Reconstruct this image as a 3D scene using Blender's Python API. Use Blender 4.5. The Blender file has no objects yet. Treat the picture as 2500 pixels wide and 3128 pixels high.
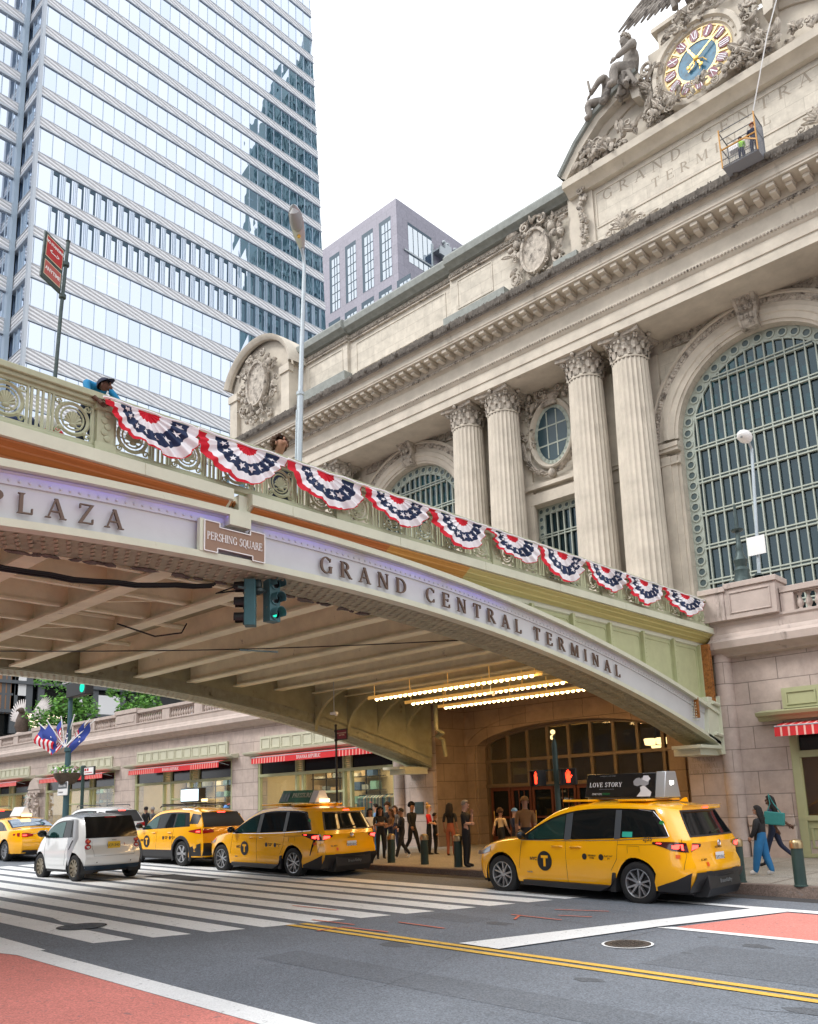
import bpy, bmesh, math, random
from math import sin, cos, pi, radians, sqrt, atan2, floor
from mathutils import Vector, Matrix
from mathutils.geometry import tessellate_polygon
sc = bpy.context.scene
COL = sc.collection
# ---------------------------------------------------------------- camera
CF, CPX, CPY, CH = 2565.5, 1250.0, 1938.6, 1.75      # focal length and principal point in pixels of the 2500x3128 photograph
_y, _p, _r = radians(-43.187), radians(11.273), radians(-1.922)
_f = Vector((sin(_y)*cos(_p), cos(_y)*cos(_p), sin(_p))); _ri = Vector((cos(_y), -sin(_y), 0)); _u = _ri.cross(_f)
CR = cos(_r)*_ri + sin(_r)*_u; CU = -sin(_r)*_ri + cos(_r)*_u; CW = _f
cam = bpy.data.objects.new('camera', bpy.data.cameras.new('camera')); COL.objects.link(cam); sc.camera = cam
cam.matrix_world = Matrix(((CR.x, CU.x, -CW.x, 0), (CR.y, CU.y, -CW.y, 0), (CR.z, CU.z, -CW.z, CH), (0, 0, 0, 1)))
cam.data.sensor_fit = 'VERTICAL'; cam.data.sensor_height = 36; cam.data.lens = CF/3128*36
cam.data.shift_y = (CPY-1564)/3128; cam.data.clip_end = 3000; cam.data.clip_start = .1
# ---------------------------------------------------------------- world: bright overcast
w = bpy.data.worlds.new('World'); sc.world = w; w.use_nodes = True
nt = w.node_tree; bg = nt.nodes['Background']
sky = nt.nodes.new('ShaderNodeTexSky'); sky.sky_type = 'NISHITA'; sky.sun_disc = False
sky.sun_elevation = radians(48); sky.sun_rotation = radians(150); sky.air_density = 1; sky.dust_density = 6
hs = nt.nodes.new('ShaderNodeHueSaturation'); hs.inputs['Saturation'].default_value = .12; hs.inputs['Value'].default_value = 1.0
mx = nt.nodes.new('ShaderNodeMix'); mx.data_type = 'RGBA'; mx.inputs[0].default_value = .82; mx.inputs[7].default_value = (6.9, 7.05, 7.3, 1)
nt.links.new(sky.outputs[0], hs.inputs['Color']); nt.links.new(hs.outputs[0], mx.inputs[6]); nt.links.new(mx.outputs[2], bg.inputs['Color'])
bg.inputs['Strength'].default_value = .15
sl = bpy.data.lights.new('sun', 'SUN'); sl.energy = 1.3; sl.angle = radians(14); sl.color = (1, .97, .92)
so = bpy.data.objects.new('sun', sl); COL.objects.link(so)
so.rotation_euler = (radians(42), 0, radians(-30))
sc.view_settings.view_transform = 'Standard'; sc.view_settings.look = 'None'; sc.view_settings.gamma = 1
sc.view_settings.exposure = .76; sc.view_settings.use_curve_mapping = False
# ---------------------------------------------------------------- measuring helpers (photo pixel -> point on a real plane)
def ray(x, y): return CR*((x-CPX)/CF) - CU*((y-CPY)/CF) + CW
def onY(x, y, Y): d = ray(x, y); return Vector((0, 0, CH)) + d*(Y/d.y)
def onX(x, y, X): d = ray(x, y); return Vector((0, 0, CH)) + d*(X/d.x)
SL = .0155
def zg(X): return -SL*(X+9)                       # the street climbs gently to the west
def zw(X): return max(.15-.005*(X+9), zg(X)+.06)   # pavement level
def ong(x, y, off=0):
    d = ray(x, y); t = (-SL*9+off-CH)/(d.z+SL*d.x); return Vector((0, 0, CH)) + d*t
def onw(x, y):
    d = ray(x, y); t = (.105-CH)/(d.z+.005*d.x); return Vector((0, 0, CH)) + d*t
# ---------------------------------------------------------------- objects
def tag(o, label=None, cat=None, group=None, kind=None):
    if label: o['label'] = label
    if cat: o['category'] = cat
    if group: o['group'] = group
    if kind: o['kind'] = kind
    return o
def empty(name, loc=(0, 0, 0), rz=0, label=None, cat=None, group=None):
    o = bpy.data.objects.new(name, None); COL.objects.link(o); o.location = loc; o.rotation_euler = (0, 0, rz)
    o.empty_display_size = .2
    return tag(o, label, cat, group)
def copy_tree(o, parent=None):
    c = o.copy(); COL.objects.link(c); c.parent = parent
    for ch in [x for x in COL.objects if x.parent == o]: copy_tree(ch, c)
    return c
class MB:
    def __init__(s): s.v = []; s.f = []; s.m = []; s.k = 0
    def face(s, pts):
        n = len(s.v); s.v += [tuple(p) for p in pts]; s.f.append(tuple(range(n, n+len(pts)))); s.m.append(s.k); return s
    def mesh(s, vs, fs):
        n = len(s.v); s.v += [tuple(p) for p in vs]; s.f += [tuple(i+n for i in f) for f in fs]; s.m += [s.k]*len(fs); return s
    def box(s, x0, x1, y0, y1, z0, z1):
        if x0 > x1: x0, x1 = x1, x0
        if y0 > y1: y0, y1 = y1, y0
        if z0 > z1: z0, z1 = z1, z0
        e = (len(s.v)//8 % 6)*.0003; x0 -= e; x1 += e; y0 -= e; y1 += e; z0 -= e; z1 += e   # no two pieces share a plane
        return s.mesh([(x0,y0,z0),(x1,y0,z0),(x1,y1,z0),(x0,y1,z0),(x0,y0,z1),(x1,y0,z1),(x1,y1,z1),(x0,y1,z1)],
                      [(0,3,2,1),(4,5,6,7),(0,1,5,4),(1,2,6,5),(2,3,7,6),(3,0,4,7)])
    def bar(s, a, b, w, h, up=(0, 0, 1)):
        a = Vector(a); b = Vector(b); d = (b-a).normalized(); u = Vector(up)
        if abs(d.dot(u)) > .99: u = Vector((1, 0, 0))
        r = d.cross(u).normalized()*(w/2); u = r.cross(d).normalized()*(h/2)
        return s.mesh([a-r-u, a+r-u, a+r+u, a-r+u, b-r-u, b+r-u, b+r+u, b-r+u],
                      [(0,1,2,3),(7,6,5,4),(0,4,5,1),(1,5,6,2),(2,6,7,3),(3,7,4,0)])
    def grid(s, rows, close=False):
        m = len(rows[0]); vs = [p for r in rows for p in r]; fs = []
        for i in range(len(rows)-1):
            for j in range(m if close else m-1):
                fs.append((i*m+j, i*m+(j+1) % m, (i+1)*m+(j+1) % m, (i+1)*m+j))
        return s.mesh(vs, fs)
    def prism(s, pts, a, b, ax='Y'):
        def P(p, t): return (t, p[0], p[1]) if ax == 'X' else ((p[0], t, p[1]) if ax == 'Y' else (p[0], p[1], t))
        n = len(pts)
        tri = tessellate_polygon([[Vector((p[0], p[1], 0)) for p in pts]])
        return s.mesh([P(p, a) for p in pts]+[P(p, b) for p in pts],
                      [tuple(t) for t in tri]+[tuple(i+n for i in t) for t in tri]+[(i, (i+1) % n, n+(i+1) % n, n+i) for i in range(n)])
    def tube(s, path, r, n=8, cap=True, flat=1):
        path = [Vector(p) for p in path]; rows = []; u = None
        for i, p in enumerate(path):
            d = (path[min(i+1, len(path)-1)]-path[max(i-1, 0)])
            d = d.normalized() if d.length > 1e-9 else Vector((0, 0, 1))
            if u is None: u = d.orthogonal().normalized()
            else:
                u = u-d*u.dot(d); u = u.normalized() if u.length > 1e-6 else d.orthogonal().normalized()
            v = d.cross(u); rr = r[i] if isinstance(r, (list, tuple)) else r
            rows.append([p+u*cos(2*pi*k/n)*rr+v*sin(2*pi*k/n)*rr*flat for k in range(n)])
        s.grid(rows, True)
        if cap: s.face(rows[0][::-1]); s.face(rows[-1])
        return s
    def lathe(s, prof, c=(0, 0, 0), n=16, M=None, a0=0, a1=2*pi, arc=False):
        rows = []
        for r, z in prof:
            row = []
            for k in range(n+1 if arc else n):
                a = a0+(a1-a0)*k/n; p = Vector((r*cos(a), r*sin(a), z))
                if M: p = M @ p
                row.append(p+Vector(c))
            rows.append(row)
        return s.grid(rows, not arc)
    def ell(s, c, r, n=8, M=None, jit=0):
        rows = []; h = max(4, n//2+1)
        for i in range(h+1):
            t = -pi/2+pi*i/h; row = []
            for k in range(n):
                a = 2*pi*k/n; q = 1+random.uniform(-jit, jit) if 0 < i < h else 1
                p = Vector((r[0]*cos(t)*cos(a)*q, r[1]*cos(t)*sin(a)*q, r[2]*sin(t)*q))
                if M: p = M @ p
                row.append(p+Vector(c))
            rows.append(row)
        return s.grid(rows, True)
    def arcsweep(s, cx, cz, prof, a0, a1, n, rz=1.0):
        # prof = [(radius, y)]: swept round (cx, cz) in the XZ plane
        rows = []
        for i in range(n+1):
            a = a0+(a1-a0)*i/n
            rows.append([(cx+r*cos(a), y, cz+r*sin(a)*rz) for r, y in prof])
        return s.grid(rows)
    def xform(s, M):
        s.v = [tuple(M @ Vector(p)) for p in s.v]; return s
    def add(s, o, M=None):
        n = len(s.v); s.v += [tuple(M @ Vector(p)) if M else p for p in o.v]
        s.f += [tuple(i+n for i in f) for f in o.f]; s.m += o.m; return s
    def build(s, name, mats, parent=None, ang=35, bev=0, label=None):
        me = bpy.data.meshes.new(name); me.from_pydata(s.v, [], s.f)
        if not isinstance(mats, (list, tuple)): mats = [mats]
        for m in mats: me.materials.append(M_[m] if isinstance(m, str) else m)
        me.polygons.foreach_set('material_index', [min(k, len(mats)-1) for k in s.m])
        bm = bmesh.new(); bm.from_mesh(me); bmesh.ops.remove_doubles(bm, verts=bm.verts, dist=1e-5)
        bmesh.ops.recalc_face_normals(bm, faces=bm.faces); bm.to_mesh(me); bm.free()
        if ang: me.polygons.foreach_set('use_smooth', [True]*len(me.polygons)); me.set_sharp_from_angle(angle=radians(ang))
        o = bpy.data.objects.new(name, me); COL.objects.link(o)
        if parent: o.parent = parent
        if bev:
            b = o.modifiers.new('bevel', 'BEVEL'); b.width = bev; b.segments = 2; b.limit_method = 'ANGLE'; b.angle_limit = radians(50)
        if label: o['label'] = label
        return o
def islands(o, gap):
    me = o.data; n = len(me.vertices); par = list(range(n))
    def fd(a):
        while par[a] != a: par[a] = par[par[a]]; a = par[a]
        return a
    for p in me.polygons:
        v = p.vertices; r = fd(v[0])
        for q in v[1:]: par[fd(q)] = r
    g = {}
    for i in range(n): g.setdefault(fd(i), []).append(i)
    bx = []
    for k, vs in g.items():
        c = [me.vertices[i].co for i in vs]; bx.append([[min(v[a] for v in c)-gap/2 for a in range(3)], [max(v[a] for v in c)+gap/2 for a in range(3)], [k]])
    ch = True
    while ch:
        ch = False; out = []
        for b in bx:
            for c in out:
                if all(b[0][a] <= c[1][a] and c[0][a] <= b[1][a] for a in range(3)):
                    for a in range(3): c[0][a] = min(c[0][a], b[0][a]); c[1][a] = max(c[1][a], b[1][a])
                    c[2] += b[2]; ch = True; break
            else: out.append(b)
        bx = out
    lab = {k: j for j, b in enumerate(bx) for k in b[2]}
    return [lab[fd(i)] for i in range(n)], len(bx)
def autosplit(o, gap, cap=100):
    lab, n = islands(o, gap)
    if n < 2: return
    me = o.data; P = [[] for _ in range(n)]; loc = o.matrix_basis.translation
    for p in me.polygons: P[lab[p.vertices[0]]].append(p.index)
    C = Vector((0, 0, CH)); off = Vector((0, 0, 0)); q = o
    while q: off += q.matrix_basis.translation; q = q.parent
    P.sort(key=lambda f: (me.polygons[f[0]].center+off-C).length); rest = []
    if n > cap: rest = [i for f in P[cap-1:] for i in f]; P = P[:cap-1]+[rest]
    kids = [x for x in COL.objects if x.parent == o]; first = None
    for j, fl in enumerate(P):
        used = {}; fs = []
        for i in fl: fs.append([used.setdefault(v, len(used)) for v in me.polygons[i].vertices])
        nm = bpy.data.meshes.new(me.name); vs = sorted(used, key=used.get); nm.from_pydata([me.vertices[v].co for v in vs], [], fs)
        for m in me.materials: nm.materials.append(m)
        nm.polygons.foreach_set('material_index', [me.polygons[i].material_index for i in fl]); sm = me.polygons[0].use_smooth
        if sm: nm.polygons.foreach_set('use_smooth', [True]*len(fl)); nm.set_sharp_from_angle(angle=radians(38))
        c = bpy.data.objects.new(o.name.split('.')[0], nm); COL.objects.link(c); c.parent = o.parent; c.matrix_basis = o.matrix_basis
        for md in o.modifiers: b = c.modifiers.new('bevel', 'BEVEL'); b.width = md.width; b.segments = 2; b.limit_method = 'ANGLE'; b.angle_limit = md.angle_limit
        if rest and j == len(P)-1: c['kind'] = 'stuff'
        if first is None: first = c
    for x in kids: x.parent = first
    bpy.data.objects.remove(o)
def instance(src, name, parent=None, loc=(0, 0, 0), rz=0, sx=1):
    o = src.copy(); o.name = name; COL.objects.link(o); o.parent = parent; o.location = loc; o.rotation_euler = (0, 0, rz); o.scale = (sx, 1, 1); return o
# ---------------------------------------------------------------- materials
M_ = {}
def mat(name, col, rough=.6, metal=0, var=0, vs=3, bump=0, bs=40, coat=0, dirt=None, spec=.5, emit=None, es=1, stretch=None):
    m = bpy.data.materials.new(name); m.use_nodes = True; M_[name] = m; t = m.node_tree; b = t.nodes['Principled BSDF']
    b.inputs['Base Color'].default_value = (*col, 1); b.inputs['Roughness'].default_value = rough
    b.inputs['Metallic'].default_value = metal; b.inputs['Specular IOR Level'].default_value = spec
    if coat: b.inputs['Coat Weight'].default_value = coat; b.inputs['Coat Roughness'].default_value = .05
    if emit: b.inputs['Emission Color'].default_value = (*emit, 1); b.inputs['Emission Strength'].default_value = es
    tc = None
    if var or bump or dirt:
        tc = t.nodes.new('ShaderNodeTexCoord'); src = tc.outputs['Object']
        if stretch:
            mp = t.nodes.new('ShaderNodeMapping'); mp.inputs['Scale'].default_value = stretch; t.links.new(src, mp.inputs[0]); src = mp.outputs[0]
    if var:
        n = t.nodes.new('ShaderNodeTexNoise'); n.inputs['Scale'].default_value = vs; n.inputs['Detail'].default_value = 6; n.inputs['Roughness'].default_value = .65
        t.links.new(src, n.inputs['Vector'])
        r = t.nodes.new('ShaderNodeMapRange'); r.inputs[1].default_value = .3; r.inputs[2].default_value = .7; r.inputs[3].default_value = 1-var; r.inputs[4].default_value = 1+var
        t.links.new(n.outputs[0], r.inputs[0])
        mu = t.nodes.new('ShaderNodeMix'); mu.data_type = 'RGBA'; mu.blend_type = 'MULTIPLY'; mu.inputs[0].default_value = 1; mu.inputs[6].default_value = (*col, 1)
        t.links.new(r.outputs[0], mu.inputs[7]); out = mu.outputs[2]
        if dirt:  # (colour, scale, threshold, z stretch)
            dc, ds, th, zs = dirt
            mp = t.nodes.new('ShaderNodeMapping'); mp.inputs['Scale'].default_value = (1, 1, zs); t.links.new(tc.outputs['Object'], mp.inputs[0])
            n2 = t.nodes.new('ShaderNodeTexNoise'); n2.inputs['Scale'].default_value = ds; n2.inputs['Detail'].default_value = 8; n2.inputs['Roughness'].default_value = .7
            t.links.new(mp.outputs[0], n2.inputs['Vector'])
            r2 = t.nodes.new('ShaderNodeMapRange'); r2.inputs[1].default_value = th; r2.inputs[2].default_value = th+.12; t.links.new(n2.outputs[0], r2.inputs[0])
            m2 = t.nodes.new('ShaderNodeMix'); m2.data_type = 'RGBA'; m2.inputs[7].default_value = (*dc, 1)
            t.links.new(r2.outputs[0], m2.inputs[0]); t.links.new(out, m2.inputs[6]); out = m2.outputs[2]
        t.links.new(out, b.inputs['Base Color'])
    if bump:
        n = t.nodes.new('ShaderNodeTexNoise'); n.inputs['Scale'].default_value = bs; n.inputs['Detail'].default_value = 4
        t.links.new(src, n.inputs['Vector'])
        bp = t.nodes.new('ShaderNodeBump'); bp.inputs['Strength'].default_value = bump; bp.inputs['Distance'].default_value = .02
        t.links.new(n.outputs[0], bp.inputs['Height']); t.links.new(bp.outputs[0], b.inputs['Normal'])
    return m
def blocks(name, col, bw, bh, var=.12, joint=.45, jw=.02, rough=.8, off=(0, 0), swap=False, stain=None):
    # stone laid in courses: bricks in the X-Z plane of the object, joints darker and recessed
    m = bpy.data.materials.new(name); m.use_nodes = True; M_[name] = m; t = m.node_tree; b = t.nodes['Principled BSDF']; N = t.nodes.new; L = t.links.new
    b.inputs['Roughness'].default_value = rough
    tc = N('ShaderNodeTexCoord'); sp = N('ShaderNodeSeparateXYZ'); L(tc.outputs['Object'], sp.inputs[0]); cb = N('ShaderNodeCombineXYZ')
    ad = N('ShaderNodeMath'); L(sp.outputs[0], ad.inputs[0]); L(sp.outputs[1], ad.inputs[1])
    a2 = N('ShaderNodeMath'); a2.inputs[1].default_value = off[0]; L(ad.outputs[0], a2.inputs[0]); a3 = N('ShaderNodeMath'); a3.inputs[1].default_value = off[1]; L(sp.outputs[2], a3.inputs[0])
    L(a2.outputs[0], cb.inputs[0]); L(a3.outputs[0], cb.inputs[1])
    br = N('ShaderNodeTexBrick'); br.inputs['Scale'].default_value = 1; br.inputs['Brick Width'].default_value = bw; br.inputs['Row Height'].default_value = bh
    br.inputs['Mortar Size'].default_value = jw; br.inputs['Mortar Smooth'].default_value = .3
    br.inputs['Color1'].default_value = (*[c*(1-var) for c in col], 1); br.inputs['Color2'].default_value = (*[min(1, c*(1+var)) for c in col], 1)
    br.inputs['Mortar'].default_value = (*[c*joint for c in col], 1); L(cb.outputs[0], br.inputs['Vector'])
    n = N('ShaderNodeTexNoise'); n.inputs['Scale'].default_value = 2.2; n.inputs['Detail'].default_value = 8; n.inputs['Roughness'].default_value = .7; L(tc.outputs['Object'], n.inputs['Vector'])
    r = N('ShaderNodeMapRange'); r.inputs[1].default_value = .3; r.inputs[2].default_value = .7; r.inputs[3].default_value = .8; r.inputs[4].default_value = 1.15; L(n.outputs[0], r.inputs[0])
    mu = N('ShaderNodeMix'); mu.data_type = 'RGBA'; mu.blend_type = 'MULTIPLY'; mu.inputs[0].default_value = 1; L(br.outputs[0], mu.inputs[6]); L(r.outputs[0], mu.inputs[7]); out = mu.outputs[2]
    if stain:
        mp = N('ShaderNodeMapping'); mp.inputs['Scale'].default_value = (1, 1, .18); L(tc.outputs['Object'], mp.inputs[0])
        n2 = N('ShaderNodeTexNoise'); n2.inputs['Scale'].default_value = 1.6; n2.inputs['Detail'].default_value = 9; n2.inputs['Roughness'].default_value = .72; L(mp.outputs[0], n2.inputs['Vector'])
        r2 = N('ShaderNodeMapRange'); r2.inputs[1].default_value = .52; r2.inputs[2].default_value = .75; r2.inputs[4].default_value = .45; L(n2.outputs[0], r2.inputs[0])
        m2 = N('ShaderNodeMix'); m2.data_type = 'RGBA'; m2.inputs[7].default_value = (*stain, 1); L(r2.outputs[0], m2.inputs[0]); L(out, m2.inputs[6]); out = m2.outputs[2]
    L(out, b.inputs['Base Color'])
    bp = N('ShaderNodeBump'); bp.inputs['Strength'].default_value = .5; bp.inputs['Distance'].default_value = .02; bp.invert = True; L(br.outputs['Fac'], bp.inputs['Height'])
    n3 = N('ShaderNodeTexNoise'); n3.inputs['Scale'].default_value = 60; L(tc.outputs['Object'], n3.inputs['Vector'])
    b2 = N('ShaderNodeBump'); b2.inputs['Strength'].default_value = .12; b2.inputs['Distance'].default_value = .01; L(n3.outputs[0], b2.inputs['Height']); L(bp.outputs[0], b2.inputs['Normal']); L(b2.outputs[0], b.inputs['Normal'])
    return m
def glassy(name, tint, refl=.5, rough=.03, trans=.5, wave=0):
    # window glass: part mirror, part see-through (tinted)
    m = bpy.data.materials.new(name); m.use_nodes = True; M_[name] = m; t = m.node_tree; t.nodes.clear(); N = t.nodes.new; L = t.links.new
    o = N('ShaderNodeOutputMaterial'); g = N('ShaderNodeBsdfGlossy'); g.inputs['Roughness'].default_value = rough; g.inputs['Color'].default_value = (*[min(1, .6+c) for c in tint], 1)
    d = N('ShaderNodeBsdfDiffuse'); d.inputs['Color'].default_value = (*[c*.35 for c in tint], 1); tr = N('ShaderNodeBsdfTransparent'); tr.inputs['Color'].default_value = (*tint, 1)
    m1 = N('ShaderNodeMixShader'); m1.inputs[0].default_value = trans; L(d.outputs[0], m1.inputs[1]); L(tr.outputs[0], m1.inputs[2])
    lw = N('ShaderNodeLayerWeight'); pw = N('ShaderNodeMath'); pw.operation = 'POWER'; pw.inputs[1].default_value = 4.5; L(lw.outputs['Facing'], pw.inputs[0]); ma = N('ShaderNodeMath'); ma.operation = 'ADD'; ma.inputs[1].default_value = refl+.04; ma.use_clamp = True; L(pw.outputs[0], ma.inputs[0])
    m2 = N('ShaderNodeMixShader'); L(ma.outputs[0], m2.inputs[0]); L(m1.outputs[0], m2.inputs[1]); L(g.outputs[0], m2.inputs[2]); L(m2.outputs[0], o.inputs[0])
    if wave:
        tc = N('ShaderNodeTexCoord'); mp = N('ShaderNodeMapping'); mp.inputs['Scale'].default_value = (1, 1, .35); n = N('ShaderNodeTexNoise'); n.inputs['Scale'].default_value = wave[0]; n.inputs['Detail'].default_value = 2
        bp = N('ShaderNodeBump'); bp.inputs['Strength'].default_value = wave[1]; bp.inputs['Distance'].default_value = .1
        L(tc.outputs['Object'], mp.inputs[0]); L(mp.outputs[0], n.inputs['Vector']); L(n.outputs[0], bp.inputs['Height']); L(bp.outputs[0], g.inputs['Normal'])
    return m
def glow(name, col, s):
    m = bpy.data.materials.new(name); m.use_nodes = True; M_[name] = m; t = m.node_tree; t.nodes.clear()
    o = t.nodes.new('ShaderNodeOutputMaterial'); e = t.nodes.new('ShaderNodeEmission'); e.inputs[0].default_value = (*col, 1); e.inputs[1].default_value = s; t.links.new(e.outputs[0], o.inputs[0]); return m
blocks('granite', (.45, .37, .33), 1.5, .56, .07, .5, .012, .75, (.4, .02), stain=(.2, .16, .14))
blocks('limestone', (.55, .505, .43), 1.35, .62, .05, .72, .008, .85, (.1, .1), stain=(.33, .29, .24))
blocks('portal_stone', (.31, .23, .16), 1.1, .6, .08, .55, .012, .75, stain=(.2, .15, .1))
mat('carved', (.43, .385, .33), .9, 0, .35, 5, .6, 18, dirt=((.12, .105, .09), 3.0, .52, 1))
mat('carved_dark', (.26, .235, .21), .9, 0, .4, 4, .6, 18, dirt=((.07, .06, .055), 2.2, .5, 1)); mat('trim_stone', (.53, .48, .405), .85, 0, .16, 1.0, .15, 40, dirt=((.30, .265, .22), 1.3, .62, .25))
mat('dark_trim', (.13, .115, .10), .9, 0, .45, 6, .8, 20)
mat('lead_slab', (.22, .235, .22), .7, 0, .2, 3, .1, 20)
mat('granite_trim', (.45, .375, .335), .75, 0, .12, 2.5, .15, 50, dirt=((.14, .115, .1), 1.8, .6, .25))
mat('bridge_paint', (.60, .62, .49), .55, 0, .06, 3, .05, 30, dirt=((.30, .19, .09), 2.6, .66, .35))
mat('bridge_green', (.45, .48, .28), .55, 0, .08, 3, .05, 30, dirt=((.33, .15, .05), 3.2, .67, .5))
mat('bridge_web', (.54, .555, .565), .6, 0, .05, 2, .04, 30, dirt=((.35, .33, .3), 2.2, .70, .5))
mat('rail_paint', (.40, .42, .28), .55, 0, .12, 6, .1, 30, dirt=((.3, .17, .07), 6, .66, 1))
mat('rust', (.30, .12, .03), .9, 0, .5, 12, .8, 30)
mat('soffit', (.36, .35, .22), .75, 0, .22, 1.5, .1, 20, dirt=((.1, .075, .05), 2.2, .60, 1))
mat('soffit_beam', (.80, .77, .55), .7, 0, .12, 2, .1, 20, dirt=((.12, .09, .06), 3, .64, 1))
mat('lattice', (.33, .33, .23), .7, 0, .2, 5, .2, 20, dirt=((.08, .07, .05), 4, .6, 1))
mat('lattice_bar', (.40, .38, .27), .7, 0, .2, 5, dirt=((.1, .08, .05), 3, .6, 1)); mat('letter', (.13, .085, .06), .6)
mat('plaque_brown', (.27, .17, .115), .6, 0, .06, 4)
mat('white_paint', (.78, .78, .78), .5)
mat('cream', (.7, .62, .45), .6); mat('awning_stripe', (.75, .42, .36), .7)
mat('black', (.012, .012, .013), .5)
mat('black_gloss', (.01, .01, .012), .15)
mat('dark_green', (.025, .055, .05), .45, 0, .15, 5)
mat('signal_green', (.05, .15, .17), .5, 0, .15, 6, dirt=((.42, .3, .05), 9, .63, 1))
mat('shop_green', (.36, .37, .21), .55, 0, .05, 4)
mat('shop_pale', (.50, .49, .38), .6, 0, .05, 4)
mat('awning', (.55, .015, .02), .7, 0, .08, 6)
mat('bronze', (.05, .075, .075), .45, .4, .3, 6, .2, 20)
mat('window_green', (.36, .40, .35), .6, 0, .1, 5)
mat('window_dark', (.07, .105, .11), .4)
mat('steel', (.35, .38, .40), .4, .7, .1, 6)
mat('galv', (.42, .48, .52), .45, .4, .08, 6)
mat('gold', (.85, .55, .13), .35, .6, .08, 10)
mat('gold_pale', (.85, .68, .36), .5, .1)
mat('clock_blue', (.025, .13, .22), .5, 0, .5, 5)
mat('clock_red', (.17, .03, .06), .5)
mat('numeral', (.72, .74, .80), .4)
mat('mullion', (.34, .42, .50), .4, .2)
mat('mullion_pale', (.46, .50, .55), .5, 0)
mat('louvre', (.012, .05, .085), .4)
mat('red', (.42, .012, .015), .5)
mat('navy', (.01, .018, .06), .75)
mat('fabric_red', (.60, .006, .025), .8, 0, .08, 20)
mat('fabric_white', (.82, .81, .84), .85, 0, .04, 12)
mat('fabric_navy', (.012, .028, .085), .8, 0, .1, 15)
mat('chrome', (.7, .7, .72), .15, 1)
mat('alloy', (.45, .46, .48), .3, .8)
mat('rubber', (.015, .015, .016), .8)
mat('taxi_yellow', (1.0, .47, .0), .22, 0, .02, 2, coat=1)
mat('car_white', (.74, .76, .76), .25, 0, .02, 2, coat=1)
mat('car_black', (.02, .02, .022), .45)
mat('car_trim', (.006, .006, .007), .25)
mat('seam', (.05, .02, .002), .8)
mat('lens_red', (.35, .01, .015), .12, coat=1)
mat('lens_dark', (.06, .008, .01), .12, coat=1)
mat('lens_orange', (.8, .12, .01), .3)
mat('plate_white', (.75, .77, .8), .4)
mat('plate_yellow', (.75, .5, .03), .4)
glow('glow_red', (1, .04, .03), 5); glow('glow_green', (.02, .8, .5), .9); glow('glow_bulb', (1, .72, .34), 8)
glow('glow_warm', (1, .66, .3), 1.9); glow('glow_screen', (.75, .93, 1), 1.6); glow('glow_hand', (1, .03, .01), 4); glow('glow_office', (1, .85, .6), 1.6)
glow('glow_white', (1, .97, .9), 2)
for nm, c in (('tower_glass', (.17, .24, .35)), ('tower_glass_b', (.21, .27, .37)), ('tower_glass_c', (.13, .21, .33)), ('tower_glass_d', (.19, .26, .36))): glassy(nm, [max(0, q) for q in c], .66, .012, .25, wave=(.35, .2))
glassy('term_glass', (.10, .24, .30), .03, .06, .8)
glassy('shop_glass', (.85, .88, .86), .0, .02, .97)
glassy('car_glass', (.03, .04, .045), .0, .02, .3)
glassy('car_glass_tint', (.06, .22, .20), .03, .02, .5)
glassy('blue_glass', (.35, .52, .85), .45, .03, .3, wave=(.5, .3))
# ---------------------------------------------------------------- lettering: Roman capitals drawn as strokes
TH, TN = .165, .062
def _st(x, y0=0, y1=1, w=TH): return [(x-w/2, y0), (x+w/2, y0), (x+w/2, y1), (x-w/2, y1)]
def _di(x0, y0, x1, y1, w): return [(x0-w/2, y0), (x0+w/2, y0), (x1+w/2, y1), (x1-w/2, y1)]
def _se(x, y, l=.34): return [(x-l/2, y-.001), (x+l/2, y-.001), (x+l/2-.03, y+.05), (x-l/2+.03, y+.05)] if y < .5 else [(x-l/2+.03, y-.05), (x+l/2-.03, y-.05), (x+l/2, y), (x-l/2, y)]
def _ho(x0, x1, y, t=TN): return [(x0, y-t/2), (x1, y-t/2), (x1, y+t/2), (x0, y+t/2)]
def _ar(cx, cy, rx, ry, a0, a1, n=14, tk=TH, tn=TN):
    out = []
    for i in range(n):
        q = []
        for a in (a0+(a1-a0)*i/n, a0+(a1-a0)*(i+1)/n):
            a = radians(a); t = tn+(tk-tn)*abs(cos(a)); q.append(((cx+rx*cos(a), cy+ry*sin(a)), (cx+(rx-t)*cos(a), cy+(ry-min(t, tn*1.2+.02))*sin(a))))
        out.append([q[0][0], q[1][0], q[1][1], q[0][1]])
    return out
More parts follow.
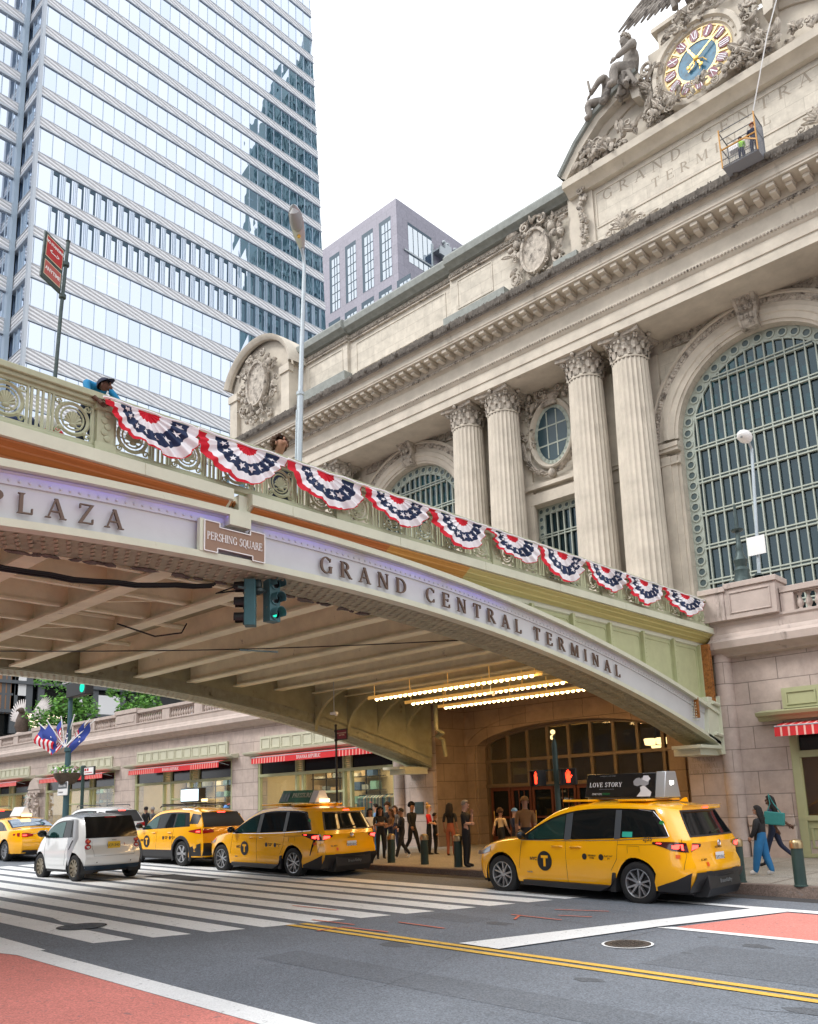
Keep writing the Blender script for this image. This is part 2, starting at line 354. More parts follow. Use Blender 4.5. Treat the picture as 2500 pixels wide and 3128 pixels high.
def glyph(c):
    B = [_st(.17), _se(.17, 0), _se(.17, 1)]
    if c == 'A': return 1.0, [_di(.12, 0, .48, 1, TN), _di(.86, 0, .48, 1, TH), _ho(.25, .72, .34), _se(.12, 0, .3), _se(.86, 0, .34)]
    if c == 'B': return .8, B+_ar(.3, .76, .36, .24, -90, 90)+_ar(.3, .27, .42, .27, -90, 90)
    if c == 'C': return .98, _ar(.52, .5, .46, .52, 48, 312, 20)+[_st(.84, .72, .95, TN), _st(.84, .05, .28, TN)]
    if c == 'D': return 1.02, B+_ar(.38, .5, .54, .5, -90, 90, 18)+[_ho(.17, .4, .97), _ho(.17, .4, .03)]
    if c == 'E': return .8, B+[_ho(.17, .7, .97), _ho(.17, .58, .52), _ho(.17, .74, .03), _st(.69, .76, 1, TN), _st(.73, 0, .25, TN), _st(.58, .42, .62, TN)]
    if c == 'G': return 1.04, _ar(.52, .5, .46, .52, 48, 312, 20)+[_st(.84, .72, .95, TN), _st(.86, .04, .42), _se(.86, .4, .3)]
    if c == 'H': return 1.05, B+[_st(.86), _se(.86, 0), _se(.86, 1), _ho(.17, .86, .5)]
    if c == 'I': return .36, B
    if c == 'K': return .95, B+[_di(.25, .45, .75, 1, TN), _di(.8, 0, .4, .6, TH), _se(.8, 0), _se(.72, 1, .3)]
    if c == 'L': return .76, B+[_ho(.17, .7, .03), _st(.69, 0, .28, TN)]
    if c == 'M': return 1.25, [_di(.14, 0, .2, 1, TN), _se(.14, 0, .3), _se(.2, 1, .2), _di(.62, .02, .22, 1, TH), _di(.6, .02, 1.0, 1, TN), _st(1.05), _se(1.05, 0), _se(1.03, 1, .24)]
    if c == 'N': return 1.08, [_st(.17, 0, 1, TN), _se(.17, 0, .3), _se(.14, 1, .2), _di(.86, 0, .2, 1, TH), _st(.88, 0, 1, TN), _se(.88, 1, .3)]
    if c == 'O': return 1.04, _ar(.52, .5, .46, .52, 0, 360, 24)
    if c == 'P': return .78, B+_ar(.3, .72, .4, .28, -90, 90)+[_ho(.17, .32, .97), _ho(.17, .32, .46)]
    if c == 'Q': return 1.04, _ar(.52, .5, .46, .52, 0, 360, 24)+[_di(.98, -.22, .55, .12, TH*.8)]
    if c == 'R': return .92, B+_ar(.3, .73, .4, .27, -90, 90)+[_ho(.17, .32, .97), _ho(.17, .32, .48), _di(.84, 0, .42, .5, TH), _se(.84, 0, .26)]
    if c == 'S': return .72, _ar(.38, .75, .3, .27, 25, 250, 12)+_ar(.38, .27, .32, .29, -155, 80, 12)+[_st(.64, .74, .93, TN), _st(.1, .06, .27, TN)]
    if c == 'T': return .9, [_st(.45), _se(.45, 0), _ho(.06, .84, .97), _st(.08, .74, 1, TN), _st(.82, .74, 1, TN)]
    if c == 'U': return 1.0, [_st(.17, .3, 1), _se(.17, 1), _st(.84, .3, 1, TN), _se(.84, 1, .3)]+_ar(.5, .32, .41, .34, 180, 360, 14)
    if c == 'V': return .95, [_di(.46, 0, .12, 1, TH), _di(.46, 0, .82, 1, TN), _se(.12, 1), _se(.82, 1, .3)]
    if c == 'X': return .95, [_di(.84, 0, .14, 1, TH), _di(.12, 0, .82, 1, TN), _se(.84, 0), _se(.14, 1), _se(.12, 0, .28), _se(.82, 1, .28)]
    if c == 'Y': return .9, [_st(.45, 0, .5), _di(.43, .45, .1, 1, TH), _di(.47, .45, .8, 1, TN), _se(.45, 0), _se(.1, 1), _se(.8, 1, .28)]
    if c == 'Z': return .86, [_di(.14, 0, .74, 1, TH), _ho(.1, .76, .97), _ho(.08, .8, .03), _st(.12, .76, 1, TN), _st(.78, 0, .26, TN)]
    return .45, []
def text_width(s, track=.12): return sum(glyph(c)[0]+track for c in s)-track
def letters(mb, s, f, h, depth, track=.12, xs=1):
    # f(u, v, d) -> point; u along, v up (metres), d towards the viewer
    u = 0
    for c in s:
        wd, polys = glyph(c)
        for i, p in enumerate(polys):
            e = depth+.0006*(i % 5)
            n = len(p); a = [f((u+q[0])*h*xs, q[1]*h, 0) for q in p]; b = [f((u+q[0])*h*xs, q[1]*h, e) for q in p]
            mb.mesh(a+b, [tuple(range(n, 2*n))]+[(k, (k+1) % n, n+(k+1) % n, n+k) for k in range(n)])
        u += wd+track
    return u
def sans(name, s, size, mt, parent, M, ext=.002, align='CENTER', bold=0):
    cu = bpy.data.curves.new(name, 'FONT'); cu.body = s; cu.size = size; cu.extrude = ext; cu.align_x = align; cu.align_y = 'CENTER'; cu.offset = bold
    o = bpy.data.objects.new(name, cu); COL.objects.link(o)
    me = bpy.data.meshes.new_from_object(o.evaluated_get(bpy.context.evaluated_depsgraph_get()))
    bpy.data.objects.remove(o); me.name = name; me.transform(M); me.materials.clear(); me.materials.append(M_[mt])
    o = bpy.data.objects.new(name, me); COL.objects.link(o); o.parent = parent; return o
def frame(o, x, y):   # matrix whose columns are x, y, x cross y, placed at o
    x = Vector(x).normalized(); y = Vector(y).normalized(); z = x.cross(y)
    return Matrix(((x.x, y.x, z.x, o[0]), (x.y, y.y, z.y, o[1]), (x.z, y.z, z.z, o[2]), (0, 0, 0, 1)))
# ================================================================ SETTING: street
random.seed(3)
def street_mat(name, col, var, speck, rough=.85):
    m = bpy.data.materials.new(name); m.use_nodes = True; M_[name] = m; t = m.node_tree; b = t.nodes['Principled BSDF']; N = t.nodes.new; L = t.links.new
    b.inputs['Roughness'].default_value = rough; tc = N('ShaderNodeTexCoord')
    n = N('ShaderNodeTexNoise'); n.inputs['Scale'].default_value = .5; n.inputs['Detail'].default_value = 8; n.inputs['Roughness'].default_value = .65; L(tc.outputs['Object'], n.inputs['Vector'])
    r = N('ShaderNodeMapRange'); r.inputs[1].default_value = .3; r.inputs[2].default_value = .7; r.inputs[3].default_value = 1-var; r.inputs[4].default_value = 1+var; L(n.outputs[0], r.inputs[0])
    v = N('ShaderNodeTexVoronoi'); v.inputs['Scale'].default_value = 70; L(tc.outputs['Object'], v.inputs['Vector'])
    r2 = N('ShaderNodeMapRange'); r2.inputs[1].default_value = 0; r2.inputs[2].default_value = 1; r2.inputs[3].default_value = 1-speck; r2.inputs[4].default_value = 1+speck
    sp = N('ShaderNodeSeparateColor'); L(v.outputs['Color'], sp.inputs[0]); L(sp.outputs[0], r2.inputs[0])
    mm = N('ShaderNodeMath'); mm.operation = 'MULTIPLY'; L(r.outputs[0], mm.inputs[0]); L(r2.outputs[0], mm.inputs[1])
    mu = N('ShaderNodeMix'); mu.data_type = 'RGBA'; mu.blend_type = 'MULTIPLY'; mu.inputs[0].default_value = 1; mu.inputs[6].default_value = (*col, 1); L(mm.outputs[0], mu.inputs[7]); out = mu.outputs[2]
    mp = N('ShaderNodeMapping'); mp.inputs['Scale'].default_value = (.12, 1, 1); L(tc.outputs['Object'], mp.inputs[0]); ns = N('ShaderNodeTexNoise'); ns.inputs['Scale'].default_value = 1.1 if 'asph' in name else 9; ns.inputs['Detail'].default_value = 7; ns.inputs['Roughness'].default_value = .7; L(mp.outputs[0] if 'asph' in name else tc.outputs['Object'], ns.inputs['Vector'])
    rr = N('ShaderNodeMapRange'); rr.inputs[1].default_value = .56 if 'asph' in name else .60; rr.inputs[2].default_value = .74 if 'asph' in name else .66; rr.inputs[4].default_value = .35 if 'asph' in name else .6; L(ns.outputs[0], rr.inputs[0])
    mw = N('ShaderNodeMix'); mw.data_type = 'RGBA'; mw.inputs[7].default_value = (*([c*.5 for c in col] if 'asph' in name or 'pav' in name else (.14, .15, .16)), 1); L(rr.outputs[0], mw.inputs[0]); L(out, mw.inputs[6]); L(mw.outputs[2], b.inputs['Base Color'])
    bp = N('ShaderNodeBump'); bp.inputs['Strength'].default_value = .35; bp.inputs['Distance'].default_value = .008; L(v.outputs['Distance'], bp.inputs['Height']); L(bp.outputs[0], b.inputs['Normal'])
street_mat('asphalt', (.155, .175, .205), .16, .32)
street_mat('asphalt_dark', (.045, .045, .048), .12, .25)
street_mat('road_white', (.82, .84, .85), .10, .08, .7)
street_mat('road_red', (.66, .235, .20), .10, .22)
street_mat('road_yellow', (.70, .43, .08), .08, .12)
street_mat('paving', (.27, .255, .225), .12, .3)
street_mat('kerb_stone', (.17, .13, .11), .2, .3)
street_mat('spray_paint', (.62, .16, .10), .1, .1)
def surf(name, poly, off, mt, fz=zg):
    mb = MB(); mb.face([(x, y, fz(x)+off) for x, y in poly]); return tag(mb.build(name, mt, ang=0), kind='structure')
mb = MB(); xs = [-900, -60, 40, 900]
mb.grid([[(x, y, zg(max(-60, min(40, x)))) for y in (-600, 900)] for x in xs]); tag(mb.build('road', 'asphalt', ang=0), kind='structure')
KY = 15.2
xs = [-120, -60, -30, -9, 5, 60]
mb = MB()
mb.grid([[(x, y, zw(max(-60, x))) for y in (KY+.22, 16.6, 18, 19.8, 26)] for x in xs]); tag(mb.build('pavement', 'paving', ang=0), kind='structure')
mb = MB()
for (y0, y1) in ((KY, KY+.22),):
    mb.grid([[(x, y0-.02, zg(max(-60, x))-.05), (x, y0, zw(max(-60, x))+.002), (x, y1, zw(max(-60, x))+.002)] for x in xs])
tag(mb.build('kerb', 'kerb_stone', ang=0), kind='structure')
mb = MB()   # dark wet gutter
mb.grid([[(x, y, zg(max(-60, x))+.003) for y in (KY-.5, KY-.03)] for x in xs]); tag(mb.build('gutter', 'asphalt_dark', ang=0), kind='structure')
mb = MB()   # pavement joints
for y in (16.6, 18.0, 19.6): mb.grid([[(x, yy, zw(max(-60, x))+.004) for yy in (y-.012, y+.012)] for x in xs])
for i in range(34):
    x = -42+i*1.5; mb.face([(x-.012, KY+.24, zw(x)+.0045), (x+.012, KY+.24, zw(x)+.0045), (x+.012, 22.8, zw(x)+.0045), (x-.012, 22.8, zw(x)+.0045)])
tag(mb.build('pavement_joint', 'kerb_stone', ang=0), kind='structure')
mb = MB()   # zebra bars
for k in range(11):
    y = 5.62+k*.735; xr = -11.08+(y-5.62)*.357
    a = [(-26.5, y), (xr-.18, y), (xr, y+.49), (-26.5, y+.49)]
    if k == 1: a = [(-26.5, y-.03), (-14.2, y+.02), (-13.6, y-.1), (-12.9, y-.02), (xr-.18, y), (xr, y+.49), (-12.6, y+.46), (-26.5, y+.49)]
    mb.face([(x, yy, zg(x)+.004) for x, yy in a])
mb.face([(x, yy, zg(x)+.004) for x, yy in ((-26.5, 5.02), (-11.3, 4.92), (-11.3, 5.0), (-26.5, 5.35))])
tag(mb.build('crosswalk', 'road_white', ang=0), kind='structure')
surf('bus_lane', [(-40, -3), (12, -3), (12, 4.5), (-11.2, 4.6), (-11.6, 4.5), (-40, 4.6)], .004, 'road_red')
surf('road_marking', [(-11.6, 4.5), (-11.2, 4.6), (12, 4.5), (12, 4.74), (-11.3, 4.92), (-40, 5.0), (-40, 4.6)], .008, 'road_white')
surf('bus_lane', [(-5.72, 11.2), (10, 11.1), (10, 13.45), (-5.0, 13.4)], .004, 'road_red')
surf('road_marking', [(-5.9, 11.03), (10, 10.9), (10, 11.1), (-5.72, 11.2)], .008, 'road_white')
surf('road_marking', [(-7.8, 13.62), (-5.2, 13.45), (10, 13.45), (10, 13.62), (-7.8, 13.74)], .012, 'road_white')
surf('stop_line', [(-7.27, 8.47), (-6.62, 8.45), (-5.9, 11.03), (-5.0, 13.40), (-5.25, 13.45), (-5.55, 13.5)], .016, 'road_white')
for y in (8.13, 8.33): surf('road_marking', [(-10.35+(y-8.1)*.36, y), (14, y-.12), (14, y-.01), (-10.3+(y-8.1)*.36, y+.115)], .009, 'road_yellow')
mb = MB()
for a, b in (((-9.14, 9.3), (-8.2, 9.26)), ((-8.24, 10.87), (-7.3, 10.84)), ((-9.5, 8.5), (-8.63, 8.57)), ((-9.5, 8.75), (-10.4, 8.7)), ((-9.52, 8.05), (-9.45, 8.5)), ((-8.0, 11.7), (-7.2, 12.0)), ((-7.9, 10.5), (-8.1, 10.9)), ((-12, 9.6), (-10.9, 9.65)), ((-7.6, 11.2), (-7.1, 11.35))):
    d = (Vector(b)-Vector(a)).normalized(); n = Vector((-d.y, d.x))*.022; a = Vector(a); b = Vector(b)
    mb.face([(p.x, p.y, zg(p.x)+.013) for p in (a-n, b-n, b+n, a+n)])
tag(mb.build('utility_marking', 'spray_paint', ang=0), kind='structure')
street_mat('asphalt_patch', (.13, .146, .17), .14, .3); street_mat('asphalt_stain', (.10, .11, .125), .2, .3)
for pl in ([(-8.6, 6.35), (9, 6.2), (9, 6.75), (-8.6, 6.95)], [(-4.9, 8.75), (-2.6, 8.7), (-2.6, 10.1), (-4.8, 10.2)], [(-9.4, 9.9), (-8.3, 9.85), (-8.2, 10.4), (-9.3, 10.5)]): surf('asphalt_patch', pl, .0022, 'asphalt_patch')
r9 = random.Random(5)
sm_ = MB()
for k in range(16):
    cx_, cy_, q_ = r9.uniform(-9, -1.5), r9.uniform(5.4, 12.2), r9.uniform(.03, .16); sm_.face([(x, y, zg(x)+.0028) for x, y in [(cx_+q_*1.6*cos(a*.785)*r9.uniform(.6, 1.2), cy_+q_*sin(a*.785)*r9.uniform(.6, 1.2)) for a in range(8)]])
tag(sm_.build('oil_stain', 'asphalt_stain', ang=0), kind='structure')
mb = MB(); rr_ = random.Random(77)   # cracks in the asphalt
for k in range(13):
    x, y = rr_.uniform(-13, -1), rr_.uniform(5.2, 12.6); a = rr_.choice((0, .1, 1.5))+rr_.uniform(-.2, .2); pts = [(x, y)]
    for j in range(rr_.randint(6, 16)): a += rr_.uniform(-.35, .35); x += .16*cos(a); y += .16*sin(a); pts.append((x, y))
    w_ = .006
    for p, q in zip(pts, pts[1:]): mb.face([(p[0], p[1]-w_, zg(p[0])+.0035), (q[0]+w_, q[1], zg(q[0])+.0035), (q[0], q[1]+w_, zg(q[0])+.0035), (p[0]-w_, p[1], zg(p[0])+.0035)])
tag(mb.build('road_crack', 'asphalt_dark', ang=0), kind='structure')
mb = MB()   # tar patch on the crosswalk
mb.face([(x, y, zg(x)+.0085) for x, y in ((-19.6, 11.0), (-17.4, 11.0), (-17.2, 11.7), (-19.4, 11.75))]); tag(mb.build('tar_patch', 'asphalt_dark', ang=0), kind='structure')
mat('iron', (.09, .075, .065), .7, .3, .3, 12, .5, 60)
for (x, y, r, ring, lb) in ((-5.58, 9.68, .28, 1, 'round iron manhole cover ringed in white paint near the stop line'), (-12.85, 6.22, .33, 0, 'worn manhole cover set in the white crosswalk bars')):
    t = empty('manhole_cover', (x, y, zg(x)+.006), 0, lb, 'manhole cover')
    mb = MB(); mb.lathe([(0, .006), (r*.9, .006), (r*.93, .001), (r, .008), (r, 0)], n=36)
    for i in range(-4, 5):
        for j in range(-4, 5):
            if (i*i+j*j)*.2*.2 < .6: mb.box(i*r*.19-.012, i*r*.19+.012, j*r*.19-.012, j*r*.19+.012, .006, .012)
    mb.build('cover', 'iron' if ring else 'asphalt_stain', t)
    mb = MB(); mb.lathe([(r+.002, .003), (r+.035, .003)], n=40); mb.build('rim', 'road_white' if ring else 'asphalt_dark', t, ang=0)
# ================================================================ TERMINAL
TL = 'pale limestone railway terminal with fluted columns, arched windows and a clock'
term = empty('terminal', (-20, 21.4, 0), 0, TL, 'building')
class TP:   # terminal parts are written in world coordinates; parent offset removed here
    @staticmethod
    def b(mb, name, mats, parent=None, **k):
        o = mb.build(name, mats, None, **k); o.parent = parent or term
        if parent is None: o.location = (20, -21.4, 0)
        return o
def child(o, p):  # keep world position under a part that has none of its own offset
    o.parent = p; o.location = (0, 0, 0); return o
def profile_x(mb, prof, x0, x1):   # prof [(y,z)] run along X
    mb.grid([[(x0, y, z) for y, z in prof], [(x1, y, z) for y, z in prof]])
    mb.prism(prof, x0, x0+.001, 'X'); mb.prism(prof, x1-.001, x1, 'X')
def wall_open(mb, x0, x1, z0, z1, y, ops, depth, back=True):
    # wall at y with openings (xa, xb, za, zb, rise, n): rise>0 = arch of that rise above zb
    ops = sorted(ops); cur = x0
    for xa, xb, za, zb, rise in ops:
        if xa > cur: mb.box(cur, xa, y, y+depth, z0, z1)
        if za > z0: mb.box(xa, xb, y, y+depth, z0, za)
        n = 1 if rise == 0 else 28; cx = (xa+xb)/2; a = (xb-xa)/2
        pts = [(xb, zb), (xa, zb)] if rise == 0 else [(cx+a*cos(pi*i/n), zb+rise*sin(pi*i/n)) for i in range(n+1)]
        for i in range(len(pts)-1):
            (xr, zr), (xl, zl) = pts[i], pts[i+1]
            mb.mesh([(xl, y, zl), (xr, y, zr), (xr, y, z1), (xl, y, z1), (xl, y+depth, zl), (xr, y+depth, zr), (xr, y+depth, z1), (xl, y+depth, z1)],
                    [(0, 1, 2, 3), (0, 4, 5, 1), (7, 6, 5, 4), (3, 2, 6, 7)])
        cur = xb
    if cur < x1: mb.box(cur, x1, y, y+depth, z0, z1)
XW, XE = -62, 14
shops = [(-29.0, -21.0), (-39.15, -30.85), (-49.4, -41.2), (-59.6, -51.4)]
# base wall -------------------------------------------------------
mb = MB()
wall_open(mb, XW, XE, -.2, 5.2, 21.4, [(a, b, .55, 3.85, 0) for a, b in shops]+[(-19.05, -10.1, -.2, 4.95, 0), (-7.43, -.6, .55, 3.25, 0)], .5)
TP.b(mb, 'base_wall', 'granite')
mb = MB()
wall_open(mb, -19.6, -9.6, -.2, 5.4, 23.0, [(-18.55, -11.45, -.2, 3.45, .72)], .7)
for r0, r1, y in ((0, .12, -.03), (.45, .62, -.05)):   # mouldings over the portal arch
    n = 40; rows = []
    for i in range(n+1):
        t = .12+(pi-.24)*i/n; rows.append([( -15+(3.55+r)*cos(t), 23.0+yy, 3.45+(.72+r)*sin(t)) for r, yy in ((r0, 0), (r0, y), (r1, y), (r1, 0))])
    mb.grid(rows)
mb.box(-19.4, -19.035, 21.42, 23.0, -.2, 5.2); mb.box(-10.115, -9.9, 21.42, 23.0, -.2, 5.2)
for x in (-18.9, -11.2): mb.box(x, x+.28, 22.93, 23.0, 0, 3.3)
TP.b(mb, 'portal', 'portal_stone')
# pilasters with rounded edge beside the portal, plinth
mb = MB()
for x0, x1 in ((-20.35, -19.1), (-10.05, -9.1)):
    mb.box(x0, x1, 21.28, 21.4, .1, 2.72)
mb.box(-10.0, -9.15, 21.05, 21.3, 2.72, 2.86)
for x in (-8.9,):
    mb.tube([(x, 21.36, .1), (x, 21.36, 5.25)], .24, 16)
mb.tube([(-20.75, 21.36, .1), (-20.75, 21.36, 5.25)], .2, 16)
TP.b(mb, 'pilaster', 'granite')
mb = MB()
for a, b in ((-8.62, -7.5), (-8.62, -7.5)): mb.box(a, b, 21.25, 21.4, 0, .9); break
for a, b in ((-21.0, -20.3), (-30.8, -29.05), (-41.15, -39.2), (-51.3, -49.45)): mb.box(a, b, 21.25, 21.4, 0, 1.25)
mb.box(-8.62, -7.5, 21.22, 21.28, .9, 1.15)
TP.b(mb, 'plinth', 'granite', bev=.02)
# cornice of the base and deck
cor = [(21.4, 5.12), (21.2, 5.16), (21.16, 5.22), (21.06, 5.26), (20.96, 5.34), (20.94, 5.52), (21.1, 5.62), (21.12, 5.7), (21.16, 5.74), (21.16, 5.95), (21.12, 6.0), (21.12, 6.06), (21.55, 6.06), (21.55, 5.4)]
mb = MB(); profile_x(mb, cor, XW, -20.3); profile_x(mb, cor, -9.05, XE); profile_x(mb, [(23.0, 5.2), (22.8, 5.25), (22.8, 5.5), (23, 5.5)], -20.3, -9.05)
TP.b(mb, 'cornice', 'granite_trim')
mb = MB(); mb.box(XW, XE, 21.5, 40, 5.5, 5.9); TP.b(mb, 'terrace_deck', 'granite_trim')
# balustrade
mb = MB(); bal = MB()
def baluster(m, x, y, z0, z1):
    h = z1-z0; m.lathe([(.07, 0), (.07, .08*h), (.045, .12*h), (.045, .17*h), (.085, .34*h), (.075, .48*h), (.04, .72*h), (.04, .82*h), (.06, .86*h), (.07, .92*h), (.07, h)], (x, y, z0), 10)
def rail_run(x0, x1, piers, solids):
    mb.box(x0, x1, 21.16, 21.52, 6.55, 6.70); mb.box(x0, x1, 21.2, 21.48, 6.52, 6.55)
    for a, b in piers: mb.box(a, b, 21.19, 21.49, 6.06, 6.53)
    for a, b in solids:
        mb.box(a, b, 21.13, 21.55, 6.06, 6.62); mb.box(a-.05, b+.05, 21.08, 21.6, 6.62, 6.83); mb.box(a+.15, b-.15, 21.1, 21.13, 6.16, 6.54)
    occ = sorted(piers+solids); cur = x0
    for a, b in occ+[(x1, x1)]:
        if a-cur > .3:
            n = max(1, int((a-cur)/.2))
            for i in range(n): baluster(bal, cur+(i+.5)*(a-cur)/n, 21.34, 6.06, 6.52)
        cur = b
piers, solids = [], []
for k in range(5):
    c = -39.8-10.2*k if k else -39.8
    solids.append((c-1.05, c+1.05))
for x in (-59, -56.2, -53.6, -48.6, -46.1, -43.6, -36.05, -33.25, -30.5, -27.7, -25): piers.append((x-.33, x+.33))
solids = [s for s in solids if s[0] > XW]; rail_run(XW, -20.4, [p for p in piers if all(p[1] < s[0] or p[0] > s[1] for s in solids)], solids+[(-23.2, -21.2)])
rail_run(-7.2, XE, [(-7.2, -6.88), (-4.6, -4.1), (-1.9, -1.4), (1, 1.5), (4, 4.5)], [])
mb.box(-9.15, -8.52, 20.98, 21.6, 6.06, 6.8); mb.box(-9.2, -8.47, 20.93, 21.65, 6.8, 6.94)
mb.box(-8.52, -7.22, 21.0, 21.7, 6.06, 6.86); mb.box(-8.5, -7.17, 20.95, 21.75, 6.86, 7.0)
for a in ((-8.4, -7.35, 6.72, 6.76), (-8.4, -7.35, 6.2, 6.24), (-8.4, -8.36, 6.24, 6.72), (-7.39, -7.35, 6.24, 6.72)): mb.box(a[0], a[1], 20.975, 21.0, a[2], a[3])
TP.b(mb, 'balustrade', 'granite_trim', bev=.012); TP.b(bal, 'baluster_row', 'granite_trim', ang=60)
# ---------------------------------------------------------------- upper facade
WY = 33.0; AC = [-10.95, -30.2, 8.3]; CO = [-15.93, -18.2, -22.94, -25.21, -35.2, -37.46, -5.97, -3.7]
OV = [-20.57, -.9]
mb = MB()
wall_open(mb, -41.6, 14, 5.9, 22, WY, [(c-3.6, c+3.6, 7.0, 16.75, 3.6) for c in AC if c < 5]+[(c-1.75, c+1.55, 7.0, 15.75, 0) for c in OV], .9)
TP.b(mb, 'facade_wall', 'limestone')
mb = MB(); mb.box(-41.6, -41.3, WY, 60, 5.9, 26); mb.box(-41.5, 14, 59.7, 60, 5.9, 26); mb.box(-41.6, 14, WY+.9, 60, 26, 26.3); TP.b(mb, 'side_wall', 'limestone')
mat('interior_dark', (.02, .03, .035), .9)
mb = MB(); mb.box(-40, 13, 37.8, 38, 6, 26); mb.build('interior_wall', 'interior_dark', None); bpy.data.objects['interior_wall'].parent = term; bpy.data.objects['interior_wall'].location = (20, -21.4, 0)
# archivolts and imposts
mb = MB(); orn = MB()
for c in AC[:2]:
    prof = [(3.6, WY+.3), (3.6, WY-.12), (3.72, WY-.16), (3.72, WY-.22), (3.95, WY-.24), (4.0, WY-.3), (4.2, WY-.3), (4.24, WY-.22), (4.4, WY-.22)]
    mb.arcsweep(c, 16.75, prof, 0, pi, 48)
    mb.arcsweep(c, 16.75, [(4.68, WY-.28), (4.72, WY-.36), (4.85, WY-.3), (4.85, WY)], 0, pi, 48)
    for s in (-1, 1):
        for x0, x1, y in ((3.6, 3.72, .12), (3.72, 3.98, .22), (3.98, 4.4, .3)): mb.box(c+s*x0, c+s*x1, WY-y, WY+(.3 if x0 == 3.6 else 0), 6.9, 16.0)
        mb.box(c+s*3.55, c+s*4.75, WY-.42, WY, 16.35, 16.55); mb.box(c+s*3.57, c+s*4.6, WY-.36, WY, 16.2, 16.35); mb.box(c+s*3.58, c+s*4.5, WY-.33, WY, 15.6, 15.68)
    n = 96
    for i in range(n):
        a = pi*(i+.5)/n; orn.ell((c+4.54*cos(a), WY-.24, 16.75+4.54*sin(a)), (.09, .07, .09), 6, jit=.3)
    orn.arcsweep(c, 16.75, [(4.4, WY-.22), (4.4, WY-.24), (4.68, WY-.24), (4.68, WY-.28)], 0, pi, 48)
TP.b(mb, 'archivolt', 'trim_stone'); TP.b(orn, 'archivolt_ornament', 'carved', ang=60)
# carving helpers
def leaf(m, c, d, l, wd, th, bend=.4):
    d = Vector(d).normalized(); side = d.cross(Vector((0, 1, 0)))
    side = side.normalized() if side.length > .1 else Vector((1, 0, 0)); nn = Vector((0, -1, 0)); rows = []
    for i in range(6):
        t = i/5; ww = wd*sin(pi*min(.96, .15+t*.85))**.8; p = Vector(c)+d*l*t+nn*(th*sin(pi*t)*1.2+bend*l*t*t*.4)
        rows.append([p-side*ww, p-side*ww*.5+nn*th*.8, p+nn*th*.3, p+side*ww*.5+nn*th*.8, p+side*ww])
    m.grid(rows)
def scroll(m, c, r, tk, turns=1.6, s=1, y=-.1, a0=0):
    pts = []; rr = []
    for i in range(22):
        t = i/21; a = a0+s*turns*2*pi*t; q = r*(1-.82*t); pts.append((c[0]+q*cos(a), c[1]+y-.1*t*r, c[2]+q*sin(a))); rr.append(tk*(1-.4*t))
    m.tube(pts, rr, 6)
def carve(m, cx, cz, wx, wz, y, n, s, th=.25, seed=0, inside=None):
    rnd = random.Random(seed)
    k = 0
    while k < n:
        x = rnd.uniform(-1, 1); z = rnd.uniform(-1, 1)
        if inside and not inside(x, z): continue
        if not inside and x*x+z*z > 1: continue
        k += 1; c = (cx+x*wx, y-rnd.uniform(0, th), cz+z*wz); q = s*rnd.uniform(.6, 1.5); ty = rnd.random()
        if ty < .42: leaf(m, c, (rnd.uniform(-1, 1), 0, rnd.uniform(-1, 1)), q*2.1, q*.5, q*.35, rnd.uniform(.1, .9))
        elif ty < .8: m.ell(c, (q*rnd.uniform(.4, .8), q*.55, q*rnd.uniform(.4, .8)), 7, Matrix.Rotation(rnd.uniform(0, 3), 3, 'Y'), .22)
        else: scroll(m, c, q*.8, q*.2, 1.3, rnd.choice((-1, 1)), 0, rnd.uniform(0, 6))
# keystones (scrolled brackets)
for c in AC[:2]:
    mb = MB(); rows = []
    for i in range(13):
        t = i/12; z = 21.95-1.65*t; y = WY-.35-.62*(1-t)**.8-.12*sin(t*9); wd = .52-.17*t
        rows.append([(c-wd, WY, z), (c-wd, y, z), (c-wd*.7, y-.06, z), (c-wd*.6, y, z), (c+wd*.6, y, z), (c+wd*.7, y-.06, z), (c+wd, y, z), (c+wd, WY, z)])
    mb.grid(rows); mb.face(rows[-1]); mb.box(c-.62, c+.62, WY-1.15, WY, 21.95, 22.15)
    for k in range(4):
        for j in (-.2, 0, .2): mb.ell((c+j, WY-.93+.09*k, 21.7-.33*k), (.09, .06, .13), 6)
    TP.b(mb, 'keystone', 'carved')
# frieze of scrollwork under the architrave, on the wall
mb = MB()
for x0, x1 in ((-41.3, -38.6), (-34, -31.2), (-29.2, -26.4), (-24.1, -24.0), (-17.1, -17.05), (-14.9, -11.9), (-9.9, -7)):
    mb.box(x0, x1, WY-.12, WY, 20.98, 21.05); mb.box(x0, x1, WY-.1, WY, 21.7, 21.8)
    n = max(1, int((x1-x0)/.34))
    for i in range(n):
        x = x0+(i+.5)*(x1-x0)/n; scroll(mb, (x, WY-.02, 21.38), .17, .045, 1.4, (-1)**i, 0, i); leaf(mb, (x-.1, WY-.04, 21.1), (.4, 0, 1), .22, .05, .03); leaf(mb, (x+.14, WY-.04, 21.65), (-.3, 0, -1), .22, .05, .03)
TP.b(mb, 'scroll_frieze', 'carved', ang=60)
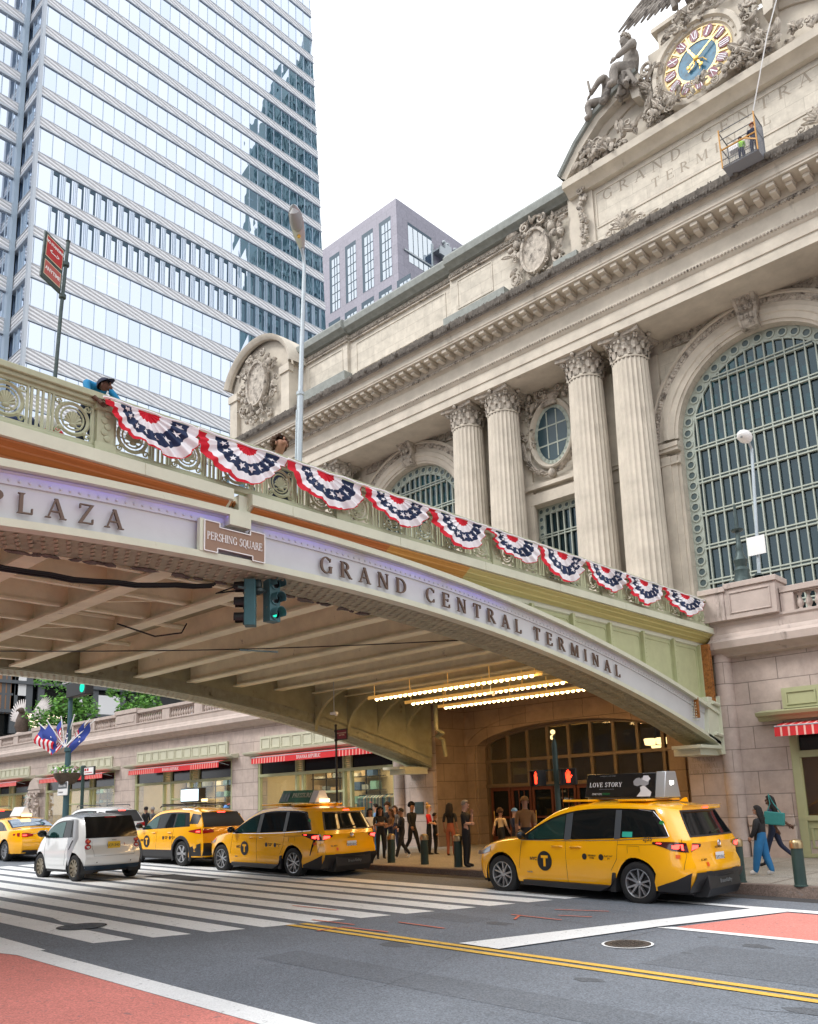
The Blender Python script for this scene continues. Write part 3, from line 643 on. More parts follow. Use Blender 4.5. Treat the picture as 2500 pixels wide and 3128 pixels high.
# columns: fluted shaft (24 flutes), base, Corinthian-like capital ---------------------------------
def shaft():
    m = MB(); nf = 24; rows = []
    for z, r in ((6.6, .93), (9, .925), (12, .90), (15, .865), (18, .82), (20.35, .775)):
        row = []
        for k in range(nf*6):
            a = 2*pi*k/(nf*6); q = (k % 6)/6; d = .058*sin(pi*min(1, max(0, (q-.12)/.76)))**.6 if .1 < q < .9 else 0
            row.append(((r-d)*cos(a), (r-d)*sin(a), z))
        rows.append(row)
    m.grid(rows, True)
    m.lathe([(.775, 20.35), (.79, 20.37), (.80, 20.42), (.76, 20.45), (.76, 20.5)], n=32)
    m.lathe([(1.1, 5.95), (1.1, 6.1), (1.15, 6.2), (1.1, 6.3), (1.0, 6.36), (1.04, 6.45), (1.0, 6.55), (.93, 6.6)], n=32); m.box(-1.15, 1.15, -1.15, 1.15, 5.9, 5.97)
    return m
def capital():
    m = MB(); rnd = random.Random(5)
    m.lathe([(.74, 20.45), (.74, 20.9), (.8, 21.2), (.92, 21.3)], n=24)
    for ring, (z0, l, r) in enumerate(((20.46, .34, .78), (20.72, .36, .80))):
        for k in range(12):
            a = 2*pi*(k+.5*ring)/12; ca, sa = cos(a), sin(a); rows = []
            for i in range(6):
                t = i/5; rr = r+.02+.22*t**2.5*.6; z = z0+l*sin(t*pi*.55); ww = .15*sin(pi*(.25+.6*t)); rows.append([((rr-.03)*ca+sa*ww, (rr-.03)*sa-ca*ww, z), ((rr+.05)*ca, (rr+.05)*sa, z+.01), ((rr-.03)*ca-sa*ww, (rr-.03)*sa+ca*ww, z)])
            m.grid(rows)
    for k in range(4):   # corner volutes
        a = pi/4+k*pi/2; c = (.98*cos(a), .98*sin(a))
        for s in (-1, 1):
            pts = []
            for i in range(16):
                t = i/15; b = 2*pi*1.3*t; q = .12*(1-.8*t); pts.append((c[0]+(q*cos(b))*cos(a)+s*.05*sin(a), c[1]+(q*cos(b))*sin(a)-s*.05*cos(a), 21.2+q*sin(b)))
            m.tube(pts, .045, 5)
    for k in range(24):
        a = 2*pi*k/24; m.ell((.86*cos(a), .86*sin(a), 21.12), (.07, .07, .1), 6, jit=.2)
    for k in range(4):
        a = k*pi/2; m.ell((1.0*cos(a), 1.0*sin(a), 21.4), (.11, .11, .1), 7)
    pts = []
    for k in range(4):
        a = k*pi/2
        for t in (-1, -.6, 0, .6, 1):
            x = .85+.12*abs(t)**2; y = .93*t*1.03; pts.append((x*cos(a)-y*sin(a), x*sin(a)+y*cos(a)))
    m.prism([p for i, p in enumerate(pts)], 21.32, 21.5, 'Z')
    return m
for i, x in enumerate(CO):
    if i == 0:
        s0 = shaft().build('column', 'trim_stone', term, ang=25); s0.location = (x+20, 31.8-21.4, 0)
        c0 = capital().build('capital', 'carved', s0, ang=50)
    else:
        s = instance(s0, 'column', term, (x+20, 31.8-21.4, 0)); instance(c0, 'capital', s)
# pilaster responds behind columns, string course between pairs
mb = MB()
for x in CO: mb.box(x-.8, x+.8, WY-.18, WY, 5.9, 20.9)
for a, b in ((-18.2, -15.93), (-25.21, -22.94), (-37.46, -35.2)):
    mb.box(a, b, WY-.34, WY, 16.35, 16.55); mb.box(a, b, WY-.28, WY, 16.2, 16.35); mb.box(a, b, WY-.24, WY, 15.6, 15.68)
TP.b(mb, 'pilaster', 'trim_stone')
# entablature ------------------------------------------------------
mb = MB()
EX0, EX1 = -42.0, 14
ent = [(33.0, 21.5), (30.72, 21.5), (30.72, 21.92), (30.66, 21.93), (30.66, 22.42), (30.60, 22.46), (30.52, 22.62), (30.52, 22.72), (30.66, 22.74), (30.66, 23.36), (30.62, 23.4), (30.5, 23.5), (30.5, 23.62), (30.46, 23.64), (30.46, 24.0), (29.62, 24.04), (29.62, 24.12), (29.58, 24.14), (29.58, 24.42), (29.5, 24.5), (29.42, 24.62), (29.36, 24.82), (29.36, 24.9), (33.0, 25.0)]
profile_x(mb, ent, EX0, EX1)
for x in [-42.2]: pass
TP.b(mb, 'entablature', 'trim_stone')
mb = MB()
x = EX0+.2
while x < 12:
    mb.box(x, x+.3, 29.72, 30.46, 23.86, 24.02); mb.box(x+.03, x+.27, 29.95, 30.46, 23.72, 23.86); x += .6
TP.b(mb, 'modillion_row', 'trim_stone', bev=.015)
mb = MB(); x = EX0
rnd = random.Random(2)
mb.box(EX0, EX1, 30.44, 30.5, 23.5, 23.6)
while x < 12:   # egg and dart under the modillions, and on the architrave moulding
    mb.ell((x, 30.47, 23.5), (.05, .06, .07), 5); mb.ell((x+.06, 30.5, 22.6), (.05, .05, .06), 5); x += .14
TP.b(mb, 'egg_moulding', 'carved', ang=60)
mb = MB(); x = EX0   # dark weathered crest with lion masks
mb.grid([[(EX0, 29.34, 24.5), (EX0, 29.24, 24.66), (EX0, 29.2, 24.9), (EX0, 29.5, 24.97)], [(EX1, 29.34, 24.5), (EX1, 29.24, 24.7), (EX1, 29.22, 24.9), (EX1, 29.5, 24.97)]])
while x < 12:
    mb.ell((x, 29.27, 24.68+rnd.uniform(-.02, .02)), (.055, .05, .10), 5, jit=.3)
    if int(x*10) % 12 == 0: mb.ell((x, 29.2, 24.75), (.12, .1, .14), 6, jit=.3)
    x += .13
for i in range(240):
    x = rnd.uniform(EX0, 4); mb.ell((x, 29.3, 24.95), (.04, .05, rnd.uniform(.03, .1)), 4)
TP.b(mb, 'cornice_crest', 'dark_trim', ang=60)
# attic ------------------------------------------------------------
mb = MB()
mb.box(-41.5, 14, 32.2, 34, 24.9, 30.0)
for x0, x1 in ((-41.0, -34.4), (-26.1, -18.4)): mb.box(x0, x1, 32.0, 32.2, 24.9, 30.0)
for x0, x1, z0, z1, y in ((-25.6, -23.2, 27.6, 29.3, 32.0), (-33.8, -26.6, 27.3, 29.2, 32.2), (-38.0, -34.8, 27.3, 29.2, 32.0)):
    for a in ((x0, x1, z1-.06, z1), (x0, x1, z0, z0+.06), (x0, x0+.06, z0, z1), (x1-.06, x1, z0, z1)): mb.box(a[0], a[1], y-.04, y, a[2], a[3])
mb.box(-18.4, 2, 31.8, 32.2, 24.9, 30.2)
TP.b(mb, 'attic_wall', 'limestone')
mb = MB()
for x0, x1, y in ((-42, -34.3, 31.4), (-34.3, -26.0, 31.6), (-26.0, -18.2, 31.4)):
    profile_x(mb, [(34.2, 30.0), (y+.35, 30.0), (y+.25, 30.1), (y+.1, 30.15), (y, 30.2), (y-.04, 30.55), (y+.1, 30.75), (34.2, 30.8)], x0, x1)
TP.b(mb, 'attic_coping', 'lead_slab')
mb = MB()
for x0, x1, y in ((-42, -34.3, 31.95), (-34.3, -26.0, 32.15), (-26.0, -18.4, 31.95)):
    x = x0
    mb.box(x0, x1, y-.1, y+.05, 29.45, 29.5)
    while x < x1: scroll(mb, (x, y-.03, 29.72), .1, .035, 1.2, 1, 0, 1); mb.ell((x+.14, y-.03, 29.72), (.05, .05, .09), 5); x += .3
TP.b(mb, 'attic_frieze', 'carved', ang=60)
mb = MB(); mb.box(-26.15, -22.1, 31.35, 32.0, 24.9, 27.0); mb.box(-38.4, -34.0, 31.35, 32.0, 24.9, 27.2); mb.box(-19.2, -17.9, 31.4, 32, 24.9, 26.9); TP.b(mb, 'blocking_slab', 'lead_slab')
# cartouches (carved shields) --------------------------------------
def cartouche(cx, cz, w, h, y, seed):
    m = MB()
    m.prism([(cx+w*.42*cos(2*pi*k/24), cz+h*.1+h*.55*sin(2*pi*k/24)) for k in range(24)], y-.35, y, 'Y')
    rows = []
    for k in range(33):
        a = 2*pi*k/32; rows.append([(cx+(w*.42+o)*cos(a), y-yy, cz+h*.1+(h*.55+o)*sin(a)) for o, yy in ((-.02, .35), (0, .48), (.12, .5), (.16, .3))])
    m.grid(rows)
    carve(m, cx, cz, w, h, y-.05, 110, .2, .42, seed, lambda x, z: .36 < (x/.95)**2+((z-.08)/.98)**2 < 1.05 or z < -.5 and abs(x) < .8+z*.3)
    for s in (-1, 1):
        m.ell((cx+s*w*.62, y-.35, cz+h*.5), (.2, .22, .26), 8, jit=.15); scroll(m, (cx+s*w*.75, y-.3, cz-h*.4), .32, .09, 1.5, s, 0, 0)
        scroll(m, (cx+s*w*.3, y-.4, cz+h*.85), .26, .08, 1.4, -s, 0, 1)
    return m
TP.b(cartouche(-20.3, 28.0, 1.65, 1.95, 31.95, 4), 'cartouche', 'carved', ang=60)
mb = MB()   # west end: arched hood over a great cartouche
n = 24; cx, cz = -41.9, 29.2
rows = []
for i in range(n+1):
    a = pi*(.02+.9*i/n); rr = 3.35
    c_, s_ = cos(a), sin(a)
    rows.append([(cx+(rr+o)*c_, y, cz+(rr*.86+o)*s_) for o, y in ((0, 31.0), (.0, 30.75), (.16, 30.6), (.3, 30.55), (.34, 31.2), (.34, 33.6), (0, 33.6))])
mb.grid(rows)
mb.box(-45.1, -38.7, 31.2, 33.6, 24.9, 29.4)
mb.prism([(cx+3.3*cos(pi*i/16), 29.35+2.85*sin(pi*i/16)) for i in range(17)], 31.2, 33.6, 'Y')
for s in (-1, 1): mb.box(cx+s*2.3, cx+s*3.3, 30.8, 31.2, 28.9, 29.4); mb.box(cx+s*2.4, cx+s*3.2, 30.9, 31.2, 25, 28.9)
TP.b(mb, 'cartouche_hood', 'trim_stone')
TP.b(cartouche(-41.9, 28.9, 2.2, 2.6, 31.1, 9), 'cartouche', 'carved', ang=60)
# central pediment -------------------------------------------------
PC = -11.15
mb = MB(); led = MB()
profile_x(mb, [(32.2, 29.75), (31.5, 29.75), (31.4, 29.85), (31.25, 29.95), (31.0, 30.02), (30.95, 30.35), (31.1, 30.45), (32.2, 30.5)], -18.15, 6)
profile_x(mb, [(31.85, 26.5), (31.6, 26.5), (31.55, 26.75), (31.8, 26.8)], -17.0, 4)
mb.box(-18.4, 6, 31.9, 33.6, 30.0, 31.2)
mb.box(-16.9, 4, 31.6, 31.8, 24.9, 26.1)
for s in (-1, 1):
    P = [(PC-s*7.1, 30.7), (PC-s*6.1, 31.9), (PC-s*5.05, 32.8), (PC-s*3.9, 33.3), (PC-s*2.75, 33.6)]
    pts = []
    for i in range(len(P)-1):
        for k in range(5): t = k/5; pts.append((P[i][0]*(1-t)+P[i+1][0]*t, P[i][1]*(1-t)+P[i+1][1]*t))
    pts.append(P[-1]); rows = []; r2 = []
    for i, (x, z) in enumerate(pts):
        d = Vector((pts[min(i+1, len(pts)-1)][0]-pts[max(0, i-1)][0], 0, pts[min(i+1, len(pts)-1)][1]-pts[max(0, i-1)][1])).normalized(); nn = Vector((-d.z, 0, d.x))*(1 if d.x > 0 else -1)
        q = lambda o, y: (x+nn.x*o, y, z+nn.z*o)
        rows.append([q(-.75, 32.0), q(-.75, 31.6), q(-.6, 31.5), q(-.45, 31.45), q(-.4, 31.05), q(-.1, 31.0)]); r2.append([q(-.1, 31.0), q(-.08, 30.85), q(.05, 30.8), q(.08, 33.4), q(-.7, 33.4)])
    mb.grid(rows); mb.face(rows[-1]); led.grid(r2); mb.prism([(x, z-.5) for x, z in pts]+[(PC-s*2.75, 30.4), (PC-s*7.0, 30.4)], 31.7, 33.3, 'Y')
    mb.prism([(PC-s*2.75, 33.6), (PC-s*2.75, 32.3), (PC-s*3.1, 32.4), (PC-s*3.3, 33.4)], 31.0, 33.3, 'Y')
mb.box(PC-2.8, PC+2.8, 31.5, 33.5, 30.4, 33.2)
TP.b(mb, 'pediment', 'trim_stone'); TP.b(led, 'pediment_coping', 'lead_slab')
mb = MB()
for a in ((-16.9, 4, 29.45, 29.5), (-16.9, 4, 27.65, 27.7), (-16.9, -16.85, 27.7, 29.45)): mb.box(a[0], a[1], 31.76, 31.8, a[2], a[3])
mb.box(-18.3, -17.0, 31.7, 31.8, 24.9, 29.8)
TP.b(mb, 'inscription_panel', 'trim_stone')
mat('incised', (.33, .285, .23), .9)
mb = MB()
f = lambda ox, oz: (lambda u, v, d: (ox+u, 31.8-.004-d, oz+v))
w1 = text_width('GRAND CENTRAL', .62)*.52
letters(mb, 'GRAND CENTRAL', f(PC-.35-w1/2, 28.9), .52, .0, .62)
w2 = text_width('TERMINAL', .62)*.46
letters(mb, 'TERMINAL', f(PC-.35-w2/2, 28.13), .46, .0, .62)
TP.b(mb, 'inscription', 'incised', ang=0)
# garlands, shell, clock surround
mb = MB()
for s, x in ((1, -17.45),):
    for i in range(26): z = 29.6-i*.1; mb.ell((x+random.uniform(-.16, .16), 31.55-random.uniform(0, .12), z), (.13, .12, .12), 6, jit=.25)
    leaf(mb, (x-.1, 31.6, 27.0), (-.3, 0, -1), .8, .18, .1); leaf(mb, (x+.1, 31.6, 27.0), (.4, 0, -1), .6, .16, .1); scroll(mb, (x, 31.5, 29.75), .2, .06)
for cx in (-15.4, -7.0):
    for k in range(-4, 5): leaf(mb, (cx, 31.45, 26.75), (sin(k*.33), 0, cos(k*.33)), .75, .12, .08, .2)
    for s in (-1, 1): scroll(mb, (cx+s*.75, 31.5, 26.75), .24, .07, 1.4, s); leaf(mb, (cx+s*.9, 31.5, 26.6), (s, 0, .1), .8, .12, .07)
TP.b(mb, 'garland', 'carved', ang=60)
mb = MB()
carve(mb, PC-3.6, 31.2, 2.6, .5, 31.4, 90, .2, .5, 11, lambda x, z: z < .3+x*.6)
carve(mb, PC-5.1, 31.0, .9, .55, 31.3, 34, .22, .35, 12)
carve(mb, PC, 30.85, 2.4, .35, 30.95, 70, .17, .3, 13, lambda x, z: True)
carve(mb, PC+3.6, 31.3, 2.4, .55, 31.4, 80, .2, .5, 14, lambda x, z: z < .3-x*.6)
for s in (-1, 1):
    carve(mb, PC+s*2.15, 32.0, .35, 1.5, 31.35, 50, .17, .3, 15+s, lambda x, z: True)
    scroll(mb, (PC+s*2.3, 31.2, 33.5), .4, .1, 1.5, s); scroll(mb, (PC+s*2.4, 31.2, 31.2), .36, .1, 1.5, -s)
TP.b(mb, 'tympanum_sculpture', 'carved', ang=60)
CX, CZ, CY = -11.3, 32.45, 31.2
TY = Matrix.Rotation(radians(90), 4, 'X')     # local z -> -Y (towards the street)
mb = MB()
mb.lathe([(0, -.2), (2.05, -.2), (2.05, .45), (1.98, .55), (1.8, .55), (1.74, .4), (1.6, .4), (1.56, .3), (0, .3)], (CX, CY+.4, CZ), 48, Matrix.Rotation(radians(90), 3, 'X'))
for k in range(24): a = 2*pi*k/24; mb.ell((CX+1.68*cos(a), CY-.02, CZ+1.68*sin(a)), (.05, .05, .05), 5)
mb.box(CX-2.2, CX+2.2, CY+.2, CY+1.6, 30.4, 34.4)
TP.b(mb, 'clock_surround', 'trim_stone')
clk = MB(); clk.lathe([(0, .0), (1.50, .0), (1.5, .05), (1.42, .09), (1.42, .04), (.98, .04), (.98, .08), (.86, .08), (.86, .03)], (CX, CY+.1, CZ), 64, Matrix.Rotation(radians(90), 3, 'X'))
for k in range(12):
    a = 2*pi*(k+.5)/12; clk.bar((CX+.9*cos(a), CY+.03, CZ+.9*sin(a)), (CX+1.45*cos(a), CY+.03, CZ+1.45*sin(a)), .075, .04, (0, 1, 0))
clock = TP.b(clk, 'clock', 'gold_pale')
mb = MB(); mb.lathe([(0, .05), (.86, .05)], (CX, CY+.1, CZ), 48, Matrix.Rotation(radians(90), 3, 'X')); child(mb.build('clock_face', 'clock_blue', None), clock)
mb = MB(); nu = MB()
for k in range(12):
    a = pi/2-2*pi*k/12; cx, cz = CX+1.2*cos(a), CZ+1.2*sin(a); ca, sa = cos(a-pi/2), sin(a-pi/2)
    mb.face([(cx+.2*cos(q)*ca-.27*sin(q)*sa, CY-.01, cz+.2*cos(q)*sa+.27*sin(q)*ca) for q in [2*pi*i/20 for i in range(20)]])
    s = ['XII', 'I', 'II', 'III', 'IIII', 'V', 'VI', 'VII', 'VIII', 'IX', 'X', 'XI'][k]; wd = text_width(s, .06); h = .38; xs = min(1, .27/(wd*h)) if wd else 1
    letters(nu, s, lambda u, v, d: (cx+(u-wd*h*xs/2)*ca-(v-h/2)*sa, CY-.018-d, cz+(u-wd*h*xs/2)*sa+(v-h/2)*ca), h, .004, .06, xs)
child(mb.build('numeral_panel', 'clock_red', None, ang=0), clock); child(nu.build('numeral', 'numeral', None, ang=0), clock)
def hand(a, l, w, name):
    m = MB(); d = Vector((sin(a), 0, cos(a))); n = Vector((cos(a), 0, -sin(a))); c = Vector((CX, CY-.08, CZ))
    m.prism([((c+d*t+n*q).x, (c+d*t+n*q).z) for t, q in ((-.35, 0), (-.3, w), (-.1, w*.5), (0, w*1.3), (.15, w), (l*.6, w*.7), (l*.7, w*1.3), (l, 0), (l*.7, -w*1.3), (l*.6, -w*.7), (.15, -w), (0, -w*1.3), (-.1, -w*.5), (-.3, -w))], CY-.1, CY-.07, 'Y')
    m.ell((c.x-d.x*.42, c.y, c.z-d.z*.42), (.1, .03, .1), 10); child(m.build(name, 'gold', None), clock)
hand(radians(58), 1.25, .035, 'minute_hand'); hand(radians(-25), .85, .05, 'hour_hand')
mb = MB(); mb.ell((CX, CY-.1, CZ), (.12, .08, .12), 12); [mb.tube([(CX+.1*cos(a), CY-.06, CZ+.1*sin(a)), (CX+.3*cos(a+.2), CY-.05, CZ+.3*sin(a+.2)), (CX+.55*cos(a-.1), CY-.04, CZ+.55*sin(a-.1))], .02, 5) for a in (4.0, 5.7, 5.0)]
child(mb.build('hub', 'gold', None), clock)
mb = MB(); mb.box(PC-1.9, PC+1.9, 31.6, 33.4, 34.3, 35.4); mb.box(PC-2.1, PC+2.1, 31.4, 33.5, 35.4, 35.6); TP.b(mb, 'statue_pedestal', 'trim_stone')
# windows ------------------------------------------------------------
def arched_window(c, full=True):
    fr = MB(); y = WY+.32
    fr.arcsweep(c, 16.75, [(3.62, y+.1), (3.62, y), (3.08, y), (3.08, y+.12)], 0, pi, 48)
    for s in (-1, 1): fr.box(c+s*3.08, c+s*3.62, y, y+.12, 6.9, 16.75)
    k = 0; dots = MB()
    ang = [pi*(i+.5)/21 for i in range(21)]; pos = [(c+3.35*cos(a), 16.75+3.35*sin(a)) for a in ang]+[(c+s*3.35, 16.5-.475*i) for i in range(20) for s in (-1, 1)]
    for x, z in pos:
        fr.lathe([(.14, 0), (.14, .05), (.2, .05), (.2, 0)], (x, y-.0, z), 12, Matrix.Rotation(radians(90), 3, 'X')); dots.lathe([(0, .012), (.14, .012)], (x, y, z), 12, Matrix.Rotation(radians(90), 3, 'X'))
    top = lambda x: 16.75+sqrt(max(0, 3.1**2-(x-c)**2))
    for i in range(-7, 9):
        x = c-.195+i*.39
        if abs(x-c) < 3.05: fr.box(x-.026, x+.026, y-.05 if i % 2 else y-.02, y+.08, 6.9, top(x))
    z = 7.5
    rows = [8.86, 10.29, 11.8, 13.25, 14.7, 16.17, 17.62, 19.05]
    for z in rows:
        hw = 3.08 if z < 16.75 else sqrt(3.08**2-(z-16.75)**2)
        fr.box(c-hw, c+hw, y-.06, y+.08, z+.045, z+.1); fr.box(c-hw, c+hw, y-.06, y+.08, z-.1, z-.045); dots.box(c-hw, c+hw, y-.01, y+.05, z-.045, z+.045)
    f_ = TP.b(fr, 'arched_window', 'window_green'); child(dots.build('dark_inlay', 'window_dark', None), f_)
    g = MB(); n = 24; g.prism([(c+3.1, 6.9)]+[(c+3.1*cos(pi*i/n), 16.75+3.1*sin(pi*i/n)) for i in range(n+1)]+[(c-3.1, 6.9)], y+.1, y+.11, 'Y'); child(g.build('glass', 'term_glass', None), f_)
for c in AC[:2]: arched_window(c)
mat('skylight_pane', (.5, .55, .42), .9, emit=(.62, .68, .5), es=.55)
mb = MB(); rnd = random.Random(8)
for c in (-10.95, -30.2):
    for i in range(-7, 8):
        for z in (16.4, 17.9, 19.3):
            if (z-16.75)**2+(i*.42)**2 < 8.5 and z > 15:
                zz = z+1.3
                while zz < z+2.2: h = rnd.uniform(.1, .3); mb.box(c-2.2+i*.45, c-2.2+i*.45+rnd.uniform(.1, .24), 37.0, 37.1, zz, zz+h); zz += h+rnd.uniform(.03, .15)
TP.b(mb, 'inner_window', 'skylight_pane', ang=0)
mb = MB()
for p in ((-9.9, 13.8), (-12.5, 13.3), (-8.4, 14.6), (-13.2, 11.9)): mb.ell((p[0], 36, p[1]+.6), (.09, .09, .09), 8)
TP.b(mb, 'hall_lamp', 'glow_warm')
for c in OV[:1]:   # oval window, its surround and the square window below
    fr = MB(); rows = []; y = WY-.03
    for k in range(41):
        a = 2*pi*k/40; rows.append([(c-.33+(1.0+o)*cos(a), yy, 19.15+(1.5+o)*sin(a)) for o, yy in ((.32, WY), (.30, WY-.2), (.22, WY-.26), (.15, WY-.2), (.06, WY-.05), (.02, y+.1))])
    m = MB(); m.grid(rows); TP.b(m, 'oval_surround', 'trim_stone')
    m = MB(); rows = [[(c-.33+(1.0-o)*cos(2*pi*k/40), y, 19.15+(1.5-o)*sin(2*pi*k/40)) for o in (-.03, .18)] for k in range(41)]; m.grid(rows)
    for k in range(26): a = 2*pi*k/26; m.lathe([(.03, 0), (.03, .03), (.06, .03), (.06, 0)], (c-.33+.91*cos(a), y, 19.15+1.41*sin(a)), 8, Matrix.Rotation(radians(90), 3, 'X'))
    for x in (-.27, .27): m.box(c-.33+x-.03, c-.33+x+.03, y-.03, y+.05, 19.15-1.2, 19.15+1.2)
    for z in (-.5, .45): m.box(c-.33-.8, c-.33+.8, y-.03, y+.05, 19.15+z-.035, 19.15+z+.035)
    ov = TP.b(m, 'oval_window', 'window_green')
    g = MB(); g.face([(c-.33+.85*cos(2*pi*k/32), y-.012, 19.15+1.35*sin(2*pi*k/32)) for k in range(32)]); child(g.build('glass', mat('oval_glass', (.025, .055, .07), .2).name, None, ang=0), ov)
    m = MB(); carve(m, c-.33, 20.9, 1.9, .55, WY-.1, 75, .16, .3, 21, lambda x, z: z > -.6*abs(x)+.1 or abs(x) > .4); carve(m, c-1.7, 19.4, .35, 1.3, WY-.08, 34, .13, .2, 22)
    for s in (-1, 1):
        for i in range(30):
            a = -pi/2+s*(.1+1.25*i/29); rr = 1.0
            leaf(m, (c-.33+1.55*rr*cos(a), WY-.2, 19.1+2.0*rr*sin(a)), (-sin(a)*s+.3*random.uniform(-1, 1), 0, cos(a)*s+.3*random.uniform(-1, 1)), .42, .09, .1, .5)
    m.ell((c-.33, WY-.3, 17.05), (.2, .2, .22), 8, jit=.2); m.box(c-.75, c+.15, WY-.25, WY, 20.6, 21.15)
    TP.b(m, 'wreath', 'carved', ang=60)
    m = MB(); m.box(c-2.3, c+2.2, WY-.35, WY, 16.5, 16.7); m.box(c-2.2, c+2.1, WY-.12, WY, 16.7, 16.95); m.box(c-2.2, c-1.75, WY-.2, WY, 6, 16.3); m.box(c+1.55, c+2.1, WY-.2, WY, 6, 16.3); m.box(c-2.2, c+2.1, WY-.2, WY, 15.75, 16.3); TP.b(m, 'window_surround', 'trim_stone')
    m = MB(); y = WY+.4; dots = MB(); x0, x1 = c-1.75, c+1.55
    m.box(x0, x1, y, y+.1, 15.35, 15.75); m.box(x0, x0+.38, y, y+.1, 7, 15.35); m.box(x1-.38, x1, y, y+.1, 7, 15.35)
    for i in range(9): xx = x0+.2+i*.37; m.lathe([(.11, 0), (.11, .04), (.16, .04), (.16, 0)], (xx, y, 15.55), 10, Matrix.Rotation(radians(90), 3, 'X')); dots.lathe([(0, .01), (.11, .01)], (xx, y, 15.55), 10, Matrix.Rotation(radians(90), 3, 'X'))
    for i in range(20):
        for xx in (x0+.19, x1-.19): m.lathe([(.11, 0), (.11, .04), (.16, .04), (.16, 0)], (xx, y, 15.15-i*.4), 10, Matrix.Rotation(radians(90), 3, 'X')); dots.lathe([(0, .01), (.11, .01)], (xx, y, 15.15-i*.4), 10, Matrix.Rotation(radians(90), 3, 'X'))
    for i in range(1, 7): xx = x0+.38+i*(x1-x0-.76)/7; m.box(xx-.03, xx+.03, y-.04, y+.06, 7, 15.35)
    for z in (14.25, 12.6, 11): m.box(x0, x1, y-.05, y+.06, z+.04, z+.09); m.box(x0, x1, y-.05, y+.06, z-.09, z-.04)
    sw = TP.b(m, 'square_window', 'window_green'); child(dots.build('dark_inlay', 'window_dark', None), sw)
    g = MB(); g.box(x0, x1, y+.12, y+.13, 7, 15.4); child(g.build('glass', 'term_glass', None), sw)
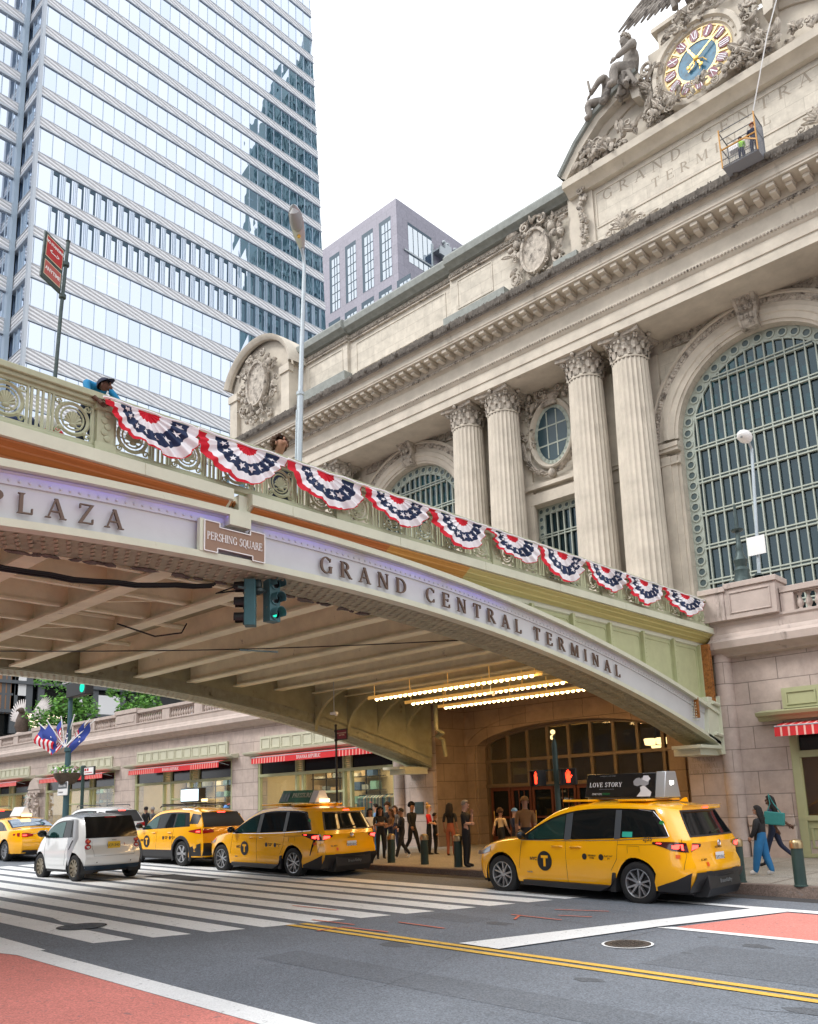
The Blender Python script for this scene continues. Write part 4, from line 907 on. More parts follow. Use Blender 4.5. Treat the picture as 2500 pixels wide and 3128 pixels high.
# ================================================================ SHOPFRONTS in the base wall
mat('shop_wall', (.62, .50, .32), .8, 0, .05, 2)
mat('shop_floor', (.3, .24, .17), .6)
mat('wood', (.25, .12, .05), .6, 0, .15, 5)
mat('shelf_black', (.02, .02, .02), .5)
for nm, c in (('cloth_blue', (.12, .22, .30)), ('cloth_teal', (.16, .32, .30)), ('cloth_cream', (.62, .58, .48)), ('cloth_denim', (.05, .10, .2)), ('cloth_tan', (.42, .30, .18)), ('cloth_grey', (.22, .24, .24))): mat(nm, c, .9, 0, .1, 8)
GARM = ['cloth_blue', 'cloth_teal', 'cloth_cream', 'cloth_denim', 'cloth_tan', 'cloth_grey']
def shopfront(x0, x1, k, right=False):
    fr = MB(); y = 21.5; zt = 3.85; zb = .55; zm = 3.02
    F = lambda a, b, c, d, e=0: fr.box(a, b, y-.06-e, y+.06, c, d)
    F(x0, x0+.12, zb, zt, .02); F(x1-.12, x1, zb, zt, .02); F(x0, x1, zt-.08, zt); F(x0, x1, zm-.06, zm+.06, .03); F(x0, x1, zb-.1, zb+.08, .06); F(x0, x1, zb+.08, zb+.55, .0)
    W = x1-x0; vs = [.32, .40, .60, .68] if k % 2 else [.31, .36, .66, .71]
    lou = MB()
    for i, v in enumerate(vs): xx = x0+W*v; F(xx-.05, xx+.05, zb, zt, .02)
    for a, b in ((vs[0], vs[1]), (vs[2], vs[3])):
        for j in range(9): z = zm+.08+j*.08; lou.box(x0+W*a+.05, x0+W*b-.05, y-.03, y+.03, z, z+.045)
    F(x0+W*vs[1], x0+W*vs[2], 2.2, 2.28)
    for j in range(6 if k else 3):
        pass
    sf = TP.b(fr, 'shopfront', 'shop_green', bev=.008); child(lou.build('louvre', 'shop_green', None), sf)
    g = MB(); g.box(x0+.1, x1-.1, y, y+.012, 1.1, zm-.05); child(g.build('glass', 'shop_glass', None, ang=0), sf)
    g = MB(); g.box(x0+.1, vs[0]*W+x0, y, y+.012, zm+.05, zt-.06); g.box(vs[1]*W+x0, vs[2]*W+x0, y, y+.012, zm+.05, zt-.06); g.box(vs[3]*W+x0, x1-.1, y, y+.012, zm+.05, zt-.06); child(g.build('dark_panel', 'black_gloss', None, ang=0), sf)
    # ledge, panel frieze
    m = MB(); profile_x(m, [(21.4, 3.86), (21.15, 3.86), (21.1, 3.9), (21.0, 3.93), (20.98, 4.0), (21.4, 4.06)], x0-.55, x1+.5)
    child(m.build('ledge', 'shop_pale', None), sf)
    m = MB(); m.box(x0+.25, x1-.25, 21.32, 21.4, 4.06, 4.62); n = int(W/.72)
    for i in range(n):
        a = x0+.3+i*(W-.6)/n; b = x0+.3+(i+1)*(W-.6)/n
        for q in ((a+.05, b-.05, 4.12, 4.15), (a+.05, b-.05, 4.52, 4.55), (a+.05, a+.08, 4.15, 4.52), (b-.08, b-.05, 4.15, 4.52)): m.box(q[0], q[1], 21.29, 21.32, q[2], q[3])
    child(m.build('panel_frieze', 'shop_pale', None), sf)
    # interior
    m = MB(); m.box(x0-.3, x1+.3, 24.6, 24.7, .2, 3.9); m.box(x0-.35, x0-.3, 21.7, 24.6, .2, 3.9); m.box(x1+.3, x1+.35, 21.7, 24.6, .2, 3.9)
    m.k = 1; m.box(x0-.3, x1+.3, 21.9, 24.6, .5, .55); m.k = 0; m.box(x0-.3, x1+.3, 21.9, 24.6, 3.85, 3.9)
    child(m.build('shop_interior', ['shop_wall', 'shop_floor'], None), sf)
    L = MB(); rnd = random.Random(30+k)
    for i in range(int(W/1.1)): x = x0+.5+i*1.1; L.lathe([(0, 0), (.1, 0), (.1, .06)], (x, 22.6, 3.7), 10); L.box(x-.3, x+.3, 23.8, 23.95, 3.76, 3.8)
    child(L.build('ceiling_light', 'glow_warm', None), sf)
    ld = bpy.data.lights.new('shop_light', 'AREA'); ld.shape = 'RECTANGLE'; ld.size = W*.8; ld.size_y = 1.5; ld.energy = 140; ld.color = (1, .80, .52)
    lo = bpy.data.objects.new('shop_light', ld); COL.objects.link(lo); lo.location = ((x0+x1)/2, 23.1, 3.6)
    # shelving
    m = MB(); xs = x0+W*.02
    for a, b in ((.04, .26), (.36, .56), (.72, .97)):
        xa, xb = x0+W*a, x0+W*b
        for x in (xa, (xa+xb)/2, xb): m.box(x-.02, x+.02, 24.1, 24.14, .55, 3.3)
        for z in (1.2, 1.75, 2.3, 2.85, 3.3): m.box(xa, xb, 24.0, 24.5, z-.015, z+.015)
    child(m.build('shelf_rack', 'shelf_black', None), sf)
    m = MB()
    for a, b in ((.04, .26), (.36, .56), (.72, .97)):
        for z in (1.22, 1.77, 2.32, 2.87):
            x = x0+W*a+.1
            while x < x0+W*b-.3:
                m.k = rnd.randrange(6); w_ = rnd.uniform(.2, .4); m.box(x, x+w_, 24.1, 24.4, z, z+rnd.uniform(.08, .34)); x += w_+rnd.uniform(.05, .3)
    child(m.build('folded_clothes', GARM, None), sf)
    return sf
SF = [shopfront(a, b, i) for i, (a, b) in enumerate(shops)]
# garments on a rail in the near shop, mannequins
m = MB(); rnd = random.Random(4)
for i in range(34):
    x = -24.0+i*.085; m.k = rnd.randrange(6); m.box(x, x+.05, 22.35, 22.8, 1.05+rnd.uniform(0, .25), 1.95); m.face([(x, 22.35, 1.95), (x+.05, 22.35, 1.95), (x+.05, 22.57, 2.06), (x, 22.57, 2.06)])
r = empty('clothes_rail', (-22.6, 22.6, .5), 0, 'black clothes rail of blue and cream shirts in the shop window by the bridge', 'clothes rail')
o = m.build('hanging_clothes', GARM, r); o.location = (22.6, -22.6, -.5)
m = MB(); m.tube([(-24.1, 22.57, 2.07), (-21.1, 22.57, 2.07)], .018, 8)
for x in (-24.05, -22.6, -21.15): m.tube([(x, 22.57, .55), (x, 22.57, 2.07)], .018, 8)
o = m.build('rail_frame', 'shelf_black', r); o.location = (22.6, -22.6, -.5)
def awning(x0, x1, text, k, lb, z=3.78, stripes=True, drop=.24):
    t = empty('awning', ((x0+x1)/2, 21.3, z), 0, lb, 'awning', 'red awnings over the shopfronts'); W = x1-x0
    m = MB(); n = int(W/.045); c0, c1 = (.3, .7) if text else (9, 9)
    for i in range(n):
        u0, u1 = i/n, (i+1)/n; a, b = -W/2+W*u0, -W/2+W*u1; m.k = 1 if (i % 4 == 3 and not c0 < u0 < c1) else 0
        m.mesh([(a, 0, .06), (b, 0, .06), (b, -.55, -.06), (a, -.55, -.06), (b, -.56, -.06-drop), (a, -.56, -.06-drop)], [(0, 1, 2, 3), (3, 2, 4, 5)])
        m.mesh([(a, 0, .05), (b, 0, .05), (b, -.54, -.07), (a, -.54, -.07)], [(0, 1, 2, 3)])
    m.build('canvas', ['awning', 'awning_stripe'], t, ang=0)
    m = MB(); m.tube([(-W/2, -.545, -.06), (W/2, -.545, -.06)], .018, 6)
    for x in (-W/2+.05, W/2-.05): m.tube([(x, 0, -.2), (x, -.54, -.07)], .012, 6)
    m.build('awning_frame', 'galv', t)
    if text:
        m = MB(); h = .135; w_ = text_width(text, .02)*h*.8
        letters(m, text, lambda u, v, d: (-w_/2+u, -.566-d, -.06-drop/2-h/2+v), h, .002, .02, .8); m.build('lettering', 'white_paint', t, ang=0)
    return t
awning(-28.55, -21.3, 'BANANA REPUBLIC', 0, 'red striped awning over the shopfront touching the bridge arch')
awning(-38.6, -30.9, 'BANANA REPUBLIC', 1, 'red striped awning over the shopfront above the white electric screen')
awning(-48.8, -41.3, 'BANANA REPUBLIC', 2, 'red striped awning behind the lamp post with the flags')
awning(-59.3, -52.0, None, 3, 'red striped awning at the left edge of the photo beyond the stone niche')
awning(-7.55, -.6, None, 4, 'red and cream striped awning on the shop at the right edge', 3.3)
# carved niche between the western shops
m = MB()
m.box(-51.2, -49.6, 21.15, 21.4, 3.0, 3.2); m.prism([(-51.2, 3.2), (-49.6, 3.2), (-49.9, 3.65), (-50.4, 3.85), (-50.9, 3.65)], 21.1, 21.4)
for s in (-1, 1): carve(m, -50.4+s*.5, 2.3, .22, .8, 21.2, 26, .14, .2, 70+s, lambda x, z: True)
m.box(-50.75, -50.05, 21.3, 21.4, .6, 2.2)
TP.b(m, 'niche_carving', 'granite_trim', ang=60)
# right-hand shop --------------------------------------------------
fr = MB(); x0, x1 = -7.45, -.6; y = 21.45
for a in ((x0, x0+.2, .15, 3.25), (x1-.2, x1, .15, 3.25), (x0, x1, 2.5, 2.66), (x0, x1, 3.18, 3.25), (x0, x1, 1.0, 1.12), (x0, x1, .15, .24), (-5.2, -5.05, 1, 3.25)): fr.box(a[0], a[1], y-.1, y+.05, a[2], a[3])
fr.box(x0, x1, y-.04, y+.05, .2, 1.0)
for a, b in ((x0+.25, -5.3), (-5.0, x1-.25)):
    for q in ((a, b, .36, .4), (a, b, .82, .86), (a, a+.05, .4, .82), (b-.05, b, .4, .82)): fr.box(q[0], q[1], y-.07, y-.04, q[2], q[3])
sf = TP.b(fr, 'shopfront', 'shop_green', bev=.01)
g = MB(); g.box(x0+.15, x1-.15, y, y+.012, 1.1, 2.5); child(g.build('glass', 'shop_glass', None, ang=0), sf)
g = MB(); g.box(x0+.15, x1-.15, y, y+.012, 2.66, 3.2); child(g.build('dark_panel', 'black_gloss', None, ang=0), sf)
m = MB(); profile_x(m, [(21.4, 3.42), (21.15, 3.42), (21.1, 3.5), (20.98, 3.54), (20.94, 3.62), (21.4, 3.7)], -8.05, x1+.5); child(m.build('ledge', 'shop_green', None), sf)
m = MB()
for i in range(8):
    a = -7.48+i*.98; m.box(a, a+.9, 21.3, 21.4, 3.7, 4.2)
    for q in ((a+.1, a+.8, 3.78, 3.81), (a+.1, a+.8, 4.08, 4.11), (a+.1, a+.13, 3.81, 4.08), (a+.77, a+.8, 3.81, 4.08)): m.box(q[0], q[1], 21.27, 21.3, q[2], q[3])
child(m.build('panel_frieze', 'shop_green', None), sf)
mat('purple_wall', (.10, .04, .16), .7); mat('bronze_wall', (.25, .12, .05), .5)
m = MB(); m.box(x0-.2, x1+.3, 24.4, 24.5, 0, 3.3); m.box(x0-.25, x0-.2, 21.8, 24.4, 0, 3.3); m.k = 1; m.box(x0-.2, -6.5, 22.6, 22.7, 1.0, 3.3); m.box(x0-.2, x1, 21.9, 24.4, .98, 1.0); m.box(x0, x1, 21.9, 24.4, 3.25, 3.3)
child(m.build('shop_interior', ['purple_wall', 'bronze_wall'], None), sf)
m = MB()
for x, z in ((-6.85, 2.35), (-6.6, 2.38), (-6.3, 2.36), (-6.0, 2.4)): m.ell((x, 22.2, z), (.07, .05, .05), 10)
m.box(-6.7, -6.2, 22.8, 22.9, 2.42, 2.5); m.box(-6.6, -6.3, 23.5, 23.6, 1.7, 2.1)
child(m.build('spot_lamp', 'glow_warm', None), sf)
m = MB()
for i, (x, z) in enumerate(((-7.0, 1.12), (-6.8, 1.12), (-6.6, 1.12), (-6.35, 1.12))): m.lathe([(.04, 0), (.05, .1), (.02, .14), (.02, .2), (0, .2)], (x, 21.9, z), 10)
child(m.build('display_bottle', 'gold', None), sf)
m = MB(); letters(m, 'S', lambda u, v, d: (-6.78+u, y-.005-d, 1.55+v), .42, .003); letters(m, 'C', lambda u, v, d: (-6.8+u, y-.005-d, 1.18+v), .16, .003); child(m.build('window_lettering', 'white_paint', None, ang=0), sf)
ld = bpy.data.lights.new('shop_light', 'AREA'); ld.size = 1.4; ld.energy = 70; ld.color = (1, .8, .55); lo = bpy.data.objects.new('shop_light', ld); COL.objects.link(lo); lo.location = (-6, 23.3, 3.1)
# ---------------------------------------------------------------- portal glazing and doors
mat('bronze_frame', (.16, .12, .075), .5, .3, .1, 5); mat('door_wood', (.10, .028, .014), .45, 0, .15, 6)
fr = MB(); y = 23.55; cx = -15.0
top = lambda x: 3.45+.72*sqrt(max(0, 1-((x-cx)/3.55)**2))
for i in range(-4, 5):
    x = cx+i*.82-.1; fr.box(x-.05, x+.05, y-.08, y+.04, 2.2, top(x)+.02)
for x in (-18.52, -11.48): fr.box(x-.06, x+.06, y-.08, y+.04, 0, 3.5)
fr.box(-18.55, -11.45, y-.1, y+.04, 2.99, 3.09); fr.box(-18.55, -11.45, y-.12, y+.04, 2.14, 2.26)
n = 30; fr.grid([[(cx+(3.55-o)*cos(pi*i/n), yy, 3.45+(.72-o)*sin(pi*i/n)) for o, yy in ((0, y-.09), (.09, y-.09), (.09, y+.04))] for i in range(n+1)])
pf = TP.b(fr, 'portal_glazing', 'bronze_frame')
g = MB(); g.prism([(-11.45, 2.2)]+[(cx+3.55*cos(pi*i/n), 3.45+.72*sin(pi*i/n)) for i in range(n+1)]+[(-18.55, 2.2)], y, y+.01); child(g.build('glass', 'shop_glass', None, ang=0), pf)
for i in range(8):
    x = -18.4+i*.87
    d = MB(); 
    for q in ((x, x+.08, .16, 2.14), (x+.74, x+.82, .16, 2.14), (x, x+.82, 2.02, 2.14), (x, x+.82, .16, .5), (x+.08, x+.74, 1.1, 1.16)): d.box(q[0], q[1], y-.06, y+.02, q[2], q[3])
    if i % 2: 
        for xx in (x+.3, x+.52): d.box(xx-.01, xx+.01, y-.04, y, .5, 2.02)
    dd = TP.b(d, 'door', 'door_wood', bev=.006)
    g = MB(); g.box(x+.08, x+.74, y-.01, y, .5, 2.02); child(g.build('glass', 'car_glass', None, ang=0), dd)
    g = MB(); g.tube([(x+.15, y-.12, .95), (x+.15, y-.12, 1.35)], .015, 6); child(g.build('handle', 'gold', None), dd)
mat('hall_wall', (.30, .20, .11), .8, 0, .1, 2); mat('hall_ceiling', (.32, .26, .18), .8)
m = MB(); m.box(-21, -9.5, 33.8, 34, 0, 5.4); m.box(-21.1, -21, 23.7, 34, 0, 5.4); m.box(-9.5, -9.4, 23.7, 34, 0, 5.4); m.k = 1; m.box(-21, -9.5, 23.8, 34, 5.2, 5.3)
for i in range(5): m.box(-21, -9.5, 25+i*1.8, 25.35+i*1.8, 4.9, 5.2)
TP.b(m, 'entrance_hall', ['hall_wall', 'hall_ceiling'])
m = MB()
for x, y, z in ((-16.7, 25, 4.0), (-17.4, 26, 3.9), (-15.4, 25.4, 4.35), (-13.6, 25.1, 4.5)): m.ell((x, y, z), (.09, .09, .09), 8)
for x in (-16, -14.2, -12.6): m.box(x-.5, x+.5, 28, 28.1, 3.25, 3.3)
TP.b(m, 'hall_lamp', 'glow_warm')
t = empty('hanging_lantern', (-12.62, 24.6, 3.35), 0, 'glowing bowl lantern hanging inside the arched entrance', 'lantern')
m = MB()
for s in (-.2, .2): m.lathe([(.06, -.1), (.16, -.08), (.19, .1), (.17, .12)], (s, 0, 0), 14)
m.lathe([(0, -.26), (.13, -.22), (.16, -.12), (0, -.1)], (0, 0, 0), 14)
m.build('lamp_shade', 'glow_warm', t); m = MB(); m.tube([(0, 0, .1), (0, 0, 1.5)], .012, 6); m.box(-.3, .3, -.02, .02, .1, .13); m.build('stem', 'black', t)
ld = bpy.data.lights.new('hall_light', 'AREA'); ld.size = 5; ld.energy = 30; ld.color = (1, .72, .4); lo = bpy.data.objects.new('hall_light', ld); COL.objects.link(lo); lo.location = (-15, 27, 4.8)
# carved wall signs
for x, z, lb in ((-9.62, 2.52, None), (-19.78, 2.46, None)):
    m = MB(); 
    for i, s in enumerate(('GRAND', 'CENTRAL', 'TERMINAL')):
        h = .115; w_ = text_width(s, .1)*h; letters(m, s, lambda u, v, d: (x-w_/2+u, 21.278-d, z-.16*i+v), h, .0, .1)
    TP.b(m, 'wall_inscription', 'incised', ang=0)
m = MB(); m.box(-19.95, -19.55, 21.25, 21.28, 1.35, 1.75); TP.b(m, 'bronze_tablet', 'bronze', bev=.01)
# ================================================================ VIADUCT
BY0, BY1 = -7.2, 21.3
bridge = empty('viaduct', (-9.1, 7, 4.9), 0, 'pale green steel arch viaduct over the street lettered for the terminal and plaza', 'bridge')
def BB(mb, name, mats, **k):
    o = mb.build(name, mats, None, **k); o.parent = bridge; o.location = (9.1, -7, -4.9); return o
zb = lambda Y: 4.95-.0102*(Y-7)**2
zt = lambda Y: 5.69-.0096*(Y-7)**2
def rangef(a, b, s):
    n = max(1, int(round((b-a)/s))); return [a+(b-a)*i/n for i in range(n+1)]
def girder(X, s):
    # s=+1: outer face looks east (+X)
    Ys = rangef(BY0, BY1, .4)
    o = lambda d: X-s*d      # d metres inboard of the outer face
    m = MB(); m.grid([[(o(.05), Y, zb(Y)), (o(.05), Y, zt(Y))] for Y in Ys]); m.grid([[(o(.08), Y, zb(Y)), (o(.08), Y, zt(Y))] for Y in Ys]); BB(m, 'girder_web', 'bridge_web')
    m = MB()
    m.grid([[(o(q[0]), Y, zb(Y)+q[1]) for q in ((.3, .09), (-.06, .09), (-.06, 0), (.12, 0))] for Y in Ys])
    m.grid([[(o(q[0]), Y, zt(Y)+q[1]) for q in ((.1, -.09), (-.1, -.09), (-.1, .0), (.22, .0))] for Y in Ys])
    for d0, d1 in ((-.06, .1), (-.1, .1)): pass
    BB(m, 'girder_flange', 'bridge_paint')
    m = MB()   # angle and rivets under the top flange, above the bottom flange
    m.grid([[(o(.045), Y, zt(Y)-.09), (o(-.01), Y, zt(Y)-.1), (o(.03), Y, zt(Y)-.12), (o(.03), Y, zt(Y)-.24), (o(.05), Y, zt(Y)-.24)] for Y in Ys])
    for Y in rangef(BY0, BY1, .115): m.ell((o(.03), Y, zt(Y)-.19), (.018, .02, .02), 6)
    BB(m, 'flange_angle', 'bridge_web')
    # soffit: solid plates with raised lattice
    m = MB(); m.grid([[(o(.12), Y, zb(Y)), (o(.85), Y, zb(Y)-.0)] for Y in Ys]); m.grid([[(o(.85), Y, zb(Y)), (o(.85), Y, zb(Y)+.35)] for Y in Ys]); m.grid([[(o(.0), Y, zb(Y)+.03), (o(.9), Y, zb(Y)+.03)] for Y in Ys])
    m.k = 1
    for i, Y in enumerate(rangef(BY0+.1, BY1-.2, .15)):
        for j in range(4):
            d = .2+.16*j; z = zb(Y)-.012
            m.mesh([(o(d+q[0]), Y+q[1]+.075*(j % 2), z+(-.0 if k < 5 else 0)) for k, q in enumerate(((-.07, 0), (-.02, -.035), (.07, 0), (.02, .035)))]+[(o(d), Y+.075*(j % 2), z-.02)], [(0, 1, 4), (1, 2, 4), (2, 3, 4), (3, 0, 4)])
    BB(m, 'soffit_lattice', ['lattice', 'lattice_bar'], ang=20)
    # spandrel above the arch
    m = MB(); m.grid([[(o(.2), Y, min(zt(Y), 5.55)-.02), (o(.2), Y, 5.58)] for Y in Ys])
    for Y in (13.38, 14.85, 16.34, 17.84, 19.38, 20.84): 
        for YY in (Y, 14-Y):
            if zt(Y) < 5.4:
                m.box(o(.2), o(.1), YY-.045, YY+.045, zt(Y)-.02, 5.5)
                for z in rangef(zt(Y)+.05, 5.45, .09): m.ell((o(.1), YY+.03, z), (.014, .014, .014), 5)
    seq = [13.42, 14.87, 16.36, 17.86, 19.4, 20.82]
    for a, b in zip(seq, seq[1:]):
        pts = [(a+.12, max(zt(a+.12)+.1, 0)), (b-.1, zt(b-.1)+.1), (b-.1, 5.32), (b-.18, 5.38), (a+.2, 5.38), (a+.12, 5.32)]
        for i in range(6): p, q = pts[i], pts[(i+1) % 6]; m.bar((o(.195), p[0], p[1]), (o(.195), q[0], q[1]), .02, .02)
    BB(m, 'spandrel_plate', 'bridge_green')
    # inner face of the girder up to the deck (seen lit by the lamps)
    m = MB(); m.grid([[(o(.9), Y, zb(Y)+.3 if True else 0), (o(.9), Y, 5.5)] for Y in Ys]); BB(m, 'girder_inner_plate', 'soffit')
    # cornice under the parapet
    cp = [(.2, 5.46), (.16, 5.48), (.16, 5.56), (.06, 5.65), (-.03, 5.72), (-.10, 5.785), (-.16, 5.79), (-.16, 5.94), (-.1, 5.97), (.4, 5.97)]
    gaps = [(BY0, 6.2), (6.5, BY1)] if s > 0 else [(BY0, BY1)]
    m = MB()
    for a, b in gaps:
        m.grid([[(o(d), Y, z) for d, z in cp] for Y in rangef(a, b, 1.9)])
        for Y in (a, b): m.prism([(o(d), z) for d, z in cp]+[(o(.4), 5.5)], Y-.001, Y+.001, 'Y')
    if s > 0:
        m.box(o(.25), o(-.04), 6.36, 6.72, 5.66, 5.93); m.box(o(.3), o(.1), 6.05, 6.6, 5.62, 5.9)
    # little steps of loose edge plate, as the plates are bolted on in lengths
    for Y in (-3.6, .8, 4.9, 7.2, 9.4, 11.6, 14, 16.6, 19): m.box(o(-.16), o(-.168), Y, Y+.012, 5.79, 5.94)
    BB(m, 'cornice', 'bridge_green' if s < 0 else 'bridge_paint', ang=25)
girder(-9.1, 1); girder(-20.0, -1)
# rusted fixings in the gap and at the ends
m = MB(); rnd = random.Random(6)
for i in range(26): m.ell((-9.15-rnd.uniform(0, .2), 6.3+rnd.uniform(-.12, .12), 5.55+rnd.uniform(0, .35)), (.04, .05, .05), 6, jit=.4)
m.box(-9.2, -9.0, 20.84, 20.98, 4.0, 5.5); m.box(-9.1, -9.0, 19.9, 19.96, 3.55, 4.05)
for z in rangef(4.05, 5.4, .1): m.ell((-8.99, 20.9, z), (.02, .03, .03), 5, jit=.3)
BB(m, 'rusted_plate', 'rust')
# hangers and cables under the crown
m = MB()
for d in (0, .04, -.05): m.tube([(-10.0+d-.12*sin(pi*i/16), 2.0+4.6*i/16, 4.76+.01*(i % 3)+.12*(i/16)**3-.13*sin(pi*i/16)+d*.3) for i in range(17)], .017, 6)
m.tube([(-11, 2.8, 4.8), (-10.4, 4.6, 4.75)], .02, 6)
pts = [(-17+.72*i, 6.2+.75*i, 4.92-.08*sin(pi*i/9)) for i in range(10)]
m.tube(pts, .012, 5); m.tube([(-13.2, 6.8, 4.9), (-13, 7.4, 4.72), (-12.8, 7.8, 4.8), (-12.8, 7.9, 4.98)], .015, 5)
m.tube([(-9.9, 6.9, 4.9), (-9.95, 6.6, 4.76), (-9.8, 7.0, 4.85)], .012, 5)
BB(m, 'cable_run', 'black')
m = MB()
for i in range(60): Y = 6.6+rnd.uniform(-3.5, 3); m.ell((-9.95-rnd.uniform(0, .05), Y, zb(Y)-.015), (rnd.uniform(.02, .08), rnd.uniform(.03, .14), .02), 6, jit=.4)
BB(m, 'grime_crust', 'dark_trim')
# end shoe / bracket where the arch lands on the wall
def shoe(X, s):
    m = MB(); o = lambda d: X-s*d
    m.prism([(20.6, 4.12), (21.28, 4.12), (21.28, 2.75), (21.1, 2.72), (20.95, 2.95), (20.75, 3.05), (20.45, 3.12)], o(-.06), o(.5), 'X')
    m.prism([(21.12, 4.16), (21.3, 4.16), (21.3, 2.68), (21.12, 2.68)], o(-.14), o(.6), 'X')
    for z in (3.98, 3.2): m.tube([(o(-.1), 20.75, z), (o(-.1), 21.12, z-.05)], .05, 8)
    m.box(o(-.08), o(.7), 19.9, 21.3, 2.82, 2.9); m.box(o(.05), o(.75), 20.1, 21.2, 2.66, 2.82)
    for i in range(7):
        for j in range(4): m.ell((o(-.035), 19.7+.1*j, 3.5+.07*i), (.012, .02, .02), 5)
    BB(m, 'bearing_bracket', 'bridge_paint', bev=.012)
shoe(-9.1, 1); shoe(-20.0, -1)
# deck, beams, bracing
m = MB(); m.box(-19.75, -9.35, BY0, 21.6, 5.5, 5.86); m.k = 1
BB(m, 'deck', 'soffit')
m = MB(); YB = [5.95, 7.45, 8.95, 10.45, 11.95, 13.4, 14.8, 16.2, 17.5, 18.8, 20.1]+[4.3, 2.6, .9, -.8, -2.5, -4.2, -6]
for Y in YB:
    m.box(-19.1, -10.0, Y-.14, Y+.14, 5.0, 5.04); m.box(-19.1, -10.0, Y-.02, Y+.02, 5.04, 5.5)
    for x in rangef(-18.6, -10.6, .55): m.ell((x, Y-.1, 5.0), (.02, .02, .012), 5)
BB(m, 'cross_beam', 'soffit_beam')
m = MB()
for a, b in ((5.95, 7.45), (4.3, 5.95), (2.6, 4.3), (.9, 2.6)):
    for i, x in enumerate(rangef(-18.5, -10.6, 1.32)):
        m.box(x-.05, x+.05, a, b, 5.06, 5.1); m.box(x-.01, x+.01, a, b, 5.1, 5.5)
for x in rangef(-18.5, -10.6, 2.64): m.bar((x, 6.1, 5.2), (x+1.1, 7.3, 5.2), .05, .05)
for Y in (7.45, 8.95):
    for x in (-12.2, -14.4, -16.6): m.tube([(x, Y-1.35, 5.3), (x, Y-.1, 5.3)], .05, 8)
BB(m, 'bracing', 'soffit_beam')
m = MB()   # curved haunch ribs at the west girder
for Y in (16.2, 17.5, 18.8, 20.1):
    m.prism([(-19.1, 5.05)]+[(-17.2+1.9*cos(a)*-1-0, 5.05-1.15*(1-sin(a))) for a in [pi/2*i/8 for i in range(8, -1, -1)]], Y-.05, Y+.05, 'Y')
BB(m, 'haunch_rib', 'soffit')
m = MB(); m.tube([(-17.9, 20.2, 4.9), (-17.9, 20.2, 4.0), (-17.9, 20.5, 3.9), (-18.5, 20.9, 3.85), (-18.5, 21.2, 3.75), (-18.5, 21.3, 3.2)], .07, 10); m.tube([(-19.3, 21.2, 5), (-19.3, 21.2, 3)], .09, 10)
BB(m, 'drain_pipe', 'soffit')
# parapet railing ---------------------------------------------------
def rail_panel():
    m = MB(); w_ = .765/2
    for z0, z1 in ((6.03, 6.07), (6.53, 6.57)): m.box(-.02, .02, -w_, w_, z0, z1)
    for y in (-w_+.03, -w_+.1, w_-.03, w_-.1): m.box(-.014, .014, y-.012, y+.012, 6.07, 6.53)
    for y in (-w_+.145, w_-.145): m.box(-.018, .018, y-.012, y+.012, 6.05, 6.55)
    c = 6.3; T = lambda pts, r, n=5: m.tube([(x, y, z) for x, y, z in pts], r, n)
    ring = lambda R, r: m.lathe([(R-r, 0), (R, r), (R+r, 0), (R, -r), (R-r, 0)], (0, 0, c), 24, Matrix.Rotation(pi/2, 3, 'Y'))
    ring(.19, .024); ring(.135, .012)
    for k in range(4): a = pi/4+k*pi/2; m.ell((0, .2*cos(a), c+.2*sin(a)), (.03, .035, .035), 7); scroll_y(m, .255*cos(a), c+.255*sin(a), .045, 1 if k % 2 else -1)
    for k in range(-4, 5):   # shell
        a = pi/2+k*.36; m.tube([(.01, 0, c-.07), (.02, .1*cos(a), c-.05+.13*sin(a))], [.008, .022], 5)
    m.ell((.015, 0, c-.085), (.03, .05, .025), 7); 
    for s in (-1, 1): m.tube([(0, s*.05, c-.09), (0, s*.1, c-.1), (0, s*.12, c-.06)], .012, 5)
    return m
def scroll_y(m, y, z, r, s):
    pts = []
    for i in range(9): t = i/8; a = s*1.2*2*pi*t; q = r*(1-.8*t); pts.append((0, y+q*cos(a), z+q*sin(a)))
    m.tube(pts, .012, 4)
def rail_post():
    m = MB(); m.box(-.06, .06, -.11, .11, 5.97, 6.6); m.box(-.08, .08, -.135, .135, 5.97, 6.08); m.box(-.08, .08, -.135, .135, 6.5, 6.62)
    for i in range(5): m.ell((.065, (-1)**i*.02, 6.15+.075*i), (.015, .05, .045), 6)
    return m
RZ = {}
for X, tagx in ((-9.1, 1), (-20.0, -1)):
    k = 0; Y = 3.27-.765*13
    while Y < 21.0:
        if k == 0 and tagx == 1:
            pan = rail_panel().build('railing_panel', 'rail_paint', bridge); post = rail_post().build('railing_post', 'rail_paint', bridge, bev=.008)
            pan.location = (0, Y-7, -4.9); post.location = (0, 4.42-7, -4.9)
        else: instance(pan, 'railing_panel', bridge, (X+9.1, Y-7, -4.9))
        k += 1; Y += .765
    for Y in (-7, -3.24, .6, 4.42, 8.24, 12.07, 15.9, 19.7, 21.17):
        if Y != 4.42 or tagx < 0: instance(post, 'railing_post', bridge, (X+9.1, Y-7, -4.9))
    m = MB(); m.box(X-.1, X+.1, BY0, 21.3, 6.62, 6.7); m.box(X-.06, X+.06, BY0, 21.3, 6.57, 6.62); m.box(X-.05, X+.05, BY0, 21.3, 5.97, 6.03)
    BB(m, 'handrail', 'rail_paint', bev=.01)
